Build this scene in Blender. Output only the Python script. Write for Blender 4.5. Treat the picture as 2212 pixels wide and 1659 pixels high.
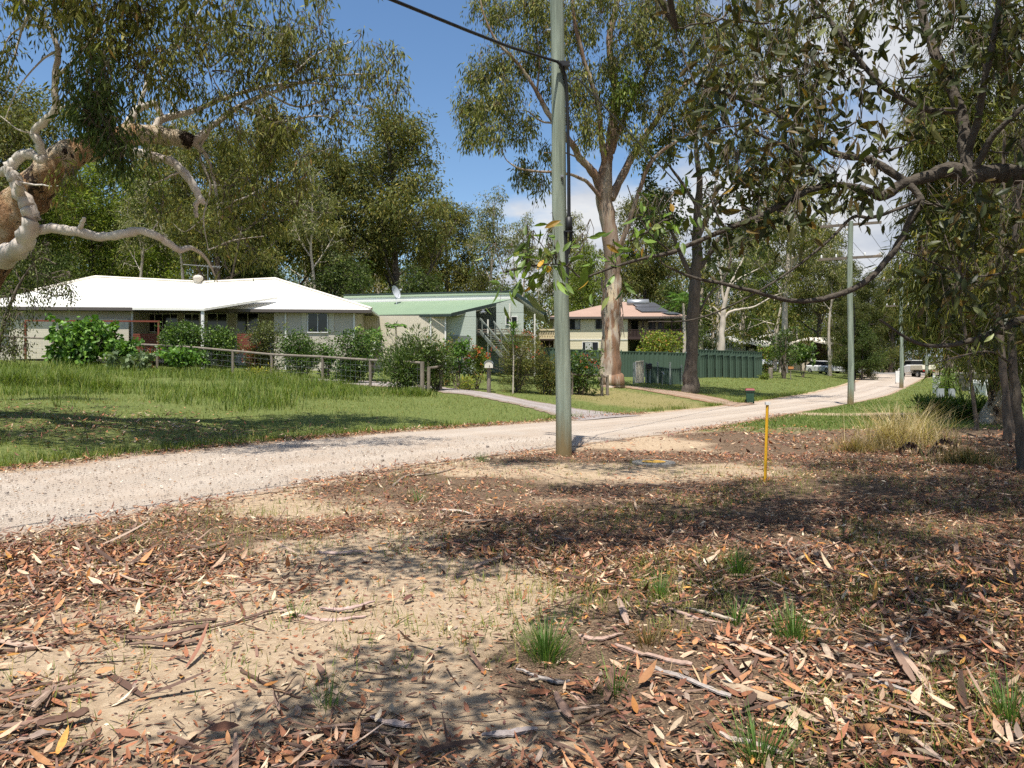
import bpy, math, random
import numpy as np
from mathutils import Vector

# ------------------------------------------------------------------ camera, sky, sun, exposure
S = bpy.context.scene
for o in list(bpy.data.objects):
    bpy.data.objects.remove(o)
FX, CX, HY, EYE = 1598.0, 1106.0, 800.0, 1.55          # focal length, centre and horizon in pixels of a 2212 px wide view
cam_d = bpy.data.cameras.new("camera")
cam_d.sensor_width = 36.0
cam_d.lens = FX / 2212 * 36.0
cam_d.shift_y = -(829.5 - HY) / 2212
cam_d.clip_start = 0.05
cam_d.clip_end = 5000
cam = bpy.data.objects.new("camera", cam_d)
cam.location = (0, 0, EYE)
cam.rotation_euler = (math.radians(90), 0, 0)
S.collection.objects.link(cam)
S.camera = cam

SUN_EL, SUN_AZ = math.radians(69.0), math.atan2(-0.21, -0.98)
SUNV = Vector((math.sin(SUN_AZ) * math.cos(SUN_EL), math.cos(SUN_AZ) * math.cos(SUN_EL), math.sin(SUN_EL)))
sun_d = bpy.data.lights.new("sun", 'SUN')
sun_d.energy = 5.0
sun_d.angle = math.radians(0.53)
sun_d.color = (1.0, 0.95, 0.87)
sun = bpy.data.objects.new("sun", sun_d)
sun.rotation_euler = SUNV.to_track_quat('Z', 'Y').to_euler()
sun.location = (0, 0, 60)
S.collection.objects.link(sun)

W = bpy.data.worlds.new("World")
S.world = W
W.use_nodes = True
wt = W.node_tree
wt.nodes.clear()
def wn(t, **k):
    n = wt.nodes.new(t)
    for a, v in k.items():
        setattr(n, a, v)
    return n
w_out = wn('ShaderNodeOutputWorld')
w_bg = wn('ShaderNodeBackground')
w_bg.inputs['Strength'].default_value = 0.05
w_sky = wn('ShaderNodeTexSky', sky_type='NISHITA', sun_disc=False, sun_elevation=SUN_EL, sun_rotation=SUN_AZ, air_density=1.0, dust_density=0.6, ozone_density=1.6)
w_tc = wn('ShaderNodeTexCoord')
w_sep = wn('ShaderNodeSeparateXYZ')
w_add = wn('ShaderNodeMath', operation='ADD'); w_add.inputs[1].default_value = 0.22
w_comb = wn('ShaderNodeCombineXYZ')
w_div = wn('ShaderNodeVectorMath', operation='DIVIDE')
w_noise = wn('ShaderNodeTexNoise'); w_noise.inputs['Scale'].default_value = 1.7; w_noise.inputs['Detail'].default_value = 9; w_noise.inputs['Roughness'].default_value = 0.56
w_map = wn('ShaderNodeMapping'); w_map.inputs['Location'].default_value = (3.1, 1.4, 0)
# more cloud low down and to the east (+X)
w_bias = wn('ShaderNodeMath', operation='MULTIPLY'); w_bias.inputs[1].default_value = 0.62
w_low = wn('ShaderNodeMath', operation='MULTIPLY'); w_low.inputs[1].default_value = -0.52
w_s1 = wn('ShaderNodeMath', operation='ADD')
w_s2 = wn('ShaderNodeMath', operation='ADD')
w_ramp = wn('ShaderNodeValToRGB')
w_ramp.color_ramp.elements[0].position = 0.40
w_ramp.color_ramp.elements[1].position = 0.56
w_n2 = wn('ShaderNodeTexNoise'); w_n2.inputs['Scale'].default_value = 2.6; w_n2.inputs['Detail'].default_value = 5
w_cr = wn('ShaderNodeValToRGB')
w_cr.color_ramp.elements[0].color = (6.6, 7.4, 8.9, 1); w_cr.color_ramp.elements[0].position = 0.36
w_cr.color_ramp.elements[1].color = (11.2, 11.4, 11.7, 1); w_cr.color_ramp.elements[1].position = 0.60
w_mix = wn('ShaderNodeMix', data_type='RGBA')
w_sat = wn('ShaderNodeHueSaturation'); w_sat.inputs['Saturation'].default_value = 1.14; w_sat.inputs['Value'].default_value = 2.2
L_ = wt.links.new
L_(w_tc.outputs['Generated'], w_sep.inputs[0])
L_(w_sep.outputs['Z'], w_add.inputs[0])
for i in range(3):
    L_(w_add.outputs[0], w_comb.inputs[i])
L_(w_tc.outputs['Generated'], w_div.inputs[0]); L_(w_comb.outputs[0], w_div.inputs[1])
L_(w_div.outputs[0], w_map.inputs[0])
L_(w_map.outputs[0], w_noise.inputs['Vector']); L_(w_map.outputs[0], w_n2.inputs['Vector'])
L_(w_sep.outputs['X'], w_bias.inputs[0]); L_(w_sep.outputs['Z'], w_low.inputs[0])
L_(w_noise.outputs['Fac'], w_s1.inputs[0]); L_(w_bias.outputs[0], w_s1.inputs[1])
L_(w_s1.outputs[0], w_s2.inputs[0]); L_(w_low.outputs[0], w_s2.inputs[1])
L_(w_s2.outputs[0], w_ramp.inputs[0])
L_(w_n2.outputs['Fac'], w_cr.inputs[0])
L_(w_sky.outputs[0], w_sat.inputs['Color'])
L_(w_ramp.outputs['Color'], w_mix.inputs['Factor']); L_(w_sat.outputs[0], w_mix.inputs['A']); L_(w_cr.outputs['Color'], w_mix.inputs['B'])
L_(w_mix.outputs['Result'], w_bg.inputs['Color']); L_(w_bg.outputs[0], w_out.inputs['Surface'])

S.view_settings.view_transform = 'Standard'
S.view_settings.look = 'None'
S.view_settings.exposure = 0.55
S.view_settings.gamma = 1.0
S.view_settings.use_curve_mapping = False
S.cycles.max_bounces = 7
S.cycles.diffuse_bounces = 3
S.cycles.glossy_bounces = 2
S.cycles.transmission_bounces = 4
S.cycles.transparent_max_bounces = 6
S.cycles.use_adaptive_sampling = True
S.cycles.adaptive_threshold = 0.02
S.cycles.use_denoising = False

# ------------------------------------------------------------------ helpers
COL = S.collection
def P(x, y, d):
    return np.array([(x - CX) / FX * d, d, EYE + (HY - y) / FX * d])
def nrm(a):
    return a / np.maximum(np.linalg.norm(a, axis=-1, keepdims=True), 1e-9)
def tag(o, label=None, cat=None, group=None, kind=None):
    for k, v in (('label', label), ('category', cat), ('group', group), ('kind', kind)):
        if v:
            o[k] = v
    return o
def thing(name, label, cat, loc=(0, 0, 0), group=None, rotz=0.0):
    o = bpy.data.objects.new(name, None)
    o.empty_display_size = 0.3
    o.location = tuple(float(v) for v in loc)
    o.rotation_euler = (0, 0, rotz)
    COL.objects.link(o)
    return tag(o, label, cat, group)
def dup(src, loc, rotz=0.0, scale=1.0, label=None, group=None):
    r = src.copy(); COL.objects.link(r)
    r.location = tuple(float(v) for v in loc); r.rotation_euler = (0, 0, rotz)
    r.scale = (scale, scale, scale) if not hasattr(scale, '__len__') else scale
    if label: r['label'] = label
    if group: r['group'] = group
    for ch in list(src.children):
        c = ch.copy(); COL.objects.link(c); c.parent = r
        for g in list(ch.children):
            e = g.copy(); COL.objects.link(e); e.parent = c
    return r

class Geo:
    """collects vertices and faces, builds ONE mesh object"""
    def __init__(self):
        self.V = []; self.F = []; self.T = []; self.n = 0; self.M = []
    def add(self, v, f, tint=None, mi=0):
        v = np.asarray(v, dtype=np.float64).reshape(-1, 3)
        f = np.asarray(f, dtype=np.int64)
        if len(v) == 0 or len(f) == 0:
            return
        self.V.append(v); self.F.append(f + self.n); self.n += len(v)
        self.M.append(np.full(len(f), mi))
        t = np.ones((len(v), 4))
        if tint is not None:
            t[:, :3] = tint
        self.T.append(t)
    def quad(self, a, b, c, d, **k):
        self.add([a, b, c, d], [[0, 1, 2, 3]], **k)
    def poly(self, pts, **k):
        self.add(pts, [list(range(len(pts)))], **k)
    def hexa(self, p, **k):
        """8 corners: bottom ring 0-3, top ring 4-7"""
        self.add(p, [[3, 2, 1, 0], [4, 5, 6, 7], [0, 1, 5, 4], [1, 2, 6, 5], [2, 3, 7, 6], [3, 0, 4, 7]], **k)
    def box(self, c, s, rz=0.0, **k):
        c = np.asarray(c, float); hx, hy, hz = s[0] / 2, s[1] / 2, s[2] / 2
        ca, sa = math.cos(rz), math.sin(rz)
        q = [(-hx, -hy), (hx, -hy), (hx, hy), (-hx, hy)]
        r = [(ca * x - sa * y, sa * x + ca * y) for x, y in q]
        self.hexa([c + (x, y, -hz) for x, y in r] + [c + (x, y, hz) for x, y in r], **k)
    def bar(self, a, b, w, h=None, **k):
        """square bar between two points"""
        a = np.asarray(a, float); b = np.asarray(b, float); h = h or w
        d = nrm(b - a); up = np.array([0, 0, 1.0]) if abs(d[2]) < 0.95 else np.array([0, 1.0, 0])
        s = nrm(np.cross(d, up)); u = np.cross(s, d)
        r = [-s * w / 2 - u * h / 2, s * w / 2 - u * h / 2, s * w / 2 + u * h / 2, -s * w / 2 + u * h / 2]
        self.hexa([a + q for q in r] + [b + q for q in r], **k)
    def slab(self, pts, th, **k):
        """thick polygon: top outline given, extruded down"""
        p = np.asarray(pts, float); n = len(p)
        v = np.vstack([p, p - (0, 0, th)])
        k2 = dict(k)
        self.add(v[:n], [list(range(n))], **k2)
        self.add(v[n:], [list(range(n))[::-1]], **k2)
        for i in range(n):
            j = (i + 1) % n
            self.add([v[i], v[n + i], v[n + j], v[j]], [[0, 1, 2, 3]], **k2)
    def tube(self, pts, rad, n=8, cap=True, lump=0.0, seed=0, **k):
        p = np.asarray(pts, float); m = len(p)
        r = np.broadcast_to(np.asarray(rad, float), (m,))
        t = np.gradient(p, axis=0); t = nrm(t)
        ref = np.array([0.31, 0.17, 0.93]) if abs(t[:, 2]).mean() < 0.8 else np.array([0.97, 0.2, 0.1])
        a = nrm(np.cross(t, ref)); b = np.cross(t, a)
        ang = np.arange(n) / n * 2 * math.pi
        rr = np.ones((m, n)) * r[:, None]
        if lump:
            g = np.random.default_rng(seed)
            w = g.normal(0, 1, (m, n)); w = (w + np.roll(w, 1, 1) + np.roll(w, -1, 1)) / 3
            rr = rr * (1 + lump * w)
        v = p[:, None] + rr[:, :, None] * (np.cos(ang)[None, :, None] * a[:, None] + np.sin(ang)[None, :, None] * b[:, None])
        v = v.reshape(-1, 3)
        i = np.arange(m - 1)[:, None] * n; j = np.arange(n)[None]
        f = np.stack([i + j, i + (j + 1) % n, i + n + (j + 1) % n, i + n + j], -1).reshape(-1, 4)
        self.add(v, f, **k)
        if cap:
            self.add(v[:n][::-1], [list(range(n))], **k)
            self.add(v[-n:], [list(range(n))], **k)
    def build(self, name, mat, parent=None, smooth=False):
        me = bpy.data.meshes.new(name)
        if self.V:
            V = np.vstack(self.V)
            loops = []; starts = []; tot = 0
            for f in self.F:
                k = f.shape[1]; c = len(f)
                starts.append(tot + np.arange(c) * k); loops.append(f.reshape(-1)); tot += c * k
            loops = np.concatenate(loops); starts = np.concatenate(starts)
            me.vertices.add(len(V)); me.vertices.foreach_set('co', V.astype(np.float32).ravel())
            me.loops.add(len(loops)); me.loops.foreach_set('vertex_index', loops.astype(np.int32))
            me.polygons.add(len(starts)); me.polygons.foreach_set('loop_start', starts.astype(np.int32))
            at = me.color_attributes.new('tint', 'FLOAT_COLOR', 'POINT')
            at.data.foreach_set('color', np.vstack(self.T).astype(np.float32).ravel())
            mi = np.concatenate(self.M)
            me.polygons.foreach_set('material_index', mi.astype(np.int32))
            me.update(calc_edges=True)
            me.validate()
            me.polygons.foreach_set('use_smooth', np.full(len(me.polygons), smooth))
        for m in (mat if isinstance(mat, (list, tuple)) else [mat]):
            me.materials.append(m)
        o = bpy.data.objects.new(name, me)
        COL.objects.link(o)
        if parent is not None:
            o.parent = parent
        return o

# ------------------------------------------------------------------ materials
MATS = {}
def mat(name, col=(0.5, 0.5, 0.5), rough=0.7, spec=0.3, metal=0.0, noise=None, bump=None, stripe=None, tint=False, trans=0.0):
    """noise=(scale, other colour, amount, stretch xyz)  bump=(scale, strength)  stripe=(axis, period, strength): real boards or corrugations as bump"""
    if name in MATS:
        return MATS[name]
    m = bpy.data.materials.new(name); m.use_nodes = True
    t = m.node_tree; N = t.nodes; bs = N['Principled BSDF']; out = N['Material Output']; lk = t.links.new
    bs.inputs['Base Color'].default_value = (*col, 1); bs.inputs['Roughness'].default_value = rough
    bs.inputs['Specular IOR Level'].default_value = spec; bs.inputs['Metallic'].default_value = metal
    tc = N.new('ShaderNodeTexCoord'); csock = None
    if tint:
        a = N.new('ShaderNodeAttribute'); a.attribute_name = 'tint'; csock = a.outputs['Color']
    if noise:
        sc, c2, amt, st = noise
        mp = N.new('ShaderNodeMapping'); mp.inputs['Scale'].default_value = st
        nz = N.new('ShaderNodeTexNoise'); nz.inputs['Scale'].default_value = sc; nz.inputs['Detail'].default_value = 6; nz.inputs['Roughness'].default_value = 0.62
        rp = N.new('ShaderNodeValToRGB'); rp.color_ramp.elements[0].position = 0.5 - 0.22 ; rp.color_ramp.elements[1].position = 0.5 + 0.2
        rp.color_ramp.elements[0].color = (0, 0, 0, 1); rp.color_ramp.elements[1].color = (amt, amt, amt, 1)
        mx = N.new('ShaderNodeMix'); mx.data_type = 'RGBA'
        lk(tc.outputs['Object'], mp.inputs[0]); lk(mp.outputs[0], nz.inputs['Vector']); lk(nz.outputs['Fac'], rp.inputs[0]); lk(rp.outputs[0], mx.inputs['Factor'])
        mx.inputs['A'].default_value = (*col, 1); mx.inputs['B'].default_value = (*c2, 1)
        if csock: lk(csock, mx.inputs['A'])
        csock = mx.outputs['Result']
    if csock:
        lk(csock, bs.inputs['Base Color'])
    nsock = None
    if stripe:
        ax, per, stg = stripe
        sp = N.new('ShaderNodeSeparateXYZ'); lk(tc.outputs['Object'], sp.inputs[0])
        mm = N.new('ShaderNodeMath'); mm.operation = 'MULTIPLY'; mm.inputs[1].default_value = 1 / per; lk(sp.outputs[ax], mm.inputs[0])
        fr = N.new('ShaderNodeMath'); fr.operation = 'FRACT' if ax == 2 else 'SINE'
        if ax != 2: mm.inputs[1].default_value = 2 * math.pi / per
        lk(mm.outputs[0], fr.inputs[0])
        bp = N.new('ShaderNodeBump'); bp.inputs['Strength'].default_value = stg; bp.inputs['Distance'].default_value = 0.02
        lk(fr.outputs[0], bp.inputs['Height']); nsock = bp.outputs[0]
    if bump:
        nb = N.new('ShaderNodeTexNoise'); nb.inputs['Scale'].default_value = bump[0]; nb.inputs['Detail'].default_value = 5
        mp2 = N.new('ShaderNodeMapping'); mp2.inputs['Scale'].default_value = noise[3] if noise else (1, 1, 1)
        lk(tc.outputs['Object'], mp2.inputs[0]); lk(mp2.outputs[0], nb.inputs['Vector'])
        b2 = N.new('ShaderNodeBump'); b2.inputs['Strength'].default_value = bump[1]; b2.inputs['Distance'].default_value = bump[2] if len(bump) > 2 else 0.03
        lk(nb.outputs['Fac'], b2.inputs['Height'])
        if nsock: lk(nsock, b2.inputs['Normal'])
        nsock = b2.outputs[0]
    if nsock:
        lk(nsock, bs.inputs['Normal'])
    if trans:
        tr = N.new('ShaderNodeBsdfTranslucent'); ms = N.new('ShaderNodeMixShader'); ms.inputs[0].default_value = trans
        if csock:
            g = N.new('ShaderNodeMix'); g.data_type = 'RGBA'; g.blend_type = 'MULTIPLY'; g.inputs['Factor'].default_value = 1.0
            g.inputs['B'].default_value = (1.5, 1.6, 0.7, 1); lk(csock, g.inputs['A']); lk(g.outputs['Result'], tr.inputs['Color'])
        lk(bs.outputs[0], ms.inputs[1]); lk(tr.outputs[0], ms.inputs[2]); lk(ms.outputs[0], out.inputs['Surface'])
    MATS[name] = m
    return m

M_LEAF = mat('gum_leaf', tint=True, rough=0.55, spec=0.18, trans=0.28)
M_GLOSSLEAF = mat('glossy_leaf', tint=True, rough=0.45, spec=0.3, trans=0.24)
M_GRASS = mat('grass_blade', tint=True, rough=0.55, spec=0.25, trans=0.35)
M_LITTER = mat('dead_leaf', tint=True, rough=0.7, spec=0.2, noise=(60, (0.10, 0.05, 0.03), 0.35, (1, 1, 1)))
M_STONE = mat('pale_stone', tint=True, rough=0.9, spec=0.1)
M_GUMBARK = mat('gum_bark', (0.66, 0.62, 0.55), rough=0.8, noise=(1.5, (0.33, 0.25, 0.20), 0.9, (1, 1, .8)), bump=(7.0, 0.22, 0.04))
M_PALEBARK = mat('pale_bark', (0.58, 0.52, 0.43), rough=0.8, noise=(1.3, (0.30, 0.24, 0.18), 0.75, (1, 1, 0.3)), bump=(6.0, 0.3))
M_ROUGHBARK = None
M_DARKBARK = mat('dark_bark', (0.075, 0.06, 0.048), rough=0.95, noise=(5, (0.16, 0.13, 0.10), 0.7, (1, 1, 0.25)), bump=(14.0, 0.9, 0.05))
M_TWIG = mat('twig_bark', (0.095, 0.072, 0.055), rough=0.9, noise=(8, (0.18, 0.145, 0.11), 0.8, (1, 1, 1)))
M_NEARBARK = mat('near_branch_bark', (0.045, 0.036, 0.028), rough=0.95, noise=(24, (0.13, 0.11, 0.085), 0.7, (1, 1, 1)), bump=(45, 0.8, 0.02))
# ------------------------------------------------------------------ terrain
def polyd(pts, x, y):
    """signed distance to a polyline, positive on its left side"""
    best = np.full(np.shape(x), 1e9); sg = np.ones(np.shape(x))
    for (ax, ay), (bx, by) in zip(pts[:-1], pts[1:]):
        dx, dy = bx - ax, by - ay; L2 = dx * dx + dy * dy
        t = np.clip(((x - ax) * dx + (y - ay) * dy) / L2, 0, 1)
        qx, qy = x - (ax + t * dx), y - (ay + t * dy)
        d = np.hypot(qx, qy); c = dx * (y - ay) - dy * (x - ax)
        m = d < best - 1e-9
        best = np.where(m, d, best); sg = np.where(m, np.sign(c), sg)
    return best * sg
E_FAR = [(-16, -16), (-11.5, 2), (-9.6, 8), (-7.8, 11.3), (-6.76, 13.4), (-5.1, 16), (-2.45, 19), (1.3, 22.5), (4.9, 26.6), (10.5, 34), (18, 44.7), (23, 53), (31, 66.7), (45.5, 96), (50, 104)]
E_NEAR = [(-10, -16), (-6.3, 0), (-4.75, 6.3), (-4.0, 8), (-3.0, 9.5), (-1.55, 12.1), (.86, 14.6), (4.7, 19), (9.7, 26), (16.4, 35.3), (21.3, 41.9), (31, 57.6), (43, 77.4), (54, 93), (62, 104)]
FS = [-5, 0, .6, 3.5, 7, 13, 16, 24, 30, 45, 90, 400]
FH = [0, 0, .03, .33, .65, .88, 1.06, 1.6, 1.95, 2.25, 2.6, 6]
_rg = np.random.default_rng(3)
_wv = [(_rg.uniform(.12, .5), _rg.uniform(.12, .5), _rg.uniform(0, 6.3), _rg.uniform(0, 6.3)) for _ in range(5)]
def lump(x, y, f=1.0):
    z = 0
    for i, (a, b, c, e) in enumerate(_wv):
        z = z + np.sin(x * a * f * (i + 1) + c + 1.3 * np.sin(y * b * f)) * np.sin(y * b * f * (i + 1) + e + 1.1 * np.cos(x * a * f)) / (i + 1)
    return z
def height(x, y):
    x = np.asarray(x, float); y = np.asarray(y, float)
    rz = .016 * np.maximum(0, y - 35); rz = np.where(rz > 1.1, 1.1 + (rz - 1.1) * .25, rz)
    s = polyd(E_FAR, x, y); n = -polyd(E_NEAR, x, y)
    z = rz + np.interp(s, FS, FH) * np.clip(1.3 - np.maximum(0, y - 70) / 60, .55, 1)
    off = np.clip(np.maximum(s, n) / 1.5, 0, 1)
    z = z + off * .035 * lump(x, y, 1.6)
    z = z + .22 * np.exp(-((x - 4.9) ** 2 + (y - 36) ** 2) / 5.0)          # mound at the foot of the big gum
    road = np.clip(-np.maximum(s, n) / .5, 0, 1)
    return z - .03 * road
_dd = np.exp(np.linspace(math.log(1.2), math.log(400), 2600))
def ground_at(px, py):
    """where the line of sight through a pixel meets the ground"""
    X = (px - CX) / FX * _dd; Z = EYE + (HY - py) / FX * _dd
    g = height(X, _dd)
    k = np.argmax(Z < g)
    if k == 0: k = len(_dd) - 1
    return np.array([X[k], _dd[k], float(g[k])])
def at_d(px, d, dz=0.0):
    X = (px - CX) / FX * d
    return np.array([X, d, float(height(X, d)) + dz])

rad = np.concatenate([np.exp(np.linspace(math.log(.4), math.log(60), 330)), np.exp(np.linspace(math.log(62), math.log(2500), 60))])
ang = np.concatenate([np.arange(-46, 46, .22), np.arange(46, 314, 4)])
A = np.radians(ang); na, nr = len(ang), len(rad)
gx = rad[:, None] * np.sin(A)[None]; gy = rad[:, None] * np.cos(A)[None]
gz = height(gx, gy)
V = np.stack([gx, gy, gz], -1).reshape(-1, 3)
i = np.arange(nr - 1)[:, None] * na; j = np.arange(na)[None]
F = np.stack([i + j, i + na + j, i + na + (j + 1) % na, i + (j + 1) % na], -1).reshape(-1, 4)
def ell(x, y, px, py, rx, ry):
    """soft blob on the ground round the spot seen at a pixel"""
    x = x + .35 * lump(x * 5, y * 5); y = y + .3 * lump(x * 4 + 9, y * 6)
    g = ground_at(px, py); a = ground_at(px + rx, py); b = ground_at(px, py - ry)
    wx = max(.2, abs(a[0] - g[0])); wy = max(.2, abs(b[1] - g[1]))
    return np.exp(-(((x - g[0]) / wx) ** 2 + ((y - g[1]) / wy) ** 2))
SANDS = [(420, 1440, 330, 75), (640, 1570, 260, 60), (930, 1250, 200, 40), (1130, 1265, 130, 40), (1090, 1030, 170, 16), (760, 1340, 260, 50), (880, 1180, 200, 35), (1250, 1022, 330, 26), (1500, 1015, 260, 18), (1420, 960, 200, 14), (1150, 1085, 180, 16), (280, 1580, 180, 60), (620, 1110, 150, 18)]
def fields(x, y):
    """lawn, litter, dry  0..1 at a spot of ground"""
    s = polyd(E_FAR, x, y); n = -polyd(E_NEAR, x, y); nz = lump(x * 3.1, y * 3.1)
    lawn = np.clip(s / .5 + .25 * nz, 0, 1)
    g = ground_at(280, 930); under = np.exp(-(((x - g[0]) / 4.2) ** 2 + ((y - g[1]) / 2.4) ** 2)) * (s > 0)
    lawn = lawn * (1 - .40 * np.clip(under * 1.7, 0, 1))
    far = np.clip((y - 17.5 - .12 * x + .9 * nz) / 3, 0, 1) * (n > 0)
    bare = np.exp(-((y - 26.5) / 1.2) ** 2) * (x > 10)
    lawn = np.where(n > 0, np.maximum(far * (1 - .7 * bare), .15 * (nz > .5)), lawn)
    sand = np.zeros(np.shape(x))
    for q in SANDS:
        sand = np.maximum(sand, ell(x, y, *q))
    rt = np.clip((x + .16 * (y - 3) + .35 * nz) / 1.4 + .35, 0, 1)
    lit = np.where(n > 0, np.clip(.56 + .42 * rt + .42 * nz * (1 - .6 * rt) - .75 * sand, 0.04, 1) * np.clip(n / .9 + .3, 0, 1) * (1 - far), 0)
    lit = np.maximum(lit, np.clip(under * 1.6, 0, 1) * .6)
    dry = np.clip(np.exp(-(((x - 5.5) / 4) ** 2 + ((y - 32) / 4) ** 2)) * 1.2, 0, 1) * (s > 0)
    return lawn, lit, dry
lw, lt, dr = fields(V[:, 0], V[:, 1])
gnd = Geo(); gnd.add(V, F, tint=np.stack([lw, lt, dr], -1))
nv = len(V)
gnd.add(np.vstack([[0, 0, height(0, 0)], V[:na]]), [[0, 1 + k, 1 + (k + 1) % na] for k in range(na)], tint=np.zeros((na + 1, 3)) + (0, .8, 0))

def nodes_mat(name):
    m = bpy.data.materials.new(name); m.use_nodes = True; t = m.node_tree
    return m, t, t.nodes['Principled BSDF'], t.links.new
def nz_node(t, scale, detail=6, rough=.6, vec=None):
    n = t.nodes.new('ShaderNodeTexNoise'); n.inputs['Scale'].default_value = scale; n.inputs['Detail'].default_value = detail; n.inputs['Roughness'].default_value = rough
    if vec: t.links.new(vec, n.inputs['Vector'])
    return n.outputs['Fac']
def ramp(t, sock, *stops):
    r = t.nodes.new('ShaderNodeValToRGB'); e = r.color_ramp.elements
    while len(e) < len(stops): e.new(.5)
    for q, (p, c) in zip(e, stops):
        q.position = p; q.color = (*c, 1) if len(c) == 3 else c
    t.links.new(sock, r.inputs[0]); return r.outputs['Color']
def mixc(t, fac, a, b):
    m = t.nodes.new('ShaderNodeMix'); m.data_type = 'RGBA'
    for s_, v in (('Factor', fac), ('A', a), ('B', b)):
        if hasattr(v, 'links') or hasattr(v, 'is_linked'): t.links.new(v, m.inputs[s_])
        else: m.inputs[s_].default_value = v if s_ == 'Factor' else (*v, 1)
    return m.outputs['Result']
def math_n(t, op, a, b=None):
    n = t.nodes.new('ShaderNodeMath'); n.operation = op
    for k, v in ((0, a), (1, b)):
        if v is None: continue
        if hasattr(v, 'is_linked'): t.links.new(v, n.inputs[k])
        else: n.inputs[k].default_value = v
    return n.outputs[0]
def bump_n(t, sock, st, dist):
    b = t.nodes.new('ShaderNodeBump'); b.inputs['Strength'].default_value = st; b.inputs['Distance'].default_value = dist
    t.links.new(sock, b.inputs['Height']); return b.outputs[0]
M_ROUGHBARK, t, bs, lk = nodes_mat('flaking_bark')
tcn = t.nodes.new('ShaderNodeTexCoord').outputs['Object']
mp = t.nodes.new('ShaderNodeMapping'); mp.inputs['Scale'].default_value = (1, 1, .55); lk(tcn, mp.inputs[0])
b1 = nz_node(t, 1.5, 7, .6, mp.outputs[0]); b2 = nz_node(t, 3.4, 8, .68, mp.outputs[0]); b3 = nz_node(t, 8, 6, .7, mp.outputs[0])
cb_ = ramp(t, b1, (.40, (.60, .50, .37)), (.47, (.50, .36, .22)), (.52, (.40, .24, .13)), (.62, (.23, .13, .075)))
cb_ = mixc(t, ramp(t, b2, (.53, (0, 0, 0)), (.57, (1, 1, 1))), cb_, (.055, .038, .03))
cb_ = mixc(t, ramp(t, b3, (.58, (0, 0, 0)), (.62, (.7, .7, .7))), cb_, (.58, .46, .33))
lk(cb_, bs.inputs['Base Color']); bs.inputs['Roughness'].default_value = .95; bs.inputs['Specular IOR Level'].default_value = .1
lk(bump_n(t, math_n(t, 'ADD', b2, b3), 1.0, .16), bs.inputs['Normal'])
M_GROUND, t, bs, lk = nodes_mat('sandy_soil')
tc = t.nodes.new('ShaderNodeTexCoord').outputs['Object']
at = t.nodes.new('ShaderNodeAttribute'); at.attribute_name = 'tint'
sp = t.nodes.new('ShaderNodeSeparateColor'); lk(at.outputs['Color'], sp.inputs[0])
n1 = nz_node(t, 1.1, 8, .65, tc); n2 = nz_node(t, 14, 8, .7, tc); n3 = nz_node(t, 90, 6, .7, tc); n4 = nz_node(t, .35, 4, .5, tc)
sand = ramp(t, n2, (.3, (.29, .21, .14)), (.5, (.42, .315, .21)), (.72, (.52, .41, .285)))
litc = ramp(t, n3, (.34, (.035, .024, .017)), (.5, (.13, .088, .058)), (.64, (.32, .22, .14)))
grs = ramp(t, n2, (.3, (.055, .075, .02)), (.5, (.115, .145, .04)), (.72, (.21, .21, .08)))
dryc = ramp(t, n3, (.3, (.15, .13, .05)), (.7, (.34, .27, .13)))
f_l = math_n(t, 'GREATER_THAN', math_n(t, 'ADD', sp.outputs[1], math_n(t, 'MULTIPLY', math_n(t, 'SUBTRACT', n3, .5), 1.1)), .5)
f_l2 = ramp(t, math_n(t, 'ADD', sp.outputs[1], math_n(t, 'MULTIPLY', math_n(t, 'SUBTRACT', n2, .5), .9)), (.38, (0, 0, 0)), (.62, (1, 1, 1)))
f_g = ramp(t, math_n(t, 'ADD', sp.outputs[0], math_n(t, 'MULTIPLY', math_n(t, 'SUBTRACT', n2, .5), .8)), (.35, (0, 0, 0)), (.6, (1, 1, 1)))
f_d = ramp(t, math_n(t, 'ADD', sp.outputs[2], math_n(t, 'MULTIPLY', math_n(t, 'SUBTRACT', n1, .5), 1.2)), (.45, (0, 0, 0)), (.8, (.8, .8, .8)))
c = mixc(t, f_l2, sand, litc)
c = mixc(t, f_g, c, grs)
c = mixc(t, f_d, c, dryc)
lk(c, bs.inputs['Base Color']); bs.inputs['Roughness'].default_value = .95; bs.inputs['Specular IOR Level'].default_value = .12
lk(bump_n(t, math_n(t, 'ADD', math_n(t, 'MULTIPLY', n2, 1.0), math_n(t, 'MULTIPLY', n3, .5)), .7, .035), bs.inputs['Normal'])
tag(gnd.build('ground', M_GROUND, smooth=True), kind='structure')

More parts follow.
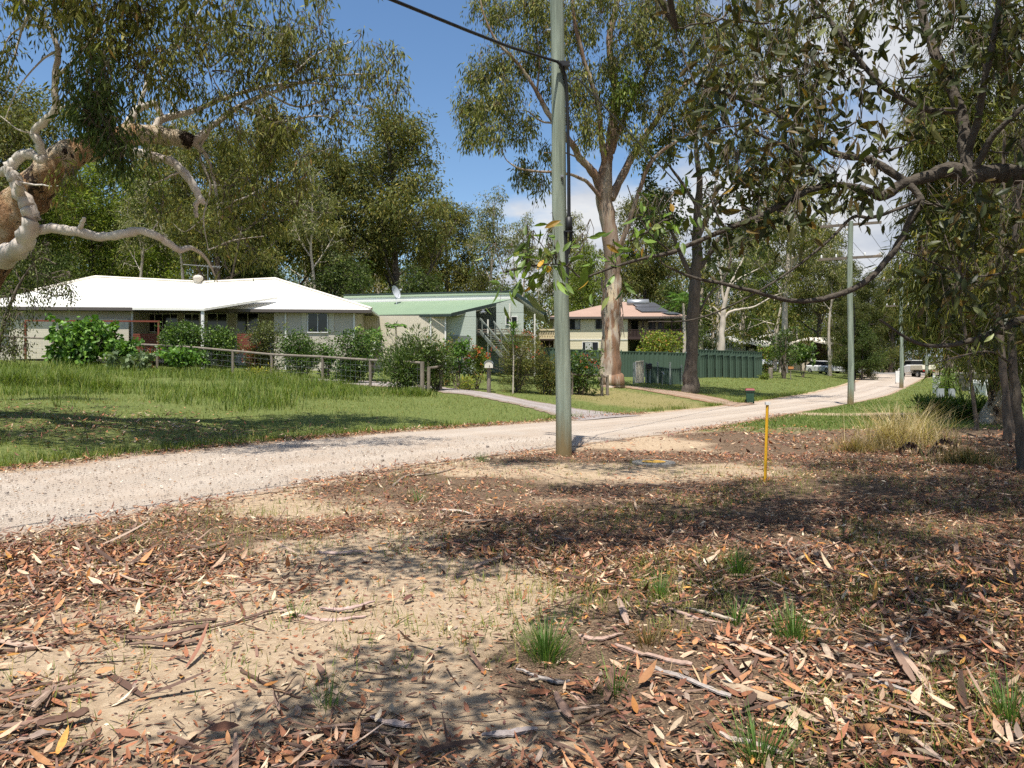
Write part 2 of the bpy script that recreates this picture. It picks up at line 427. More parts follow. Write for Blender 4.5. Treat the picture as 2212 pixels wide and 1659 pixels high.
# ------------------------------------------------------------------ road, drives
def resample(pts, step):
    p = np.asarray(pts, float); L = np.concatenate([[0], np.cumsum(np.hypot(*np.diff(p, axis=0)[:, :2].T))])
    q = np.arange(0, L[-1], step)
    return np.stack([np.interp(q, L, p[:, k]) for k in range(p.shape[1])], -1)
def strip(A_, B_, nl, nw, dz, jit, seed, name, material):
    a = np.asarray(A_, float); b = np.asarray(B_, float)
    def para(p, n):
        L = np.concatenate([[0], np.cumsum(np.hypot(*np.diff(p, axis=0).T))]); q = np.linspace(0, 1, n) ** 1.0 * L[-1]
        return np.stack([np.interp(q, L, p[:, 0]), np.interp(q, L, p[:, 1])], -1)
    a, b = para(a, nl), para(b, nl)
    g = np.random.default_rng(seed)
    def wob():
        w = np.cumsum(g.normal(0, 1, nl)); w -= np.convolve(w, np.ones(25) / 25, 'same'); return np.clip(w * .05 + g.normal(0, .05, nl), -jit, jit)
    u = nrm(b - a); a = a - u * wob()[:, None]; b = b + u * wob()[:, None]
    k = np.linspace(0, 1, nw)
    xy = a[:, None] * (1 - k)[None, :, None] + b[:, None] * k[None, :, None]
    z = height(xy[..., 0], xy[..., 1]) + dz
    crown = .03 * (1 - (2 * k - 1) ** 2)
    edge = np.minimum(k, 1 - k)[None] * np.hypot(*(b - a).T)[:, None]
    z = z + crown[None]
    v = np.concatenate([xy, z[..., None]], -1).reshape(-1, 3)
    ii = np.arange(nl - 1)[:, None] * nw; jj = np.arange(nw - 1)[None]
    f = np.stack([ii + jj, ii + jj + 1, ii + nw + jj + 1, ii + nw + jj], -1).reshape(-1, 4)
    G = Geo(); e = np.clip(edge / .8, 0, 1).reshape(-1)
    G.add(v, f, tint=np.stack([e, np.repeat(k[None], nl, 0).reshape(-1), e], -1))
    return tag(G.build(name, material, smooth=True), kind='structure')
def gravel_mat(name, c0, c1, c2, edge):
    m, t, bs, lk = nodes_mat(name)
    tc = t.nodes.new('ShaderNodeTexCoord').outputs['Object']
    at = t.nodes.new('ShaderNodeAttribute'); at.attribute_name = 'tint'
    sp = t.nodes.new('ShaderNodeSeparateColor'); lk(at.outputs['Color'], sp.inputs[0])
    a = nz_node(t, 60, 6, .75, tc); b = nz_node(t, .9, 6, .6, tc); e = nz_node(t, 6, 8, .7, tc)
    vo = t.nodes.new('ShaderNodeTexVoronoi'); vo.inputs['Scale'].default_value = 38; lk(tc, vo.inputs['Vector'])
    base = ramp(t, a, (.3, c0), (.52, c1), (.72, c2))
    base = mixc(t, math_n(t, 'MULTIPLY', ramp(t, b, (.42, (0, 0, 0)), (.62, (1, 1, 1))), .28), base, edge)
    # two faint wheel tracks along the road
    wt_ = math_n(t, 'ABSOLUTE', math_n(t, 'SUBTRACT', math_n(t, 'ABSOLUTE', math_n(t, 'SUBTRACT', sp.outputs[1], .5)), .2))
    trk = ramp(t, math_n(t, 'ADD', wt_, math_n(t, 'MULTIPLY', math_n(t, 'SUBTRACT', e, .5), .12)), (.02, (.35, .35, .35)), (.09, (0, 0, 0)))
    base = mixc(t, trk, base, c2)
    ed = ramp(t, math_n(t, 'ADD', sp.outputs[0], math_n(t, 'MULTIPLY', math_n(t, 'SUBTRACT', e, .5), 1.1)), (.12, (1, 1, 1)), (.5, (0, 0, 0)))
    base = mixc(t, ed, base, edge)
    lk(base, bs.inputs['Base Color']); bs.inputs['Roughness'].default_value = .95; bs.inputs['Specular IOR Level'].default_value = .1
    lk(bump_n(t, math_n(t, 'ADD', math_n(t, 'MULTIPLY', vo.outputs['Distance'], .8), a), .55, .02), bs.inputs['Normal'])
    return m
M_ROAD = gravel_mat('pale_gravel', (.27, .22, .175), (.40, .34, .28), (.51, .445, .375), (.34, .24, .16))
strip(E_NEAR, E_FAR, 1300, 15, .008, .16, 5, 'road', M_ROAD)
M_DRIVE = gravel_mat('grey_gravel', (.17, .145, .135), (.30, .265, .25), (.42, .38, .36), (.22, .17, .12))
up = [ground_at(*q)[:2] for q in ((1395, 899), (1250, 884), (1150, 866), (1050, 848), (960, 837), (860, 826), (700, 818), (560, 812))]
lo = [ground_at(*q)[:2] for q in ((1240, 912), (1180, 893), (1110, 874), (1040, 860), (965, 850), (868, 838), (700, 826), (560, 818))]
strip(lo, up, 340, 12, .018, .1, 6, 'driveway', M_DRIVE)
M_PATH = gravel_mat('leafy_gravel', (.16, .10, .065), (.30, .21, .15), (.42, .33, .26), (.22, .13, .07))
up = [ground_at(*q)[:2] for q in ((1640, 874), (1560, 862), (1480, 848), (1400, 838), (1350, 833))]
lo = [ground_at(*q)[:2] for q in ((1590, 880), (1520, 868), (1450, 855), (1390, 844), (1350, 839))]
strip(lo, up, 200, 8, .02, .12, 7, 'footpath', M_PATH)
M_ASPH = gravel_mat('asphalt', (.13, .125, .125), (.2, .195, .195), (.27, .265, .265), (.2, .19, .17))
strip([(38, 101), (60, 103), (150, 104)], [(38, 118), (60, 119), (150, 120)], 120, 8, .05, .1, 8, 'asphalt_road', M_ASPH)

# ------------------------------------------------------------------ posts, poles, wires
M_POLE, t, bs, lk = nodes_mat('treated_pole_wood')
tcn = t.nodes.new('ShaderNodeTexCoord').outputs['Object']
mp = t.nodes.new('ShaderNodeMapping'); mp.inputs['Scale'].default_value = (9, 9, .55); lk(tcn, mp.inputs[0])
g1 = nz_node(t, 1.0, 7, .6, mp.outputs[0]); g2 = nz_node(t, .9, 5, .6, tcn); mp2 = t.nodes.new('ShaderNodeMapping'); mp2.inputs['Scale'].default_value = (40, 40, 1.2); lk(tcn, mp2.inputs[0]); g3 = nz_node(t, 1.0, 6, .7, mp2.outputs[0])
cw = ramp(t, g1, (.3, (.125, .15, .115)), (.5, (.235, .275, .215)), (.7, (.35, .40, .32)))
cw = mixc(t, ramp(t, g3, (.5, (0, 0, 0)), (.72, (.5, .5, .5))), cw, (.09, .095, .075))
cw = mixc(t, ramp(t, g2, (.55, (0, 0, 0)), (.75, (.45, .45, .45))), cw, (.25, .235, .19))
sz = t.nodes.new('ShaderNodeSeparateXYZ'); lk(tcn, sz.inputs[0])
ft = ramp(t, math_n(t, 'ADD', sz.outputs[2], math_n(t, 'MULTIPLY', math_n(t, 'SUBTRACT', g1, .5), 1.1)), (0.1, (1, 1, 1)), (.85, (0, 0, 0)))
cw = mixc(t, ft, cw, (.20, .15, .075))
lk(cw, bs.inputs['Base Color']); bs.inputs['Roughness'].default_value = .85; bs.inputs['Specular IOR Level'].default_value = .2
lk(bump_n(t, g3, .6, .015), bs.inputs['Normal'])
M_BLACK = mat('black_plastic', (.012, .012, .013), rough=.5, spec=.4)
M_STEEL = mat('galvanised_steel', (.35, .36, .37), rough=.45, metal=.7)
M_WOODGREY = mat('weathered_timber', (.26, .22, .175), rough=.9, noise=(6, (.12, .10, .08), .8, (1, 1, .3)), bump=(20, .6))
M_CROSSARM = mat('crossarm_timber', (.20, .165, .13), rough=.9, noise=(6, (.10, .08, .06), .8, (.3, 1, 1)))
M_PORC = mat('white_porcelain', (.75, .75, .72), rough=.3)

pb = ground_at(1218, 985)
PD = pb[1]
pole = thing('power_pole', 'nearest weathered green grey timber power pole with black cable down its side', 'power pole', (pb[0], pb[1], pb[2]), group='timber power poles along the road')
def rel(v, o): return np.asarray(v, float) - np.asarray(o.location)
G = Geo()
hs = np.concatenate([np.linspace(-.4, 10.5, 26)])
px = np.array([1218 - (h - 0) * 16 / 8.26 for h in hs])
pts = np.stack([(px - CX) / FX * PD - pb[0], 0 * hs, hs], -1)
pts[:, 0] += .012 * np.sin(hs * 1.1)
G.tube(pts, np.interp(hs, [-.4, 0, 1, 10.5], [.155, .15, .142, .118]), n=22, lump=.012, seed=2)
G.build('pole_shaft', M_POLE, pole, smooth=True)
cdir = nrm(np.array([1.69, -1.9, 0.]))
def crossarm(par, z, half, dx=0.0, cd=cdir, ins=(-.92, -.45, .45, .92), off=.14):
    g = Geo(); n = np.array([-cd[1], cd[0], 0.]) * off
    g.bar(np.array([dx, 0, z]) - cd * half + n, np.array([dx, 0, z]) + cd * half + n, .09, .11)
    a = g.build('crossarm', M_CROSSARM, par)
    for k in ins:
        h = Geo(); c = np.array([dx, 0, z]) + cd * half * k + n
        h.tube([c + (0, 0, .05), c + (0, 0, .09), c + (0, 0, .12), c + (0, 0, .16), c + (0, 0, .2)], [.03, .045, .03, .045, .02], n=8)
        h.build('insulator', M_PORC, a, smooth=True)
crossarm(pole, 10.1, 1.27, dx=pts[-2, 0]); crossarm(pole, 9.0, 1.27, dx=pts[-5, 0])
G = Geo()                                                    # riser cable down the right-hand side
R_ = lambda x, y, d: rel(P(x, y, d), pole)
G.tube([R_(1203, 132, PD - .22), R_(1212, 140, PD - .2), R_(1218, 156, PD - .14), R_(1224, 185, PD - .1), R_(1226, 250, PD - .09), R_(1228.5, 360, PD - .08), R_(1229, 475, PD - .08)], [.03, .034, .034, .03, .03, .03, .034], n=10)
G.build('riser_cable', M_BLACK, pole, smooth=True)
G = Geo()
c0 = R_(1229, 484, PD - .09)
G.tube([c0 + (0, 0, .13), c0 + (0, 0, .12), c0 + (0, 0, -.11), c0 + (0, 0, -.12)], [.03, .066, .066, .05], n=12)
G.tube([c0 + (-.01, -.0, -.13), c0 + (-.01, 0, -.16)], [.1, .1], n=10)
G.tube([c0 + (-.07, -.0, -.15), c0 + (-.06, 0, -.36), c0 + (-.03, 0, -.75), c0 + (-.02, 0, -1.0)], [.045, .04, .03, .02], n=8)
G.tube([c0 + (.04, -.0, -.15), c0 + (.03, 0, -.36), c0 + (-.01, 0, -.55)], [.035, .03, .02], n=8)
G.build('cable_joint_box', M_BLACK, pole, smooth=True)
G = Geo(); c0 = R_(1219, 141, PD - .12)
G.box(c0, (.16, .2, .09)); G.bar(c0 + (-.1, .0, -.02), c0 + (.1, -.05, -.02), .03)
G.build('cable_clamp', M_BLACK, pole)
G = Geo(); c0 = R_(1214, 381, PD - .135)
G.box(c0, (.05, .03, .05)); G.tube([c0 + (0, .02, 0), c0 + (0, -.035, 0)], [.018, .018], n=8)
G.build('bolt', M_STEEL, pole)
G = Geo(); G.bar(R_(1181, 64, PD), R_(1196, 64, PD), .022); G.build('step_peg', M_STEEL, pole)
def wire(name, pts, r, label, cat, m=M_BLACK, n=6, group=None):
    g = Geo(); p = np.asarray(pts, float); o = p[0].copy()
    g.tube(p - o, r, n=n); ob = g.build(name, m, smooth=True); ob.location = tuple(o)
    return tag(ob, label, cat, group)
def sag(a, b, s, n=14):
    a = np.asarray(a, float); b = np.asarray(b, float); t_ = np.linspace(0, 1, n)[:, None]
    return a * (1 - t_) + b * t_ - np.array([0, 0, 1.0]) * s * 4 * t_ * (1 - t_)
wire('overhead_cable', [P(-900, -700, 4.6), P(100, -330, 6.8), P(600, -120, 8.6), P(838, -4, 9.8), P(1010, 66, 11.2), P(1100, 101, 12.2), P(1203, 133, PD - .22)], .026, 'thick black overhead cable sloping down from the sky to the nearest timber pole', 'cable', n=8)
wire('overhead_cable', [P(1232, 200, PD - .08), P(1232, 178, PD - .1), P(1239, 168, PD + .2), P(1250, 172, PD + .8), *sag(P(1262, 184, PD + 1.5), P(1710, 640, 46), .15)], np.concatenate([[.016] * 4, np.linspace(.016, .02, 14)]), 'thin black cable looping off the nearest timber pole and dropping behind the trees', 'cable')

def far_pole(px_, d, ytop, r, label, arms, lean=0.0):
    b = at_d(px_, d); top = EYE + (HY - ytop) / FX * d
    o = thing('power_pole', label, 'power pole', b, group='timber power poles along the road')
    g = Geo(); z = np.linspace(-.3, top - b[2], 14); k = z / z[-1]
    g.tube(np.stack([lean * k + .03 * np.sin(k * 7), 0 * z, z], -1), np.interp(z, [0, z[-1]], [r, r * .78]), n=14, lump=.012, seed=abs(int(px_)))
    g.build('pole_shaft', M_POLE, o, smooth=True)
    for ya, half in arms:
        crossarm(o, EYE + (HY - ya) / FX * d - b[2], half, dx=lean, cd=nrm(np.array([.75, -.35, 0.])))
    g = Geo(); zz = np.linspace(.6, (top - b[2]) * .55, 12)
    g.tube(np.stack([r * 1.02 + .035 * np.sin(zz * 2.1), -.06 + 0 * zz, zz], -1), .018, n=5); g.build('riser_cable', M_BLACK, o)
    return o, b, top
p2 = far_pole(1837, 33, 478, .135, 'tall pale green timber pole with two crossarms on the near grass verge', [(484, 1.25), (556, 1.3)])
p3 = far_pole(1947, 53, 597, .14, 'pale green timber pole where the gravel bends, beside a white panel', [(602, 1.2), (660, 1.0)])
p4 = far_pole(2001, 80, 640, .15, 'most distant thin timber pole above the parked ute', [(650, 1.2)])
ca = nrm(np.array([.75, -.35, 0.]))
for k, h in ((-1.1, 0), (-.5, 1), (.5, 2), (1.1, 3)):
    w = ['outermost', 'second', 'third', 'last'][h]
    wire('power_line', sag(pb + (pts[-2, 0], 0, 10.25) + cdir * k, p2[1] + (0, 0, p2[2] - p2[1][2] - .05) + ca * k, .45), .0075, 'thin dark power line strung from the nearest pole to the next pole down the road', 'power line', group='power lines between poles')
    wire('power_line', sag(p2[1] + (0, 0, p2[2] - p2[1][2] - .05) + ca * k, p3[1] + (0, 0, p3[2] - p3[1][2] - .05) + ca * k, .35), .009, 'thin dark power line strung from the tall crossarm pole to the pole at the bend', 'power line', group='power lines further along')
# yellow marker stake
mk = ground_at(1652, 1040); mt = P(1657.5, 868, mk[1] + .02)
st = thing('marker_post', 'slim yellow marker stake with a white cap standing in leaf litter', 'marker post', mk)
M_YEL = mat('yellow_paint', (.72, .40, .02), rough=.5, noise=(9, (.5, .25, .012), .6, (1, 1, .25)))
M_WHITE = mat('white_paint', (.78, .77, .74), rough=.5, noise=(5, (.6, .58, .54), .5, (1, 1, 1)))
tp = mt - mk
G = Geo(); hw = .024
# steel angle picket: two flanges
for da, db in (((-hw, 0), (.006, 0)), ):
    pass
k = tp * 0.965
G.hexa([np.array([-hw, -.02, -.1]), np.array([.004, -.032, -.1]), np.array([.004, -.024, -.1]), np.array([-hw, -.012, -.1]), k + (-hw, -.02, 0), k + (.004, -.032, 0), k + (.004, -.024, 0), k + (-hw, -.012, 0)])
G.hexa([np.array([.004, -.032, -.1]), np.array([hw, .0, -.1]), np.array([hw - .006, .006, -.1]), np.array([.004, -.024, -.1]), k + (.004, -.032, 0), k + (hw, .0, 0), k + (hw - .006, .006, 0), k + (.004, -.024, 0)])
G.build('stake', M_YEL, st)
G = Geo(); G.box(k + (0, -.012, .018), (.062, .055, .042)); G.build('cap', M_WHITE, st)
# hydrant pit lid
q = ground_at(1412, 1004)
pit = thing('pit_lid', 'flat round concrete pit lid with a yellow painted patch', 'pit lid', q)
G = Geo(); a_ = np.arange(28) / 28 * 2 * math.pi
G.slab([(.36 * math.cos(v), .36 * math.sin(v), .045) for v in a_], .1)
G.tube([(.2 * math.cos(v), .2 * math.sin(v), .046) for v in np.linspace(0, 2 * math.pi, 25)], .008, n=5, cap=False)
G.build('concrete_ring', mat('old_concrete', (.3, .28, .25), rough=.95, noise=(12, (.16, .14, .12), .8, (1, 1, 1))), pit)
G = Geo(); G.slab([(.17 * math.cos(v) * 1.15, .2 * math.sin(v), .056) for v in a_], .02); G.build('yellow_cover', mat('worn_yellow', (.55, .30, .02), rough=.7, noise=(18, (.3, .22, .1), .7, (1, 1, 1))), pit)
# wheelie bin
bb = ground_at(1620, 872)
bw = thing('wheelie_bin', 'dark green wheelie bin with a red lid at the far edge of the gravel', 'bin', bb, rotz=math.radians(-14))
M_BIN = mat('green_bin_plastic', (.025, .075, .045), rough=.55, spec=.3, noise=(3, (.05, .095, .07), .6, (1, 1, 1)))
M_RED = mat('red_lid_plastic', (.20, .03, .035), rough=.55)
sc = 32 * bb[1] / FX
G = Geo(); H = sc * .9; w0, w1 = H * .24, H * .31
G.hexa([(-w0, -w0, .06), (w0, -w0, .06), (w0, w0 * 1.05, .06), (-w0, w0 * 1.05, .06), (-w1, -w1, H), (w1, -w1, H), (w1, w1 * 1.1, H), (-w1, w1 * 1.1, H)])
G.box((0, 0, H - .03), (w1 * 2.1, w1 * 2.25, .05))
for x in (-.5, 0, .5): G.box((x * w0, -w0 * 1.13, H * .42), (.02, .02, H * .5))
G.build('bin_body', M_BIN, bw)
G = Geo(); G.hexa([(-w1 * 1.12, -w1 * 1.2, H), (w1 * 1.12, -w1 * 1.2, H), (w1 * 1.12, w1 * 1.2, H), (-w1 * 1.12, w1 * 1.2, H), (-w1 * .9, -w1 * .95, H + .07), (w1 * .9, -w1 * .95, H + .07), (w1 * .95, w1 * 1.15, H + .09), (-w1 * .95, w1 * 1.15, H + .09)])
G.tube([(-w1 * .8, w1 * 1.3, H), (w1 * .8, w1 * 1.3, H)], .025, n=6)
G.build('lid', M_RED, bw)
for x in (-1, 1):
    G = Geo(); G.tube([(x * w0 * .95, w0 * 1.05, .1), (x * (w0 * .95 + .06), w0 * 1.05, .1)], [.1, .1], n=12); G.build('wheel', M_BLACK, bw)
# ------------------------------------------------------------------ houses
class Fr:
    """upright facade frame: origin seen at a pixel column and depth, turned by an angle"""
    def __init__(self, px, d, deg=0.0):
        a = math.radians(deg); self.O = np.array([(px - CX) / FX * d, d, 0.]); self.U = np.array([math.cos(a), math.sin(a), 0]); self.Vv = np.array([-math.sin(a), math.cos(a), 0])
    def u(self, px, v=0.0):
        k = (px - CX) / FX; o = self.O + self.Vv * v
        return (k * o[1] - o[0]) / (self.U[0] - k * self.U[1])
    def at(self, px, py, v=0.0):
        p = self.O + self.Vv * v + self.U * self.u(px, v)
        p[2] = EYE + (HY - py) / FX * p[1]
        return p
    def w(self, u, v, z):
        p = self.O + self.U * u + self.Vv * v; p[2] = z; return p
def fbox(G, fr, x0, x1, yt, yb, v0, v1, pz0=None, pz1=None, **k):
    u0, u1 = fr.u(x0, v0), fr.u(x1, v0)
    dm = (fr.O + fr.Vv * v0 + fr.U * (u0 + u1) / 2)[1]
    z1 = EYE + (HY - yt) / FX * dm if pz1 is None else pz1
    z0 = EYE + (HY - yb) / FX * dm if pz0 is None else pz0
    G.hexa([fr.w(u0, v0, z0), fr.w(u1, v0, z0), fr.w(u1, v1, z0), fr.w(u0, v1, z0), fr.w(u0, v0, z1), fr.w(u1, v0, z1), fr.w(u1, v1, z1), fr.w(u0, v1, z1)], **k)
class House:
    def __init__(self, name, label, cat, fr, group=None):
        self.fr = fr; self.o = thing(name, label, cat, fr.O, group)
    def loc(self, ob):
        for v in ob.data.vertices: pass
        return ob
    def part(self, name, m, build, parent=None, smooth=False, label=None):
        G = Geo(); build(G)
        G.V = [v - self.fr.O for v in G.V]
        ob = G.build(name, m, parent or self.o, smooth)
        if label: ob['label'] = label
        return ob
    def window(self, x0, x1, yt, yb, v, mf, mp, mull=1, fw=.05, name='window', curtain=None):
        fr = self.fr
        u0, u1 = fr.u(x0, v), fr.u(x1, v); dm = (fr.O + fr.Vv * v + fr.U * (u0 + u1) / 2)[1]
        z1 = EYE + (HY - yt) / FX * dm; z0 = EYE + (HY - yb) / FX * dm
        def bx(G, ua, ub, za, zb, va, vb):
            G.hexa([fr.w(ua, va, za), fr.w(ub, va, za), fr.w(ub, vb, za), fr.w(ua, vb, za), fr.w(ua, va, zb), fr.w(ub, va, zb), fr.w(ub, vb, zb), fr.w(ua, vb, zb)])
        def fb(G):
            bx(G, u0, u1, z1 - fw, z1, v - .05, v - .004); bx(G, u0, u1, z0, z0 + fw, v - .07, v - .004)
            bx(G, u0, u0 + fw, z0 + fw, z1 - fw, v - .05, v - .004); bx(G, u1 - fw, u1, z0 + fw, z1 - fw, v - .05, v - .004)
            for k in range(1, mull + 1):
                m_ = u0 + (u1 - u0) * k / (mull + 1); bx(G, m_ - fw * .35, m_ + fw * .35, z0 + fw, z1 - fw, v - .04, v - .006)
        f = self.part(name, mf, fb)
        def pb_(G): bx(G, u0 + fw * .6, u1 - fw * .6, z0 + fw * .6, z1 - fw * .6, v - .022, v - .008)
        self.part('pane', mp, pb_, f)
        return f
M_ROOFW = mat('white_steel_roof', (.80, .78, .72), rough=.45, spec=.35, noise=(.7, (.72, .69, .62), .5, (1, 1, 1)), stripe=(0, .19, .18))
M_WALLB = mat('beige_render', (.50, .46, .385), rough=.9, noise=(2.5, (.44, .40, .33), .6, (1, 1, .6)))
M_GLASS = mat('dark_glass', (.012, .014, .016), rough=.08, spec=.5)
M_FRAME = mat('white_window_frame', (.7, .69, .66), rough=.5)
M_GUTTER = mat('brown_gutter', (.10, .085, .075), rough=.5)
M_GARAGE = mat('cream_roller_door', (.58, .53, .42), rough=.7, stripe=(2, .12, .25))
M_REDWOOD = mat('red_stained_timber', (.20, .055, .03), rough=.7, noise=(4, (.13, .04, .025), .7, (.4, 1, 3)))
M_CREAMCOR = mat('cream_corrugated', (.62, .56, .44), rough=.65, stripe=(0, .14, .3), noise=(1.3, (.55, .50, .40), .5, (3, 1, .3)))
M_PIPE = mat('white_pipe', (.74, .73, .70), rough=.5)

# --- long low house with the white hipped roof
F1 = Fr(440, 40.0, 5.0)
h1 = House('white_roof_house', 'long low beige house with a white hipped metal roof behind the rail fence', 'house', F1)
gz = 1.2
def b(G):
    fbox(G, F1, -60, 287, 664, 0, .3, 9.0, pz0=gz)
    fbox(G, F1, 287, 592, 664, 0, 2.6, 9.0, pz0=gz)
    fbox(G, F1, 592, 768, 664, 0, .5, 9.0, pz0=gz)
h1.part('wall', M_WALLB, b)
EZ = F1.at(440, 664, -.35)[2]
def eave(px, v): p = F1.at(px, 660, v); p[2] = EZ; return p
e = [eave(-70, -.3), eave(290, -.3), eave(592, .2), eave(803, .15)]
rg = [F1.at(205, 599, 4.4), F1.at(440, 611, 4.0), F1.at(594, 603, 4.4)]
bk = [F1.w(F1.u(-70, -.3), 9.6, EZ), F1.w(F1.u(803, .15), 9.6, EZ)]
def b(G):
    G.slab([e[0], e[1], rg[0]], .1); G.slab([e[1], rg[1], rg[0]], .1); G.slab([e[1], e[2], rg[1]], .1); G.slab([e[2], rg[2], rg[1]], .1); G.slab([e[2], e[3], rg[2]], .1)
    G.slab([e[3], bk[1], rg[2]], .1); G.slab([bk[1], rg[1], rg[2]], .1); G.slab([bk[1], bk[0], rg[1]], .1); G.slab([bk[0], rg[0], rg[1]], .1); G.slab([bk[0], e[0], rg[0]], .1)
roof1 = h1.part('roof', M_ROOFW, b)
def b(G):
    for a, c in zip([rg[0], rg[1], e[0] + (rg[0] - e[0]) * .5, e[3], rg[1]], [rg[1], rg[2], rg[0], rg[2], rg[1] + (e[2] - rg[1]) * .55 + np.array([-1.8, 0, 0])]):
        G.tube([a + (0, 0, .03), c + (0, 0, .03)], .09, n=6)
h1.part('ridge_cap', mat('cream_ridge', (.66, .61, .52), rough=.6), b, roof1)
def b(G):
    for a, c in zip(e[:-1], e[1:]): G.bar(a + (0, 0, -.12) - F1.Vv * .06, c + (0, 0, -.12) - F1.Vv * .06, .12, .16)
    G.slab([e[0] + (0, 0, -.17), e[3] + (0, 0, -.17), e[3] + F1.Vv * 1.2 + (0, 0, -.17), e[0] + F1.Vv * 1.2 + (0, 0, -.17)], .03)
h1.part('gutter', M_GUTTER, b)
pr = [F1.at(286, 664, -1.6), F1.at(441, 666, -1.8), F1.at(600, 641, 1.0), F1.at(290, 643, .9)]
def b(G): G.slab(pr, .12)
h1.part('porch_roof', M_ROOFW, b)
def b(G):
    p = F1.at(438, 668, -1.65); G.box((p[0], p[1], (p[2] + gz) / 2), (.13, .13, p[2] - gz))
    p = F1.at(592, 668, .35); G.tube([(p[0], p[1], p[2]), (p[0], p[1], gz)], .045, n=8)
    p = F1.at(617, 668, .42); G.tube([(p[0], p[1], p[2]), (p[0], p[1], gz)], .045, n=8)
    p = F1.at(766, 668, .42); G.tube([(p[0], p[1], p[2]), (p[0], p[1], gz)], .045, n=8)
for px_, v_, nm, sz_ in ((438, -1.65, 'porch_post', .14), (617, .44, 'downpipe', .08), (765, .44, 'downpipe', .09), (286, .24, 'downpipe', .09)):
    def b(G, px_=px_, v_=v_, sz_=sz_):
        p = F1.at(px_, 668, v_); G.box((p[0], p[1], (p[2] + gz) / 2), (sz_, sz_, p[2] - gz), rz=math.radians(5))
    h1.part(nm, M_PIPE, b)
h1.window(664, 709, 675, 719, .5, M_FRAME, M_GLASS)
def b(G):
    for x0, x1 in ((651, 663), (711, 722)): fbox(G, F1, x0, x1, 676, 718, .46, .496)
for x0, x1 in ((651.5, 662.5), (710.5, 721.5)):
    h1.part('shutter', mat('louvre_shutter', (.56, .53, .46), rough=.8, stripe=(2, .06, .6)), lambda G, x0=x0, x1=x1: fbox(G, F1, x0, x1, 676, 718, .455, .496))
h1.window(511, 560, 673, 719, 2.6, M_FRAME, M_GLASS)
h1.window(447, 492, 676, 735, 2.6, M_FRAME, M_GLASS, name='sliding_door')
h1.window(318, 385, 677, 718, 2.6, M_FRAME, M_GLASS, mull=3)
h1.window(398, 432, 677, 735, 2.6, M_FRAME, M_GLASS, name='sliding_door')
for x0, x1 in ((20, 128), (196, 278)):
    h1.part('garage_door', M_GARAGE, lambda G, x0=x0, x1=x1: fbox(G, F1, x0, x1, 690, 775, -.06, -.004))
for x0, x1, v0, y0 in ((287, 345, -.62, 721), (512, 545, -.5, 721), (425, 440, -.6, 723)):
    def b(G, x0=x0, x1=x1, v0=v0, y0=y0):
        for k in range(9): fbox(G, F1, x0, x1, y0 + k * 4.4, y0 + k * 4.4 + 3.6, v0, v0 + .04)
        for xe in (x0 + 1.5, x1 - 1.5): fbox(G, F1, xe - 1.5, xe + 1.5, y0, y0 + 40, v0 + .041, v0 + .1)
    h1.part('timber_screen', M_REDWOOD, b)
def b(G):
    fbox(G, F1, 53, 345, 691.5, 695, -1.6, -1.5)
    for x in (54, 247, 342): fbox(G, F1, x - 1.8, x + 1.8, 695, 775, -1.6, -1.5)
h1.part('pergola_frame', M_REDWOOD, b)
def b(G):
    p = F1.at(449, 608, 4.3); t0 = F1.at(449, 573, 4.3)
    G.tube([p - (0, 0, .3), t0], .018, n=6)
    a, c = F1.at(395, 571, 3.4), F1.at(477, 577, 4.9); G.tube([a, c], .014, n=5)
    dv = nrm(c - a); s = np.array([-dv[1], dv[0], 0]) + np.array([.35, 0, 0]); s = nrm(s)
    for k in np.linspace(.42, 1, 9):
        q = a + (c - a) * k; L = .45 + .25 * k; G.tube([q - s * L, q + s * L], .011, n=4)
    for k in (.3, .1): q = a + (c - a) * k; G.tube([q - s * .2, q + s * .2], .011, n=4)
h1.part('tv_antenna', M_STEEL, b)
def b(G):
    p = F1.at(428, 610, 3.9); z = np.array([-.25, .0, .08, .16, .26, .36, .42, .44]); r = np.array([.16, .16, .2, .26, .29, .25, .14, .02])
    G.tube([p + (0, 0, q) for q in z], r, n=16)
h1.part('roof_ventilator', mat('cream_vent', (.62, .57, .48), rough=.5, stripe=(0, .06, .6)), b, smooth=True)

# --- green-roofed house
F2 = Fr(976, 45.4, 0)
h2 = House('green_roof_house', 'pale green weatherboard house with a green metal roof and a white strip above it', 'house', F2)
M_ROOFG = mat('green_steel_roof', (.215, .29, .185), rough=.5, spec=.3, stripe=(0, .2, .35), noise=(.8, (.18, .25, .165), .6, (1, 1, 1)))
M_WBG = mat('pale_green_weatherboard', (.42, .47, .41), rough=.75, stripe=(2, .17, .25))
M_DGREEN = mat('dark_green_trim', (.03, .045, .04), rough=.5)
M_CREAM = mat('cream_trim', (.62, .60, .53), rough=.6)
Fc, El, Tr, Tl = P(976, 677, 45), P(735, 681, 47), P(1109, 646, 48.8), P(742, 654, 51.5)
Ap, Rc = Tr + (.06, .04, .47), P(1178, 675, 46.6)
h2.part('roof', M_ROOFG, lambda G: (G.slab([El, Fc, Tr, Tl], .1),))
Apb, Rcb = P(860, 640, 60), P(1010, 668, 58)
Al = Tl + (0, .12, .49)
h2.part('roof', M_ROOFG, lambda G: (G.slab([Ap + (0, 0, -.02), Rc, Rc + (.6, 9, 0), Ap + (-.6, 9, 0)], .1), G.slab([Ap, Ap + (-.6, 9, 0), Al + (-.6, 8, 0), Al], .1)), label='rear roof slope')
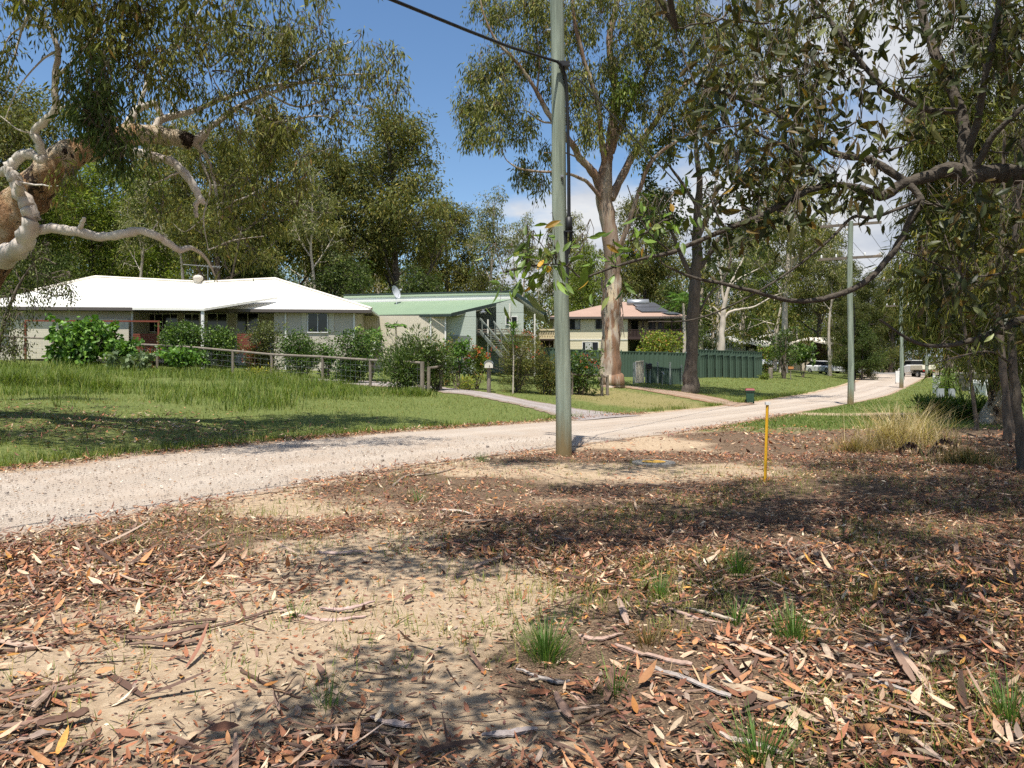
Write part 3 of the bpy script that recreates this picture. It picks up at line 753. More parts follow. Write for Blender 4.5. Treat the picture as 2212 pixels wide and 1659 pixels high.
h2.part('clerestory_band', mat('white_band', (.76, .76, .72), rough=.6, stripe=(2, .16, .5)), lambda G: G.hexa([Tl + (0, .1, -.1), Tr + (0, .1, -.1), Tr + (0, .3, -.1), Tl + (0, .3, -.1), Tl + (0, .1, .33), Tr + (0, .1, .33), Tr + (0, .3, .33), Tl + (0, .3, .33)]))
h2.part('ridge_fascia', mat('sage_fascia', (.36, .44, .31), rough=.6), lambda G: G.hexa([Tl + (0, .04, .332), Tr + (0, .04, .332), Tr + (0, .09, .332), Tl + (0, .09, .332), Tl + (0, .04, .455), Tr + (0, .04, .455), Tr + (0, .09, .455), Tl + (0, .09, .455)]))
def b(G):
    G.bar(Al + (0, 0, .06), Ap + (0, 0, .06), .1, .09)
    for a, c in ((Fc, Tr), (Tr + (0, -.05, .05), Ap), (Ap, Rc)): G.bar(a + (0, -.07, -.08), c + (0, -.07, -.08), .06, .2)
    G.bar(El + (0, -.1, -.12), Fc + (0, -.1, -.12), .12, .14); G.bar(Rc + (0.05, 0, -.1), Rc + (.65, 9, -.1), .12, .14)
h2.part('barge_board', M_DGREEN, b)
g2 = 1.2
h2.part('corrugated_screen', M_CREAMCOR, lambda G: fbox(G, F2, 786, 961, 682, 0, 0, .12, pz0=g2))
h2.part('wall', M_WBG, lambda G: (fbox(G, F2, 961, 1028, 683.5, 0, .3, 4.0, pz0=g2),
    G.poly([P(961, 684, 45.7), P(1028, 684, 45.7), P(1028, 670.5, 45.7)]), ))
h2.part('side_wall', M_WBG, lambda G: fbox(G, F2, 740, 783, 684, 0, .4, .8, pz0=g2))
h2.part('upper_wall', M_WBG, lambda G: (fbox(G, F2, 1072, 1131, 672, 0, 1.4, 6.0, pz0=3.4), G.poly([P(1072, 674, 46.79), P(1131, 674, 46.79), P(1131, 658, 46.79), P(1110, 645, 46.79), P(1072, 656, 46.79)])))
h2.part('porch_wall', mat('shaded_porch_wall', (.20, .25, .23), rough=.8, stripe=(2, .17, .9)), lambda G: (fbox(G, F2, 1020, 1090, 655, 0, 3.4, 3.6, pz0=g2),))  # porch shade is put into this darker board colour
h2.part('soffit', M_CREAM, lambda G: (G.slab([Ap + (0.1, .0, -.16), Rc + (-.1, 0, -.12), Rc + (.5, 8.8, -.12), Ap + (-.5, 8.8, -.16)], .03), G.slab([Fc + (.3, .2, -.1), Tr + (0, 0, -.16), Tr + (-1, 5, -.16), Fc + (-.4, 3, -.1)], .03)))
h2.window(1092, 1118, 683, 702, 1.4, M_FRAME, M_GLASS, mull=1)
for x_, v_, y0_ in ((1101, 1.1, 655), (1155, .8, 678), (1054, .6, 690)):
    h2.part('porch_post', M_CREAM, lambda G, x_=x_, v_=v_, y0_=y0_: fbox(G, F2, x_ - 1.6, x_ + 1.6, y0_, 0, v_, v_ + .1, pz0=g2 + (2.2 if x_ == 1101 else 0)))
for x_ in (930, 962):
    h2.part('downpipe', M_PIPE, lambda G, x_=x_: fbox(G, F2, x_ - 1.6, x_ + 1.6, 679, 0, -.1, -.01, pz0=g2))
h2.part('garage_door', mat('grey_green_roller_door', (.20, .22, .20), rough=.6, stripe=(2, .09, .7)), lambda G: fbox(G, F2, 973, 1015, 725, 0, .24, .297, pz0=g2))
def b(G):
    fbox(G, F2, 1028, 1150, 722, 726, 1.0, 3.3)
    for y in (716, 711): fbox(G, F2, 1030, 1100, y, y + 2, .9, 1.0)
h2.part('porch_deck', M_WOODGREY, b)
def b(G):
    a0, a1 = F2.at(1037, 716, .7), F2.at(1085, 772, -1.4); c0, c1 = F2.at(1066, 722, .9), F2.at(1100, 770, -.9)
    for a, c in ((a0, a1), (c0, c1)):
        G.bar(a, c, .06, .2)
    G.bar(a0 + (0, 0, .8), a1 + (0, 0, .8), .06, .1); G.bar(c0 + (0, 0, .8), c1 + (0, 0, .8), .06, .1)
    for k in np.linspace(.05, .95, 10):
        p, q = a0 + (a1 - a0) * k, c0 + (c1 - c0) * k; G.bar(p, q, .26, .04)
    for k in (.1, .5, .95):
        for a, c in ((a0, a1), (c0, c1)):
            p = a + (c - a) * k; G.bar(p, p + (0, 0, .8), .07)
h2.part('stairs', mat('grey_green_timber', (.16, .175, .15), rough=.85), b)
dp = P(973, 658, 49)
def b(G):
    c = P(972, 681 - 44, 49.4); c = P(852, 633, 49.9); ax = nrm(np.array([.82, -.45, .35])); s = nrm(np.cross(ax, (0, 0, 1))); u = np.cross(s, ax)
    R = .48; n = 20; rings = []
    for k, r in enumerate((.02, .2, .36, R)):
        rings.append([c + ax * (.35 * (r / R) ** 2 * R) + (s * math.cos(q) * .86 + u * math.sin(q)) * r for q in np.arange(n) / n * 2 * math.pi])
    v = np.array(rings).reshape(-1, 3); i = np.arange(3)[:, None] * n; j = np.arange(n)[None]
    G.add(v, np.stack([i + j, i + (j + 1) % n, i + n + (j + 1) % n, i + n + j], -1).reshape(-1, 4))
    base = P(857, 652, 49.6); G.tube([base - (0, 0, .3), base + (0, 0, .15), c - ax * .05], .025, n=6)
    G.tube([c - u * R * .9 + ax * .1, c + ax * .55], .015, n=5); G.tube([c + ax * .5, c + ax * .62], .05, n=8)
h2.part('satellite_dish', mat('grey_dish', (.42, .44, .47), rough=.45), b, smooth=True)
def b(G):
    p = P(1044, 672, 45.2); G.box(p, (.12, .15, .2)); 
    for s_ in (-.16, .14): G.tube([p + (s_ * .3, -.05, -.05), p + (s_, -.2, -.12)], [.05, .08], n=8)
h2.part('flood_light', M_STEEL, b)

# --- cream two-storey house with terracotta roof
F3 = Fr(1355, 60, -3)
h3 = House('cream_house', 'two storey cream weatherboard house with a pinkish terracotta roof and dark verandah', 'house', F3)
M_WBC = mat('cream_weatherboard', (.66, .59, .42), rough=.75, stripe=(2, .2, .25))
M_ROOFT = mat('terracotta_roof', (.37, .25, .19), rough=.7, stripe=(0, .25, .3), noise=(1.2, (.30, .20, .15), .7, (1, 1, 1)))
M_BROWN = mat('dark_brown_timber', (.05, .03, .025), rough=.7)
g3 = .9
h3.part('wall', M_WBC, lambda G: (fbox(G, F3, 1196, 1356, 687, 0, 0, 8, pz0=g3), fbox(G, F3, 1356.5, 1432, 687, 0, 2.2, 8, pz0=g3)))
e3 = F3.at(1340, 683.5, -.28)[2]
q = [F3.w(F3.u(1187, -.28), -.28, e3), F3.w(F3.u(1487, -.28), -.28, e3), F3.w(F3.u(1487, -.28), 9, e3), F3.w(F3.u(1187, -.28), 9, e3)]
r3 = [F3.at(1327, 652.5, 4.0), F3.at(1366, 652.5, 4.0)]
def b(G): G.slab([q[0], q[1], r3[1], r3[0]], .1); G.slab([q[1], q[2], r3[1]], .1); G.slab([q[2], q[3], r3[0], r3[1]], .1); G.slab([q[3], q[0], r3[0]], .1)
h3.part('roof', M_ROOFT, b)
h3.part('gutter', M_GUTTER, lambda G: (G.bar(q[0] + (0, -.07, -.1), q[1] + (0, -.07, -.1), .12, .16), G.slab([p + (0, 0, -.2) for p in q], .03)))
M_ALU = mat('dark_window_frame', (.12, .11, .10), rough=.5)
M_CURT = mat('lace_curtain', (.34, .33, .29), rough=.8, noise=(10, (.2, .2, .18), .6, (1, 1, .2)))
w = h3.window(1230, 1253.5, 688.8, 712, 0, M_ALU, M_GLASS)
h3.part('curtain', M_CURT, lambda G: fbox(G, F3, 1242.5, 1252.5, 689.8, 711, -.034, -.025), w)
h3.window(1286.5, 1309, 688.5, 711, 0, M_ALU, M_GLASS)
w = h3.window(1257.5, 1293, 738, 758, 0, M_FRAME, M_GLASS)
h3.part('screen', mat('security_mesh', (.42, .42, .40), rough=.7), lambda G: fbox(G, F3, 1264, 1280, 739, 757.5, -.034, -.025), w)
h3.part('storey_band', M_CREAM, lambda G: fbox(G, F3, 1196, 1355.8, 732, 735, -.035, -.003))
def b(G):
    fbox(G, F3, 1166, 1198, 710.5, 714, -.3, -.2); fbox(G, F3, 1166, 1198, 729, 732, -.3, -.2)
    for k in range(9):
        a = F3.at(1166 + k * 3.6, 711, -.24); c = F3.at(1166 + k * 3.6 + 5, 731, -.24); G.bar(a, c, .05, .02)
        a = F3.at(1166 + k * 3.6 + 5, 711, -.21); c = F3.at(1166 + k * 3.6, 731, -.21); G.bar(a, c, .05, .02)
    fbox(G, F3, 1166, 1198, 712, 731, -.17, -.15)
h3.part('lattice_screen', mat('cream_lattice', (.60, .50, .31), rough=.7), b)
h3.part('side_deck', M_BROWN, lambda G: (fbox(G, F3, 1166, 1198, 732, 735, -.3, 4), fbox(G, F3, 1170, 1172, 735, 0, -.2, -.1, pz0=g3), fbox(G, F3, 1186, 1188, 735, 0, -.2, -.1, pz0=g3), fbox(G, F3, 1168, 1196, 736, 0, 2.5, 2.6, pz0=g3)))  # last box is a dark sheet for the shade below the deck
h3.part('verandah_floor', M_BROWN, lambda G: fbox(G, F3, 1356, 1474, 729, 733, -.1, 2.2))
def b(G):
    fbox(G, F3, 1356, 1473, 711, 713, -.08, .0); fbox(G, F3, 1356, 1473, 727, 729, -.08, 0)
    for k in np.arange(1357, 1473, 3.1): fbox(G, F3, k, k + 1.9, 713, 727, -.06, -.03)
h3.part('verandah_railing', M_BROWN, b)
for x_ in (1389, 1410, 1433, 1451, 1470):
    h3.part('verandah_post', M_BROWN, lambda G, x_=x_: fbox(G, F3, x_ - 1.6, x_ + 1.6, 686, 0, -.06, .06, pz0=g3))
h3.window(1363, 1379, 689, 727, 2.2, M_ALU, M_GLASS, mull=0, name='door')
h3.window(1401, 1416, 690, 712, 2.2, M_ALU, M_GLASS)
h3.window(1421, 1430, 690, 712, 2.2, M_ALU, M_GLASS, mull=0)
h3.part('under_verandah_shade', M_GLASS, lambda G: fbox(G, F3, 1360, 1420, 737, 0, 2.12, 2.19, pz0=g3))  # dark sheet standing in for the shade below the verandah
def b(G):
    d_ = (q[1] - q[0]); a = r3[1] + (q[1] - r3[1]) * .12 + (q[0] - r3[1]) * .10
    n_ = nrm(np.cross(q[1] - q[0], r3[0] - q[0])); 
    for (s0, s1, t0, t1) in ((.62, .80, .56, .86), (.66, .86, .24, .52), (.86, .95, .06, .2)):
        p = lambda s, t: q[0] + (q[1] - q[0]) * s + ((r3[0] + r3[1]) / 2 - (q[0] + q[1]) / 2) * t + n_ * .12
        G.slab([p(s0, t0), p(s1, t0), p(s1 - .06, t1), p(s0 - .06, t1)], .05)
h3.part('solar_panel', mat('solar_glass', (.075, .075, .08), rough=.3, stripe=(0, .5, .2)), b)
def b(G):
    p = F3.at(1378, 654, 3.2); s = F3.U
    G.tube([p - s * .95, p - s * .9, p + s * .9, p + s * .95], [.1, .3, .3, .1], n=14)
h3.part('solar_water_tank', M_STEEL, b, smooth=True)

# --- far houses
F4 = Fr(1600, 88, 8)
h4 = House('navy_house', 'far navy house with overlapping white roofs beyond the green fence', 'house', F4)
M_NAVY = mat('navy_boards', (.03, .035, .05), rough=.7); M_GREYW = mat('light_grey_wall', (.36, .36, .37), rough=.8)
g4 = .8
h4.part('wall', M_NAVY, lambda G: (fbox(G, F4, 1611, 1672, 742, 0, .6, 7, pz0=g4), fbox(G, F4, 1620, 1690, 726, 740, 5, 9)))
h4.part('garage_wall', M_GREYW, lambda G: fbox(G, F4, 1594, 1611, 739, 0, -.2, 6, pz0=g4))
h4.part('roof', M_ROOFW, lambda G: (G.slab([P(1570, 727, 86), P(1596, 740, 86), P(1620, 739.5, 86.5), P(1664, 751, 87), P(1668, 736, 94), P(1590, 724, 93)], .18),))
h4.part('upper_roof', M_ROOFW, lambda G: (G.slab([P(1618, 733.5, 92), P(1668, 720, 92), P(1712, 717, 92), P(1712, 716, 99), P(1664, 718, 99), P(1618, 731, 99)], .25),))
h4.window(1617, 1630, 753, 759, .6, M_FRAME, M_FRAME); h4.window(1636, 1645, 753, 759, .6, M_FRAME, M_FRAME)
F5 = Fr(1740, 92, -6)
h5 = House('carport_house', 'far beige house with a low gable roof and shaded carport', 'house', F5)
M_BEIGE2 = mat('warm_beige_wall', (.47, .39, .31), rough=.85)
g5 = 1.0
h5.part('wall', M_BEIGE2, lambda G: (fbox(G, F5, 1712, 1752, 742, 0, 0, 7, pz0=g5), G.poly([F5.at(1712, 742, -.002), F5.at(1752, 742, -.002), F5.at(1740, 733, -.002), F5.at(1718, 738, -.002)])))
h5.part('carport_wall', mat('shaded_brown_boards', (.10, .075, .06), rough=.8), lambda G: fbox(G, F5, 1752.3, 1800, 742, 0, 5, 5.3, pz0=g5))  # dark tone carries the shade inside the carport
h5.part('roof', mat('cream_roof', (.68, .62, .52), rough=.6, stripe=(0, .2, .3)), lambda G: (G.slab([P(1704, 743, 91), P(1738, 731, 91), P(1743, 729, 99), P(1704, 740, 99)], .2), G.slab([P(1738, 731, 91), P(1800, 743, 91), P(1806, 729, 99), P(1743, 729, 99)], .2)))
for x_ in (1753, 1797): h5.part('carport_post', M_CREAM, lambda G, x_=x_: fbox(G, F5, x_ - .8, x_ + .8, 742, 0, -.3, -.18, pz0=g5))
h5.part('awning', M_CREAM, lambda G: G.slab([F5.at(1712, 755, -1.2), F5.at(1735, 752, -1.2), F5.at(1735, 749, 0), F5.at(1712, 752, 0)], .08))

# ------------------------------------------------------------------ vehicles
M_CARW = mat('white_car_paint', (.72, .72, .71), rough=.25, spec=.5)
M_TYRE = mat('tyre_rubber', (.012, .012, .012), rough=.85); M_RIM = mat('alloy_rim', (.4, .4, .41), rough=.35, metal=.6)
M_LAMP = mat('red_lamp', (.45, .02, .02), rough=.3); M_LAMPW = mat('clear_lamp', (.6, .6, .58), rough=.2)
def wheel(par, x, y, r, w=.2):
    n = 18; a = np.arange(n) / n * 2 * math.pi
    g = Geo(); g.tube([(x - w / 2, y, r), (x - w / 2 + .03, y, r), (x + w / 2 - .03, y, r), (x + w / 2, y, r)], [r * .86, r, r, r * .86], n=n)
    t_ = g.build('wheel', M_TYRE, par, smooth=True)
    g = Geo(); s = 1 if x > 0 else -1
    g.tube([(x + s * w * .5, y, r), (x + s * (w * .5 + .015), y, r)], [r * .6, r * .52], n=n); g.build('rim', M_RIM, t_)
def loft(G, secs):
    """body skin through cross-sections of equal point count"""
    s = np.asarray(secs, float); m, n = s.shape[:2]; v = s.reshape(-1, 3)
    i = np.arange(m - 1)[:, None] * n; j = np.arange(n)[None]
    G.add(v, np.stack([i + j, i + (j + 1) % n, i + n + (j + 1) % n, i + n + j], -1).reshape(-1, 4))
    G.add(v[:n], [list(range(n))[::-1]]); G.add(v[-n:], [list(range(n))])
def sec(y, hw, zb, zt, r=.12):
    return [(-hw + r, y, zb), (hw - r, y, zb), (hw, y, zb + r), (hw, y, zt - r), (hw - r, y, zt), (-hw + r, y, zt), (-hw, y, zt - r), (-hw, y, zb + r)]
def hatchback(loc, rz, label):
    o = thing('parked_car', label, 'car', loc, rotz=rz)
    G = Geo(); loft(G, [sec(-2.1, .72, .3, .62), sec(-2.0, .82, .25, .78), sec(-1.0, .86, .22, .92), sec(0, .87, .2, .95), sec(1.2, .87, .2, .97), sec(1.9, .84, .25, .98), sec(2.05, .76, .32, .9)]); G.build('body', M_CARW, o, smooth=False)
    G = Geo(); loft(G, [sec(-1.05, .74, .9, .96, .02), sec(-.35, .68, .9, 1.38, .08), sec(.6, .68, .9, 1.46, .1), sec(1.5, .66, .9, 1.4, .1), sec(1.98, .68, .88, .98, .03)]); cb = G.build('cabin', M_GLASS, o)
    G = Geo(); loft(G, [sec(-.36, .66, 1.385, 1.41, .01), sec(.6, .665, 1.44, 1.5, .02), sec(1.5, .64, 1.385, 1.43, .01)]); G.build('roof_panel', M_CARW, o)
    for s in (-1, 1):
        for y in (-1.3, 1.25): wheel(o, s * .8, y, .31)
        G = Geo(); G.box((s * .62, -2.02, .66), (.26, .12, .13)); G.build('headlight', M_LAMPW, o)
        G = Geo(); G.box((s * .68, 2.0, .78), (.16, .12, .2)); G.build('tail_lamp', M_LAMP, o)
    return o
c = at_d(1624, 80); c[2] = EYE + (HY - 775) / FX * 80
hatchback(at_d(1622, 79, .0) + (0, 0, .35), math.radians(38), 'white car parked before the navy house, half hidden by the green fence')
hatchback(at_d(1779, 86, .0), math.radians(22), 'white car under the carport of the beige house behind a pale trunk')
ub = at_d(1996, 84); ub[2] -= .05
ut = thing('parked_ute', 'boxy white ute seen at the end of the gravel road under the distant pole', 'ute', ub, rotz=math.radians(6))
G = Geo(); loft(G, [sec(-.9, .8, .95, 1.0, .02), sec(-.8, .8, .9, 1.45, .04), sec(1.2, .82, .9, 1.45, .04)]); G.build('tray', mat('cream_tray', (.60, .56, .44), rough=.6), ut)
G = Geo(); loft(G, [sec(1.25, .8, .6, 1.5, .1), sec(2.0, .8, .5, 1.5, .1), sec(3.6, .78, .5, 1.05, .1)]); G.build('body', M_CARW, ut)
G = Geo(); loft(G, [sec(1.3, .72, 1.45, 1.95, .1), sec(2.3, .7, 1.45, 1.98, .1), sec(2.9, .7, 1.3, 1.4, .04)]); G.build('cab', M_GLASS, ut)
G = Geo(); G.box((0, 1.75, 2.0), (1.4, 1.2, .07)); G.build('cab_roof', M_CARW, ut)
for s in (-1, 1):
    for y in (0, 2.8): wheel(ut, s * .72, y, .36, .24)
    G = Geo(); G.box((s * .6, -.86, .8), (.25, .06, .12)); G.build('tail_lamp', M_LAMP, ut)
G = Geo(); G.box((0, -.8, .62), (1.5, .1, .16)); G.box((0, 1, .7), (.9, 3.6, .2)); G.build('chassis', M_BLACK, ut)

# ------------------------------------------------------------------ fences, gate, letterboxes
fen = [(-60, 722, 0, 37.7), (30, 727, 778, 37.6), (115, 731, 781, 37.4), (265, 742, None, 37), (340, 745, None, 36.6), (423, 750, None, 36.2), (503, 757, None, 35.6), (587, 765, None, 34.8), (697, 770, None, 33.4), (800, 777, None, 31.6), (912, 783, None, 29)]
fo = thing('rail_fence', 'weathered grey post and rail fence with wire along the garden shrubs', 'fence', at_d(912, 29))
tops = []
for px_, yt, yb, d in fen:
    base = at_d(px_, d); top = P(px_, yt, d); h = min(2.1, max(.95, top[2] - base[2]))
    top = base + (0, 0, h); tops.append(top)
    G = Geo(); r = .085 if px_ == 912 else .065
    zz = np.linspace(-.3, h + (.04 if px_ == 912 else 0), 6); G.tube([rel(base, fo) + (0, 0, z) for z in zz], r, n=10, lump=.05, seed=abs(int(px_))); G.build('post', M_WOODGREY, fo, smooth=False)
for a, c in zip(tops[:-1], tops[1:]):
    G = Geo(); k = np.linspace(-.01, 1.01, 6)[:, None]; m_ = rel(a, fo) * (1 - k) + rel(c, fo) * k; G.tube(m_ + (0, 0, -.02), .055, n=9, lump=.06, seed=int(abs(a[0]) * 10)); G.build('rail', M_WOODGREY, fo)
G = Geo()
for a, c in zip(tops[:-1], tops[1:]):
    for f in (.25, .5, .75):
        G.tube([rel(a, fo) - (0, 0, f * 1.05), rel(c, fo) - (0, 0, f * 1.05)], .004, n=4, cap=False)
    n = int(np.hypot(*(c - a)[:2]) / .3)
    for k in range(1, n):
        p = rel(a, fo) + (rel(c, fo) - rel(a, fo)) * k / n; G.tube([p - (0, 0, .1), p - (0, 0, 1.05)], .003, n=4, cap=False)
G.build('wire_mesh', M_STEEL, fo)
# short return to the gateway post, then the fence right of the driveway
M_OLDRAIL = M_WOODGREY
def short_fence(label, spec, name='rail_fence', th=.06):
    o = thing(name, label, 'fence', at_d(spec[0][0], spec[0][2])); tp = []
    for px_, h, d in spec:
        bs_ = at_d(px_, d); G = Geo(); G.tube([rel(bs_, o) + (0, 0, z) for z in np.linspace(-.3, h, 5)], th * 1.15, n=9, lump=.05, seed=abs(int(px_))); G.build('post', M_OLDRAIL, o); tp.append(rel(bs_, o) + (0, 0, h - .06))
    for a, c in zip(tp[:-1], tp[1:]):
        G = Geo(); G.tube([a, (a + c) / 2 - (0, 0, .02), c], th * .85, n=8, lump=.05, seed=3); G.build('rail', M_OLDRAIL, o)
    return o
short_fence('short grey rail fence return beside the oleander at the driveway mouth', [(926, 1.05, 29.3), (952, 1.1, 30.5)])
short_fence('dark low rail fence half hidden behind the bushes right of the nearest pole', [(1176, .95, 31.5), (1235, .95, 32.2), (1300, .95, 32.8), (1312, .9, 33.1)])
lb = at_d(1056, 30.5)
l1 = thing('letterbox', 'white arched letterbox on a round timber post at the driveway', 'letterbox', lb)
G = Geo(); G.tube([(0, 0, z) for z in np.linspace(-.3, 1.02, 6)], .085, n=10, lump=.05, seed=4); G.build('post', M_WOODGREY, l1)
G = Geo(); a_ = np.linspace(0, math.pi, 9); L = [(-.17, -.1), *[(-.17 * math.cos(v), .13 + .13 * math.sin(v)) for v in a_][0:], (.17, -.1)]
L = [(-.17, 0.0)] + [(-.17 * math.cos(v), .17 + .13 * math.sin(v)) for v in a_] + [(.17, 0.0)]
n = len(L); v0 = [(x, -.24, 1.02 + z) for x, z in L]; v1 = [(x, .2, 1.02 + z) for x, z in L]
G.add(v0 + v1, [[k, (k + 1) % n, n + (k + 1) % n, n + k] for k in range(n)]); G.add(v0, [list(range(n))[::-1]]); G.add(v1, [list(range(n))])
bx_ = G.build('box', mat('cream_letterbox', (.62, .58, .50), rough=.5), l1)
G = Geo(); a2 = [(-.19 * math.cos(v), .165 + .15 * math.sin(v)) for v in a_]; n = len(a2)
v0 = [(x, -.27, 1.02 + z) for x, z in a2]; v1 = [(x, .22, 1.02 + z) for x, z in a2]
v2 = [(x * .93, -.27, 1.02 + z - .01) for x, z in a2]; v3 = [(x * .93, .22, 1.02 + z - .01) for x, z in a2]
G.add(v0 + v1, [[k, k + 1, n + k + 1, n + k] for k in range(n - 1)]); G.add(v2 + v3, [[k, n + k, n + k + 1, k + 1] for k in range(n - 1)]); G.add(v0 + v2, [[k, n + k, n + k + 1, k + 1] for k in range(n - 1)])
G.build('arched_lid', mat('blue_grey_metal', (.36, .42, .48), rough=.35, metal=.4), l1)
G = Geo(); G.box((0.03, -.245, 1.1), (.018, .012, .06)); G.box((0.03, -.245, 1.07), (.04, .012, .012)); G.build('number_plate', M_BLACK, l1)

M_COLOR = mat('green_steel_sheet', (.062, .098, .07), rough=.6, spec=.15, noise=(1.5, (.08, .118, .086), .5, (1, 1, .3)))
def steel_panel(G, a, c, h0, h1, nrib=6):
    """corrugated sheet between two ground points"""
    a = np.asarray(a, float); c = np.asarray(c, float); d = nrm((c - a) * (1, 1, 0)); s = np.array([-d[1], d[0], 0])
    n = nrib * 6 + 1; k = np.linspace(0, 1, n); ph = (k * nrib) % 1; off = np.where((ph > .1) & (ph < .55), .02, -.02)
    p = a[None] + (c - a)[None] * k[:, None] + s[None] * off[:, None]
    hh = h0 + (h1 - h0) * k
    top = p + np.stack([0 * k, 0 * k, hh], -1); bot = p - (0, 0, .1)
    v = np.vstack([bot, top]); G.add(v, [[i, i + 1, n + i + 1, n + i] for i in range(n - 1)])
    G.bar(a + (0, 0, h0), c + (0, 0, h1), .07, .06)
def steel_fence(label, pts_, h, steps=True, post=True):
    o = thing('steel_fence', label, 'fence', pts_[0])
    prev = None
    for i_, (a, c) in enumerate(zip(pts_[:-1], pts_[1:])):
        a = rel(a, o); c = rel(c, o); zt = max(a[2], c[2]) + h if steps else None
        G = Geo(); steel_panel(G, a, c, (zt - a[2]) if steps else h, (zt - c[2]) if steps else h); G.build('panel', M_COLOR, o)
        G = Geo(); G.box(a + (0, 0, h / 2), (.07, .07, h + .25 + max(0, c[2] - a[2]))); G.build('post', M_COLOR, o)
    return o
def line_d(x0, d0, x1, d1, n): return [at_d(x0 + (x1 - x0) * k, d0 + (d1 - d0) * k) for k in np.linspace(0, 1, n)]
steel_fence('green steel fence running behind the big gum trunk to the dark tree', [at_d(x, d) for x, d in ((1150, 49), (1205, 49.6), (1259, 50.2), (1300, 50.7), (1342, 51.2), (1381, 51.8), (1442, 52.5), (1480, 53), (1512, 53.4))], 1.75)
# saw-toothed street run: every sheet stands at an angle to the line
zig = [at_d(1512, 53.4)]
base_l = [(1512, 53.4), (1530, 54.0), (1547, 54.6), (1563, 55.2), (1577, 55.8), (1590, 56.4), (1603, 57.0), (1616, 57.6), (1630, 58.3), (1645, 59)]
o = thing('steel_fence', 'saw toothed run of dark green steel sheets along the far grass verge', 'fence', zig[0])
for i_, ((xa, da), (xb, db)) in enumerate(zip(base_l[:-1], base_l[1:])):
    a = rel(at_d(xa, da - .45), o); c = rel(at_d(xb + 1.0, db + .15), o)
    G = Geo(); steel_panel(G, a, c, 1.62, 1.72 , nrib=4); G.build('panel', M_COLOR, o)
    G = Geo(); G.box(a + (0, 0, .85), (.07, .07, 1.95)); G.build('post', M_COLOR, o)
steel_fence('lighter green steel fence set back behind the saw toothed run', [at_d(x, d) for x, d in ((1508, 60), (1545, 61), (1582, 62), (1615, 63), (1646, 64))], 2.0)
gp = at_d(1394, 43)
gt = thing('open_gate', 'pale corrugated steel gate leaf standing open at the leafy path', 'gate', gp)
a, c = rel(at_d(1373, 42.4), gt), rel(at_d(1390, 43.0), gt)
G = Geo(); steel_panel(G, a + (0, 0, .15), c + (0, 0, .15), 1.12, 1.16, nrib=5); G.build('gate_sheet', mat('beige_steel_sheet', (.46, .43, .34), rough=.5), gt)
G = Geo(); G.bar(a + (0, 0, .08), c + (0, 0, .08), .05); G.bar(a + (0, 0, .08), a + (0, 0, 1.25), .05); G.bar(c + (0, 0, .08), c + (0, 0, 1.28), .05); G.build('gate_frame', M_GREYW, gt)
M_GPOST = mat('grey_green_post', (.22, .25, .22), rough=.7)
pf = thing('post_fence', 'low fence of grey square posts with dark green infill beside the open gate', 'fence', at_d(1420, 43.4))
pp = [(1369, 42.2, 1.25), (1395.5, 43.1, 1.22), (1420.5, 43.6, 1.3), (1447.5, 43.2, 1.32), (1472, 43.8, 1.18)]
for x_, d_, h_ in pp:
    G = Geo(); p = rel(at_d(x_, d_), pf); G.box(p + (0, 0, h_ / 2 - .1), (.09, .09, h_ + .2)); G.build('post', M_GPOST, pf)
for (xa, da, ha), (xb, db, hb) in list(zip(pp[:-1], pp[1:]))[1:]:
    G = Geo(); steel_panel(G, rel(at_d(xa, da), pf) + (0, 0, .12), rel(at_d(xb, db), pf) + (0, 0, .12), .85, .85, 5); G.build('infill_sheet', M_COLOR, pf)
lp = at_d(1404, 42.9)
l2 = thing('letterbox', 'small black letterbox on a thin post beside the open gate', 'letterbox', lp)
G = Geo(); G.box((0, 0, .55), (.07, .07, 1.3)); G.build('post', M_GPOST, l2)
G = Geo(); G.box((-.06, -.05, .98), (.3, .3, .26)); G.hexa([(-.23, -.22, 1.11), (.11, -.22, 1.11), (.11, .12, 1.11), (-.23, .12, 1.11), (-.2, -.16, 1.16), (.08, -.16, 1.16), (.08, .06, 1.16), (-.2, .06, 1.16)]); G.build('box', M_BLACK, l2)
tp_ = at_d(1430.5, 42.8)
t1 = thing('garden_tap', 'small steel tap standing between the grey fence posts', 'tap', tp_)
G = Geo(); G.tube([(0, 0, -.1), (0, 0, .62), (0.03, -.05, .68), (.06, -.12, .66), (.07, -.14, .58)], .03, n=7); G.build('pipe', M_STEEL, t1, smooth=True)
G = Geo(); G.bar((-.06, 0, .74), (.08, 0, .74), .03); G.bar((0.01, 0, .66), (.01, 0, .74), .025); G.build('handle', M_STEEL, t1)
# white panel behind the third pole
wp = at_d(1942, 62)
wb = thing('notice_board', 'white upright panel on two legs directly behind the pole at the bend', 'sign', wp)
G = Geo(); G.box((0.05, 0, .62), (.68, .06, .95)); G.build('panel_face', M_WHITE, wb)
for s in (-.24, .33): 
    G = Geo(); G.box((s, .06, .4), (.06, .05, 1.3)); G.build('leg', M_STEEL, wb)
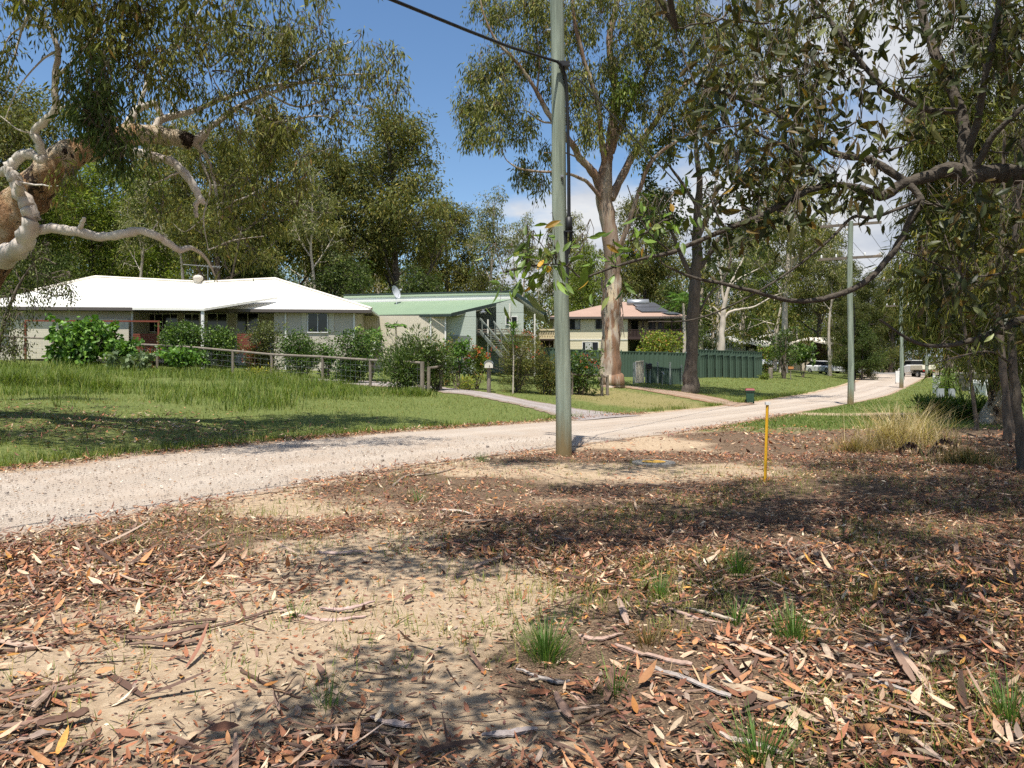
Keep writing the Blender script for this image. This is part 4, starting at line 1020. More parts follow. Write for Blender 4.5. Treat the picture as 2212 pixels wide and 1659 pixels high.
# picket fences, grey bollards, paling fence on the right
def picket(label, xa, da, xb, db, h, n):
    o = thing('picket_fence', label, 'fence', at_d(xa, da)); a, c = rel(at_d(xa, da), o), rel(at_d(xb, db), o)
    for f in (.25, .75):
        G = Geo(); G.bar(a + (0, .04, h * f), c + (0, .04, h * f), .04, .08); G.build('rail', M_WHITE, o)
    G = Geo(); d = nrm((c - a) * (1, 1, 0)); L = np.hypot(*(c - a)[:2])
    for k in range(n):
        p = a + (c - a) * (k + .5) / n; w_ = L / n * .36; s = d * w_; t_ = np.array([-d[1], d[0], 0]) * .012
        G.hexa([p - s - t_ + (0, 0, .05), p + s - t_ + (0, 0, .05), p + s + t_ + (0, 0, .05), p - s + t_ + (0, 0, .05), p - s - t_ + (0, 0, h - .06), p + s - t_ + (0, 0, h - .06), p + s + t_ + (0, 0, h - .06), p - s + t_ + (0, 0, h - .06)])
        G.poly([p - s - t_ + (0, 0, h - .06), p + s - t_ + (0, 0, h - .06), p - t_ + (0, 0, h)]); G.poly([p + s + t_ + (0, 0, h - .06), p - s + t_ + (0, 0, h - .06), p + t_ + (0, 0, h)])
        G.quad(p - s - t_ + (0, 0, h - .06), p - t_ + (0, 0, h), p + t_ + (0, 0, h), p - s + t_ + (0, 0, h - .06)); G.quad(p + s - t_ + (0, 0, h - .06), p + s + t_ + (0, 0, h - .06), p + t_ + (0, 0, h), p - t_ + (0, 0, h))
    G.build('pickets', M_WHITE, o)
    for p in (a, c):
        G = Geo(); G.box(p + (0, 0, h / 2), (.09, .09, h + .16)); G.build('post', M_WHITE, o)
picket('short white picket fence end beside the young green shrub', 2017, 45, 2028, 41.5, 1.02, 7)
picket('white picket panel in front of the paling fence by the big trunk', 2096, 44, 2131, 41.5, .86, 9)
for x_, w_, lab in ((2031, .42, 'low grey flat bollard nearest the short white picket fence'), (2056, .36, 'low grey flat bollard standing apart in the grass, right of its twin')):
    b0 = at_d(x_, 38.5); bo = thing('bollard', lab, 'bollard', b0, group='grey bollards on the verge', rotz=.3)
    G = Geo(); G.hexa([(-w_ / 2, -.05, -.1), (w_ / 2, -.05, -.1), (w_ / 2, .05, -.1), (-w_ / 2, .05, -.1), (-w_ / 2 + .02, -.05, .5), (w_ / 2, -.05, .5), (w_ / 2, .05, .5), (-w_ / 2 + .02, .05, .5)])
    G.build('slab', mat('pale_grey_slab', (.34, .36, .37), rough=.7, noise=(6, (.24, .25, .26), .6, (1, 1, 1))), bo)
    G = Geo(); G.box((w_ / 2 + .03, .03, .2), (.05, .06, .6)); G.build('stake', M_WOODGREY, bo)
pl = thing('paling_fence', 'weathered brown paling fence behind the white pickets', 'fence', at_d(2060, 50)); a, c = rel(at_d(2058, 50), pl), rel(at_d(2140, 46), pl)
G = Geo(); d = nrm((c - a) * (1, 1, 0)); rg_ = np.random.default_rng(8)
for k in range(26):
    p = a + (c - a) * (k + .5) / 26; G.box(p + (0, 0, .55), (.13, .02, 1.1 + rg_.normal(0, .02)), rz=math.atan2(d[1], d[0]))
G.build('palings', M_WOODGREY, pl)
for f in (.3, .85):
    G = Geo(); G.bar(a + (0, .04, f), c + (0, .04, f), .05, .08); G.build('rail', M_WOODGREY, pl)
# small grey stump post and little orange sign by the far verge
sp_ = at_d(1664, 60); s1 = thing('stump_post', 'short grey split post standing beside the end of the green fence', 'post', sp_)
G = Geo(); G.tube([(0, 0, -.1), (0, 0, .4), (.02, 0, .8), (.02, 0, .86)], [.2, .18, .17, .13], n=9, lump=.08, seed=9); G.build('timber', M_WOODGREY, s1)
sg = at_d(1708, 60); s2 = thing('small_sign', 'tiny orange sign board on a stake in the far grass', 'sign', sg)
G = Geo(); G.box((0, 0, .4), (.05, .05, 1.0)); G.build('stake', M_WOODGREY, s2)
G = Geo(); G.box((0, -.04, .98), (.42, .04, .2)); G.build('board', mat('faded_orange', (.45, .2, .07), rough=.7), s2)
# ------------------------------------------------------------------ foliage tools
DIAMOND = ((0, .0), (.42, 1), (1, 0))
LEAF3 = ((0, .08), (.22, .75), (.5, 1), (.78, .62), (1, .03))
BLADE = ((0, 1), (.5, .8), (1, .08))
def add_leaves(G, pos, dr, L, Wd, tint, rng, tmpl=None, curl=0.0, fold=0.0, up=None, mi=0):
    """many leaves at once; without a template each is one lance-shaped face"""
    n = len(pos)
    if n == 0: return
    dr = nrm(dr); L = np.broadcast_to(L, (n,)); Wd = np.broadcast_to(Wd, (n,)); tint = np.broadcast_to(tint, (n, 3))
    r = rng.normal(0, 1, (n, 3)) if up is None else up
    side = nrm(np.cross(dr, r)); nn = np.cross(side, dr)
    if tmpl is None:
        a = pos; m = pos + dr * (L * .45)[:, None]; s = side * (Wd * .5)[:, None]
        v = np.stack([a, m - s, pos + dr * L[:, None], m + s], 1).reshape(-1, 3)
        G.add(v, np.arange(4 * n).reshape(n, 4), tint=np.repeat(tint, 4, 0), mi=mi)
        return
    curl = np.broadcast_to(curl, (n,)); k = len(tmpl); rows = []
    for t_, w_ in tmpl:
        c = pos + dr * (L * t_)[:, None] + nn * (curl * L * (t_ * t_))[:, None] * -1
        s = side * (Wd * w_ * .5)[:, None]; f = nn * (fold * Wd * w_ * .5)[:, None]
        rows += ([c - s + f, c, c + s + f] if fold else [c - s, c + s])
    q = 3 if fold else 2
    v = np.stack(rows, 1)
    b = (np.arange(n) * k * q)[:, None, None]
    ff = []
    for i_ in range(k - 1):
        for j_ in range(q - 1):
            ff.append([i_ * q + j_, i_ * q + j_ + 1, (i_ + 1) * q + j_ + 1, (i_ + 1) * q + j_])
    f = (b + np.array(ff)[None]).reshape(-1, 4)
    G.add(v.reshape(-1, 3), f, tint=np.repeat(tint, k * q, 0), mi=mi)
FGAIN = np.array([1.30, 1.24, .88]); GGAIN = np.array([1.2, 1.12, .9])
def palette(rng, n, cols, var=.22, gain=1.0):
    c = np.array([x[:3] for x in cols]); p = np.array([x[3] if len(x) > 3 else 1 for x in cols], float); p /= p.sum()
    return np.clip(gain * c[rng.choice(len(c), n, p=p)] * np.exp(rng.normal(0, var, (n, 1))), 0, .9)
GUM = [(.092, .105, .034, 4), (.135, .145, .048, 3), (.055, .068, .026, 2.5), (.19, .18, .07, 1.3), (.17, .11, .055, .4)]
GUMPALE = [(.10, .12, .055, 3), (.15, .16, .075, 3), (.06, .08, .038, 2), (.20, .19, .09, 1)]
DARK = [(.032, .052, .018, 4), (.055, .080, .026, 3), (.085, .11, .038, 1.2)]
BRIGHT = [(.10, .145, .028, 3), (.14, .18, .038, 2), (.06, .09, .02, 2), (.20, .22, .05, .8)]
OLIVE = [(.085, .09, .032, 3), (.13, .125, .042, 2), (.06, .068, .026, 2), (.19, .16, .05, .6)]
HEDGE = [(.03, .062, .018, 3), (.055, .10, .026, 3), (.10, .155, .04, 1.2)]
VINE = [(.07, .15, .03, 3), (.11, .20, .045, 2), (.04, .09, .022, 2)]
def curve(pts, n=None):
    """smooth polyline through points (Catmull-Rom)"""
    p = np.asarray(pts, float)
    if len(p) < 3: return np.linspace(p[0], p[-1], n or 5)
    q = np.vstack([2 * p[0] - p[1], p, 2 * p[-1] - p[-2]]); out = []
    m = max(3, (n or 4 * len(p)) // (len(p) - 1))
    for i_ in range(1, len(q) - 2):
        t_ = np.linspace(0, 1, m, endpoint=False)[:, None]
        a, b_, c, d = q[i_ - 1], q[i_], q[i_ + 1], q[i_ + 2]
        out.append(.5 * ((2 * b_) + (-a + c) * t_ + (2 * a - 5 * b_ + 4 * c - d) * t_ ** 2 + (-a + 3 * b_ - 3 * c + d) * t_ ** 3))
    return np.vstack(out + [p[-1:]])
def wander(a, b, rng, amp, n=6):
    t_ = np.linspace(0, 1, n)[:, None]; p = a * (1 - t_) + b * t_
    w = rng.normal(0, amp, (n, 3)); w = np.cumsum(w, 0) * .5; w -= w[0]; w -= (w[-1] * t_)
    return p + w
def cluster(G, T, rng, c, rad, n, L, Wd, pal, hang=.75, ntw=5, src=None, twr=.006, spread=.5, tmpl=None, curl=0., fold=0., tight=.33):
    """a spray of leaves: thin twigs leave the source point, leaves hang along them"""
    c = np.asarray(c, float)
    if T is not None:
        s0 = c if src is None else src
        for _ in range(ntw):
            e_ = c + rng.normal(0, .45, 3) * rad
            T.tube(np.stack([s0, (s0 + e_) / 2 + rng.normal(0, .08, 3) * rad + (0, 0, .1 * float(np.mean(rad))), e_]), [twr * 1.6, twr, twr * .4], n=3, cap=False)
    u = rng.normal(0, 1, (n, 3)); u = nrm(u) * (rng.random((n, 1)) ** tight)
    pos = c + u * np.asarray(rad)
    d = u * spread + rng.normal(0, .45, (n, 3)); d[:, 2] -= hang * 1.5
    l_ = L * np.exp(rng.normal(0, .22, n))
    add_leaves(G, pos, d, l_, l_ * (Wd / L), palette(rng, n, pal, gain=FGAIN), rng, tmpl=tmpl, curl=curl, fold=fold)
def proto(name, seed, H, r0, cb, cr, nl, pal, nclu, nleaf, L, Wd, bark, hang=.7, lean=.03, crad=.75, flat=1.0, upang=(25, 60), top=.86, label=None, cat='tree', sub=5):
    rng = np.random.default_rng(seed)
    o = thing(name, label, cat)
    G = Geo(); C = Geo()
    n = 9; z = np.linspace(-.3, H * top, n); w = np.cumsum(rng.normal(0, lean * H / n * 1.4, (n, 2)), 0); w -= w[0]
    tr = np.stack([w[:, 0], w[:, 1], z], -1); trc = curve(tr, 28); rr = np.interp(trc[:, 2], [-.3, 0.15, .8, H * top], [r0 * 1.6, r0 * 1.25, r0, r0 * .18])
    G.tube(trc, rr, n=10, lump=.06, seed=seed)
    az = rng.uniform(0, 6.3)
    tips = []
    for k in range(nl):
        f = cb + (1 - cb) * (k + rng.uniform(.1, .9)) / nl * .98
        zz = H * top * f; p0 = np.array([np.interp(zz, trc[:, 2], trc[:, 0]), np.interp(zz, trc[:, 2], trc[:, 1]), zz])
        az += 2.4 + rng.normal(0, .35); fr = (f - cb) / (1 - cb)
        ln = cr * (1.05 - .62 * fr ** 1.5) * rng.uniform(.75, 1.15); el = math.radians(rng.uniform(*upang) + 18 * fr)
        d = np.array([math.cos(az) * math.cos(el), math.sin(az) * math.cos(el), math.sin(el)])
        p3 = p0 + d * ln * (1, 1, flat); p1 = p0 + d * ln * .4 * (1, 1, flat) + rng.normal(0, .05 * ln, 3) - (0, 0, .05 * ln)
        r1 = max(.02, r0 * .42 * (1 - .5 * fr)); lp_ = curve([p0, p1, p3], 8); G.tube(lp_, np.linspace(r1, r1 * .25, len(lp_)), n=6, cap=False, lump=.05, seed=k)
        for j in range(sub):
            t_ = .35 + .65 * (j + rng.random()) / sub; i_ = min(len(lp_) - 1, int(t_ * (len(lp_) - 1)))
            q0 = lp_[i_]; dd = nrm(d * .6 + rng.normal(0, .6, 3) + (0, 0, .25)); q1 = q0 + dd * ln * rng.uniform(.22, .42)
            G.tube(wander(q0, q1, rng, .05 * ln, 4), np.linspace(r1 * .35, r1 * .1, 4), n=4, cap=False); tips.append((q1, q0))
    for k in range(nclu):
        q1, q0 = tips[k % len(tips)]; c = q1 + rng.normal(0, .3, 3) * crad if k >= len(tips) else q1
        cluster(C, G if k < len(tips) * 2 else None, rng, c, np.array([1, 1, .72]) * crad * rng.uniform(.75, 1.3), nleaf, L, Wd, pal, hang=hang, ntw=3, src=q1, twr=.012)
    G.build('trunk', bark, o, smooth=True); C.build('crown', M_LEAF, o)
    return o
def place(src, first, px_, d, label, scale=1.0, rot=0.0, group=None, dz=-.15):
    b_ = at_d(px_, d, dz)
    if first:
        src.location = tuple(b_); src.rotation_euler = (0, 0, rot); src.scale = (scale,) * 3 if not hasattr(scale, '__len__') else scale; tag(src, label, 'tree', group); return src
    return dup(src, b_, rot, scale, label, group)

# ------------------------------------------------------------------ trees behind the houses
PT = dict(
    gum=proto('gum_tree', 11, 21, .34, .36, 6.8, 13, GUM, 190, 105, .30, .085, M_PALEBARK, hang=.8, crad=.95),
    dense=proto('gum_tree', 12, 21, .40, .22, 7.6, 17, OLIVE + [(.10, .125, .05, 2)], 290, 110, .30, .10, M_DARKBARK, hang=.45, crad=1.2, upang=(20, 55)),
    wattle=proto('wattle_tree', 13, 13, .2, .12, 4.0, 14, BRIGHT, 170, 110, .22, .07, M_DARKBARK, hang=.1, crad=.85),
    thin=proto('gum_tree', 14, 18, .20, .5, 3.6, 10, GUMPALE, 80, 70, .26, .08, M_PALEBARK, hang=.5, crad=.8, upang=(40, 70)),
    scrub=proto('scrub_tree', 15, 9, .16, .05, 3.6, 12, DARK, 130, 100, .26, .10, M_DARKBARK, hang=.3, crad=.9, upang=(10, 50)),
    column=proto('pine_tree', 16, 15, .24, .06, 3.2, 22, [(.04, .055, .02, 3), (.07, .082, .028, 2), (.10, .10, .035, 1)], 230, 90, .28, .06, M_DARKBARK, hang=.5, crad=.7, upang=(0, 35)),
)
ROW = [
 ('dense', -75, 50, 1.0, 'tall olive gum at the picture edge rising behind the leaning trunk'),
 ('wattle', 70, 57, 1.15, 'bright green wattle just behind the left end of the white roof'),
 ('dense', 60, 66, 1.12, 'tall olive gum standing behind the bright wattle at the left end of the white roof'),
 ('wattle', 205, 58, 1.2, 'bright green wattle seen under the arching white limb'),
 ('wattle', 300, 61, 1.25, 'yellowish green wattle behind the peak of the white roof'),
 ('gum', 345, 66, 1.05, 'tall pale trunked gum rising behind the middle of the white roof'),
 ('scrub', 130, 53, .8, 'dark low scrub tree behind the left hip of the white roof'),
 ('thin', 308, 55, .8, 'slim pale trunked gum closest behind the peak of the white roof'),
 ('thin', 398, 54, .85, 'slim pale gum behind the roof, left of the antenna'),
 ('dense', 464, 53, .80, 'dark trunked spreading gum directly behind the roof antenna'),
 ('scrub', 545, 56, .9, 'dark scrub tree behind the white roof, right of the antenna'),
 ('dense', 585, 68, 1.1, 'tall olive gum behind the right ridge of the white roof'),
 ('thin', 678, 57, .9, 'slim white trunked gum just right of the white roof peak'),
 ('dense', 705, 66, .92, 'broad olive gum behind the gap between the white and green roofs'),
 ('scrub', 745, 58, .9, 'dark scrub tree behind the left end of the green roof'),
 ('dense', 850, 66, 1.08, 'broad domed dark gum standing alone above the green roof'),
 ('scrub', 905, 62, .85, 'dark scrub tree behind the middle of the green roof'),
 ('dense', 965, 78, .82, 'rounded olive gum behind the right part of the green roof'),
 ('thin', 1062, 74, 1.0, 'slender pale gum with fine white branches between the green roof and near pole'),
 ('thin', 1128, 82, .95, 'slender pale gum just left of the near pole behind the houses'),
 ('scrub', 1090, 66, .75, 'dark scrub tree between the green and terracotta roofs'),
 ('gum', 1215, 84, .80, 'pale gum behind the left end of the terracotta roof'),
 ('dense', 1395, 80, .92, 'olive gum behind the solar panels of the terracotta roof'),
 ('wattle', 1265, 76, .95, 'yellowish wattle behind the middle of the terracotta roof'),
 ('scrub', 1455, 72, .9, 'dark scrub tree at the verandah end of the terracotta roofed house'),
 ('scrub', 1505, 98, .95, 'dark scrub tree behind the white forked trunk'),
 ('gum', 1692, 76, 1.1, 'massive pale gum with a broad trunk behind the navy house'),
 ('gum', 1610, 112, 1.1, 'pale gum rising behind the white roofs of the navy house'),
 ('wattle', 1650, 108, 1.4, 'bright wattle behind the navy house'),
 ('thin', 1792, 80, .9, 'pale trunked gum standing in front of the beige carport house'),
 ('dense', 1770, 104, 1.0, 'olive gum behind the beige carport house'),
 ('column', 1845, 74, .62, 'dense dark pine beside the road, left of the second pole'),
 ('column', 1878, 80, .85, 'taller dark pine between the second and third poles'),
 ('column', 1832, 92, 1.05, 'tall yellowish pine rising behind the second pole'),
 ('scrub', 1862, 73, .62, 'low dark bush hugging the road bend beside the dark pine'),
 ('dense', 1925, 122, .85, 'shaded gum across the end of the road'),
 ('wattle', 1985, 126, 1.2, 'green tree across the end of the road behind the ute'),
 ('dense', 2050, 90, .85, 'olive gum behind the white pickets'),
 ('column', 2115, 70, .95, 'dark feathery pine behind the paling fence'),
 ('wattle', 2195, 60, 1.1, 'green wattle behind the big trunk at the edge of the picture'),
]
seen = set(); rg_ = np.random.default_rng(21)
for kind, px_, d, sc_, lab in ROW:
    place(PT[kind], kind not in seen, px_, d, lab, (sc_ * rg_.uniform(.96, 1.06), sc_ * rg_.uniform(.96, 1.06), sc_), rg_.uniform(0, 6.3), 'trees behind the houses'); seen.add(kind)
# far-off wood: one mass
rng = np.random.default_rng(5)
G = Geo(); C = Geo()
for k in range(210):
    a = rng.uniform(-.85, .85); d = rng.uniform(96, 175) if k > 60 else rng.uniform(84, 112)
    x = d * math.tan(a) if k % 2 else rng.uniform(-.8, .72) * d
    if k >= 150: x = d * rng.uniform(-.75, -.02)
    H = rng.uniform(10, 18) + (rng.uniform(4, 9) if x / d < -.16 else 0) - (4 if -.15 < x / d < .06 else 0); b_ = np.array([x, d, float(height(x, d))])
    if x / d > .40 and d < 124 and x / d < .62: continue
    G.tube([b_ - (0, 0, .5), b_ + (rng.normal(0, .4), 0, H * .5), b_ + (rng.normal(0, .8), 0, H * .9)], [.28, .2, .06], n=6, cap=False)
    for _ in range(8):
        z0 = rng.uniform(.2, .8) * H; e_ = b_ + np.array([rng.normal(0, 2.4), rng.normal(0, 2), z0 + rng.uniform(1, 3)]); G.tube([b_ + (0, 0, z0), e_], [.09, .03], n=4, cap=False)
    pal = [GUM, OLIVE, DARK, GUMPALE, BRIGHT][rng.choice(5, p=[.3, .3, .2, .12, .08])]
    for _ in range(20):
        t_ = rng.uniform(.28 if k % 3 else .05, 1); c = b_ + np.array([rng.normal(0, 2.3), rng.normal(0, 2.0), H * (.1 + .9 * t_)])
        cluster(C, None, rng, c, np.array([1.6, 1.6, 1.15]) * rng.uniform(.7, 1.2), 90, .42, .15, pal, hang=.4)
for k in range(46):
    d = rng.uniform(124, 150); x = d * rng.uniform(.36, .66); H = rng.uniform(8, 14); b_ = np.array([x, d, float(height(x, d))])
    G.tube([b_ - (0, 0, .5), b_ + (0, 0, H * .9)], [.2, .05], n=6, cap=False); pal = [OLIVE, DARK, DARK, GUM][k % 4]
    for _ in range(18):
        c = b_ + np.array([rng.normal(0, 2.4), rng.normal(0, 1.6), H * (.03 + .97 * rng.random())]); cluster(C, None, rng, c, np.array([1.7, 1.6, 1.2]), 90, .42, .15, pal, hang=.3)
wood = thing('far_woodland', 'far off mass of gum woodland closing the view behind everything', 'woodland'); wood['kind'] = 'stuff'
G.build('trunks', M_PALEBARK, wood, smooth=True)['kind'] = 'stuff'; C.build('foliage', M_LEAF, wood)['kind'] = 'stuff'

# ------------------------------------------------------------------ trees drawn limb by limb
class Limbs:
    def __init__(self, o, seed):
        self.o = o; self.O = np.asarray(o.location); self.G = Geo(); self.C = Geo(); self.T = Geo(); self.pts = []; self.rad = []; self.rng = np.random.default_rng(seed); self.k = 1.0
    def limb(self, spec, n=None, sides=12, lump=.06, mi=0):
        """spec: (px, py, depth, radius)"""
        p = np.array([P(a, b, c) for a, b, c, _ in spec]) - self.O; r = np.array([s_[3] for s_ in spec], float) * self.k
        pr = curve(np.column_stack([p, r]), n or 5 * len(spec)); pr[:, 3] = np.maximum(pr[:, 3], .003)
        if len(pr) > 6:
            w = self.rng.normal(0, 1, (len(pr), 3)); w = (w + np.roll(w, 1, 0)) * .5; w[:2] = 0; w[-1] = 0; pr[:, :3] += w * np.minimum(pr[:, 3:4] * .16, .04)
            pr[:, 3] *= np.exp(np.convolve(self.rng.normal(0, .055, len(pr)), np.ones(2) / 2, 'same'))
        self.G.tube(pr[:, :3], pr[:, 3], n=sides, lump=lump, seed=len(self.pts), mi=mi)
        self.pts.append(pr[:, :3]); self.rad.append(pr[:, 3]); return pr
    def nearest(self, c, up=True):
        P_ = np.vstack(self.pts); R_2 = np.concatenate(self.rad)
        dd = np.linalg.norm((P_ - c) * (1, 1, 1.25), axis=1) + (P_[:, 2] > c[2] + .3) * .6
        k = dd.argmin(); return P_[k], R_2[k]
    def blob(self, px_, py, d, rpx, ncl, nleaf, L, Wd, pal, hang=.9, dj=.5, crad=.42, ry=None, tmpl=None, curl=0., fold=0., branch=True, ntw=4, twr=.007, base_r=None):
        rng = self.rng; c = P(px_, py, d) - self.O; R = rpx / FX * d; Ry = (ry or rpx) / FX * d
        if branch:
            q, r = self.nearest(c); r = min(r * .5, .012 + .016 * np.linalg.norm(c - q)) if base_r is None else base_r
            w = wander(q, c, rng, .05 * np.linalg.norm(c - q), 7); self.G.tube(w, np.linspace(r, max(.006, r * .3), 7), n=5, cap=False); self.pts.append(w[2:]); self.rad.append(np.full(5, r * .5))
        for _ in range(ncl):
            u = nrm(rng.normal(0, 1, 3)) * rng.random() ** .45; e_ = c + u * (R, R * dj * 2, Ry)
            if branch: self.T.tube(wander(c + (e_ - c) * .1, e_ + (0, 0, .12), rng, .05 * R, 4), np.array([2.0, 1.5, 1.1, .7]) * min(twr, .009), n=3, cap=False)
            cluster(self.C, self.T if branch else None, rng, e_, np.array([.8, .8, 1.15]) * crad * rng.uniform(.7, 1.3), nleaf, L, Wd, pal, hang=hang, ntw=ntw, src=e_ + (0, 0, .15), twr=twr, tmpl=tmpl, curl=curl, fold=fold, tight=.5)
    def done(self, bark, leaf=None):
        self.G.build('trunk', bark, self.o, smooth=True)
        C = self.C
        off = C.n; C.V += self.T.V; C.F += [f + off for f in self.T.F]; C.T += self.T.T; C.M += [m_ + 1 for m_ in self.T.M]; C.n += self.T.n
        if C.n: C.build('crown', [leaf or M_LEAF, M_TWIG], self.o)

# --- leaning gum on the left
D0 = 15.5
lg = thing('leaning_gum', 'old gum with a thick leaning trunk, white twisting limbs and hanging leaves over the verge', 'tree', at_d(-150, D0))
K = Limbs(lg, 41); K.k = .98
K.limb([(-190, 985, D0, .75), (-160, 800, D0, .62), (-95, 660, D0, .55), (-20, 545, D0, .50), (35, 455, D0 - .1, .44), (80, 400, D0 - .2, .37), (135, 342, D0 - .2, .32), (190, 318, D0, .28), (250, 300, D0 + .2, .25), (330, 292, D0 + .4, .21), (415, 308, D0 + .6, .17)], sides=18, lump=.10, mi=1)
K.k = .72
K.limb([(5, 560, D0 - .5, .30), (40, 535, D0 - .8, .27), (62, 505, D0 - 1, .24), (65, 470, D0 - 1.1, .21), (57, 440, D0 - 1.1, .2), (42, 412, D0 - 1.1, .18), (30, 385, D0 - 1.1, .17), (22, 364, D0 - 1.1, .16), (34, 345, D0 - 1.1, .14), (58, 334, D0 - 1.1, .13), (80, 340, D0 - 1.1, .12), (90, 345, D0 - 1.1, .12), (90, 326, D0 - 1.1, .115), (80, 300, D0 - 1.2, .11), (72, 288, D0 - 1.2, .1), (95, 262, D0 - 1.3, .1), (120, 238, D0 - 1.4, .09), (118, 170, D0 - 1.5, .08), (125, 110, D0 - 1.5, .07), (105, 60, D0 - 1.5, .055), (62, 30, D0 - 1.5, .045), (40, -30, D0 - 1.5, .03)], sides=12, lump=.09)
K.limb([(22, 364, D0 - 1.1, .13), (0, 372, D0 - 1, .11), (-40, 360, D0 - 1, .1), (-90, 330, D0 - 1, .08)], sides=9)
K.limb([(45, 425, D0 - 1.1, .12), (42, 400, D0 - 1.4, .1), (42, 394, D0 - 1.5, .085)], sides=9, lump=.2)
K.limb([(70, 505, D0 - .9, .14), (85, 497, D0 - .9, .135), (120, 492, D0 - .9, .13), (170, 502, D0 - .9, .13), (215, 512, D0 - .8, .125), (255, 508, D0 - .8, .12), (295, 500, D0 - .7, .12), (335, 508, D0 - .6, .11), (365, 526, D0 - .4, .10), (388, 540, D0 - .2, .09), (408, 536, D0, .07), (432, 545, D0 + .3, .05), (455, 575, D0 + .7, .035), (470, 610, D0 + 1, .015)], sides=10, lump=.08)
K.limb([(170, 500, D0 - .9, .07), (178, 480, D0 - 1, .06), (182, 470, D0 - 1.05, .045)], sides=7)
K.limb([(225, 312, D0 + .1, .16), (260, 325, D0 - .1, .145), (300, 330, D0 - .3, .135), (345, 342, D0 - .4, .125), (382, 358, D0 - .4, .12), (405, 382, D0 - .4, .115), (424, 412, D0 - .4, .11), (434, 430, D0 - .4, .095), (441, 440, D0 - .4, .05)], sides=10, lump=.1)
K.limb([(432, 428, D0 - .4, .08), (422, 445, D0 - .4, .07), (425, 470, D0 - .4, .05)], sides=8, lump=.1)
K.limb([(265, 300, D0 + .2, .15), (275, 270, D0 + .3, .13), (300, 235, D0 + .4, .11), (335, 225, D0 + .5, .09), (350, 250, D0 + .5, .07)], sides=9)
K.limb([(330, 292, D0 + .4, .13), (345, 262, D0 + .5, .11), (385, 248, D0 + .6, .10), (425, 238, D0 + .7, .085), (480, 214, D0 + .9, .07), (560, 190, D0 + 1.2, .055), (650, 178, D0 + 1.5, .04), (740, 190, D0 + 1.8, .025)], sides=8)
K.limb([(415, 308, D0 + .6, .13), (455, 275, D0 + .8, .1), (520, 228, D0 + 1.1, .08), (600, 195, D0 + 1.4, .06), (700, 165, D0 + 1.8, .04), (800, 160, D0 + 2, .025)], sides=8)
K.limb([(415, 308, D0 + .6, .10), (440, 330, D0 + .8, .07), (460, 380, D0 + 1, .055), (470, 440, D0 + 1, .04), (475, 500, D0 + 1, .02)], sides=7)
K.limb([(300, 235, D0 + .4, .07), (330, 150, D0 + .6, .055), (400, 70, D0 + .9, .04), (460, -20, D0 + 1, .03)], sides=7)
K.limb([(118, 170, D0 - 1.5, .05), (160, 130, D0 - 1.8, .04), (215, 60, D0 - 2, .03), (260, 0, D0 - 2.2, .025)], sides=7)
K.limb([(105, 60, D0 - 1.5, .04), (60, 55, D0 - 1.4, .03), (20, 80, D0 - 1.3, .022), (0, 130, D0 - 1.2, .015)], sides=6)
K.k = 1.0
for l_ in ([(62, 30, 14, .03), (45, 70, 14, .022), (30, 130, 14, .016), (12, 175, 14, .01)], [(105, 60, 14, .03), (80, 20, 14, .022), (30, -10, 14, .015)], [(125, 110, 14, .03), (90, 130, 14, .02), (40, 190, 14, .012), (10, 260, 14, .008)], [(120, 238, 14.1, .03), (160, 225, 14, .02), (200, 230, 14, .012)], [(72, 288, 14.3, .02), (40, 280, 14.2, .014), (0, 250, 14.2, .009)],
           [(455, 275, 16.3, .05), (430, 330, 16.3, .035), (455, 400, 16.3, .025), (440, 470, 16.2, .016), (450, 540, 16.2, .01)], [(470, 440, 16.5, .025), (520, 430, 16.5, .018), (580, 400, 16.6, .01)], [(450, 540, 16.2, .014), (500, 520, 16.3, .011), (570, 510, 16.4, .007)], [(440, 470, 16.2, .014), (400, 500, 16, .01), (370, 480, 15.9, .006)], [(385, 248, 16.1, .05), (360, 200, 16.2, .035), (340, 130, 16.3, .02)],
           [(560, 190, 16.7, .03), (640, 230, 16.9, .022), (720, 215, 17.2, .014), (800, 235, 17.4, .008)], [(520, 228, 16.6, .04), (600, 262, 16.8, .03), (690, 250, 17, .018), (770, 275, 17.2, .008)], [(600, 195, 16.9, .03), (680, 120, 17, .02), (760, 90, 17.2, .01)]):
    K.limb(l_, sides=6)
LG = dict(L=.15, Wd=.034)
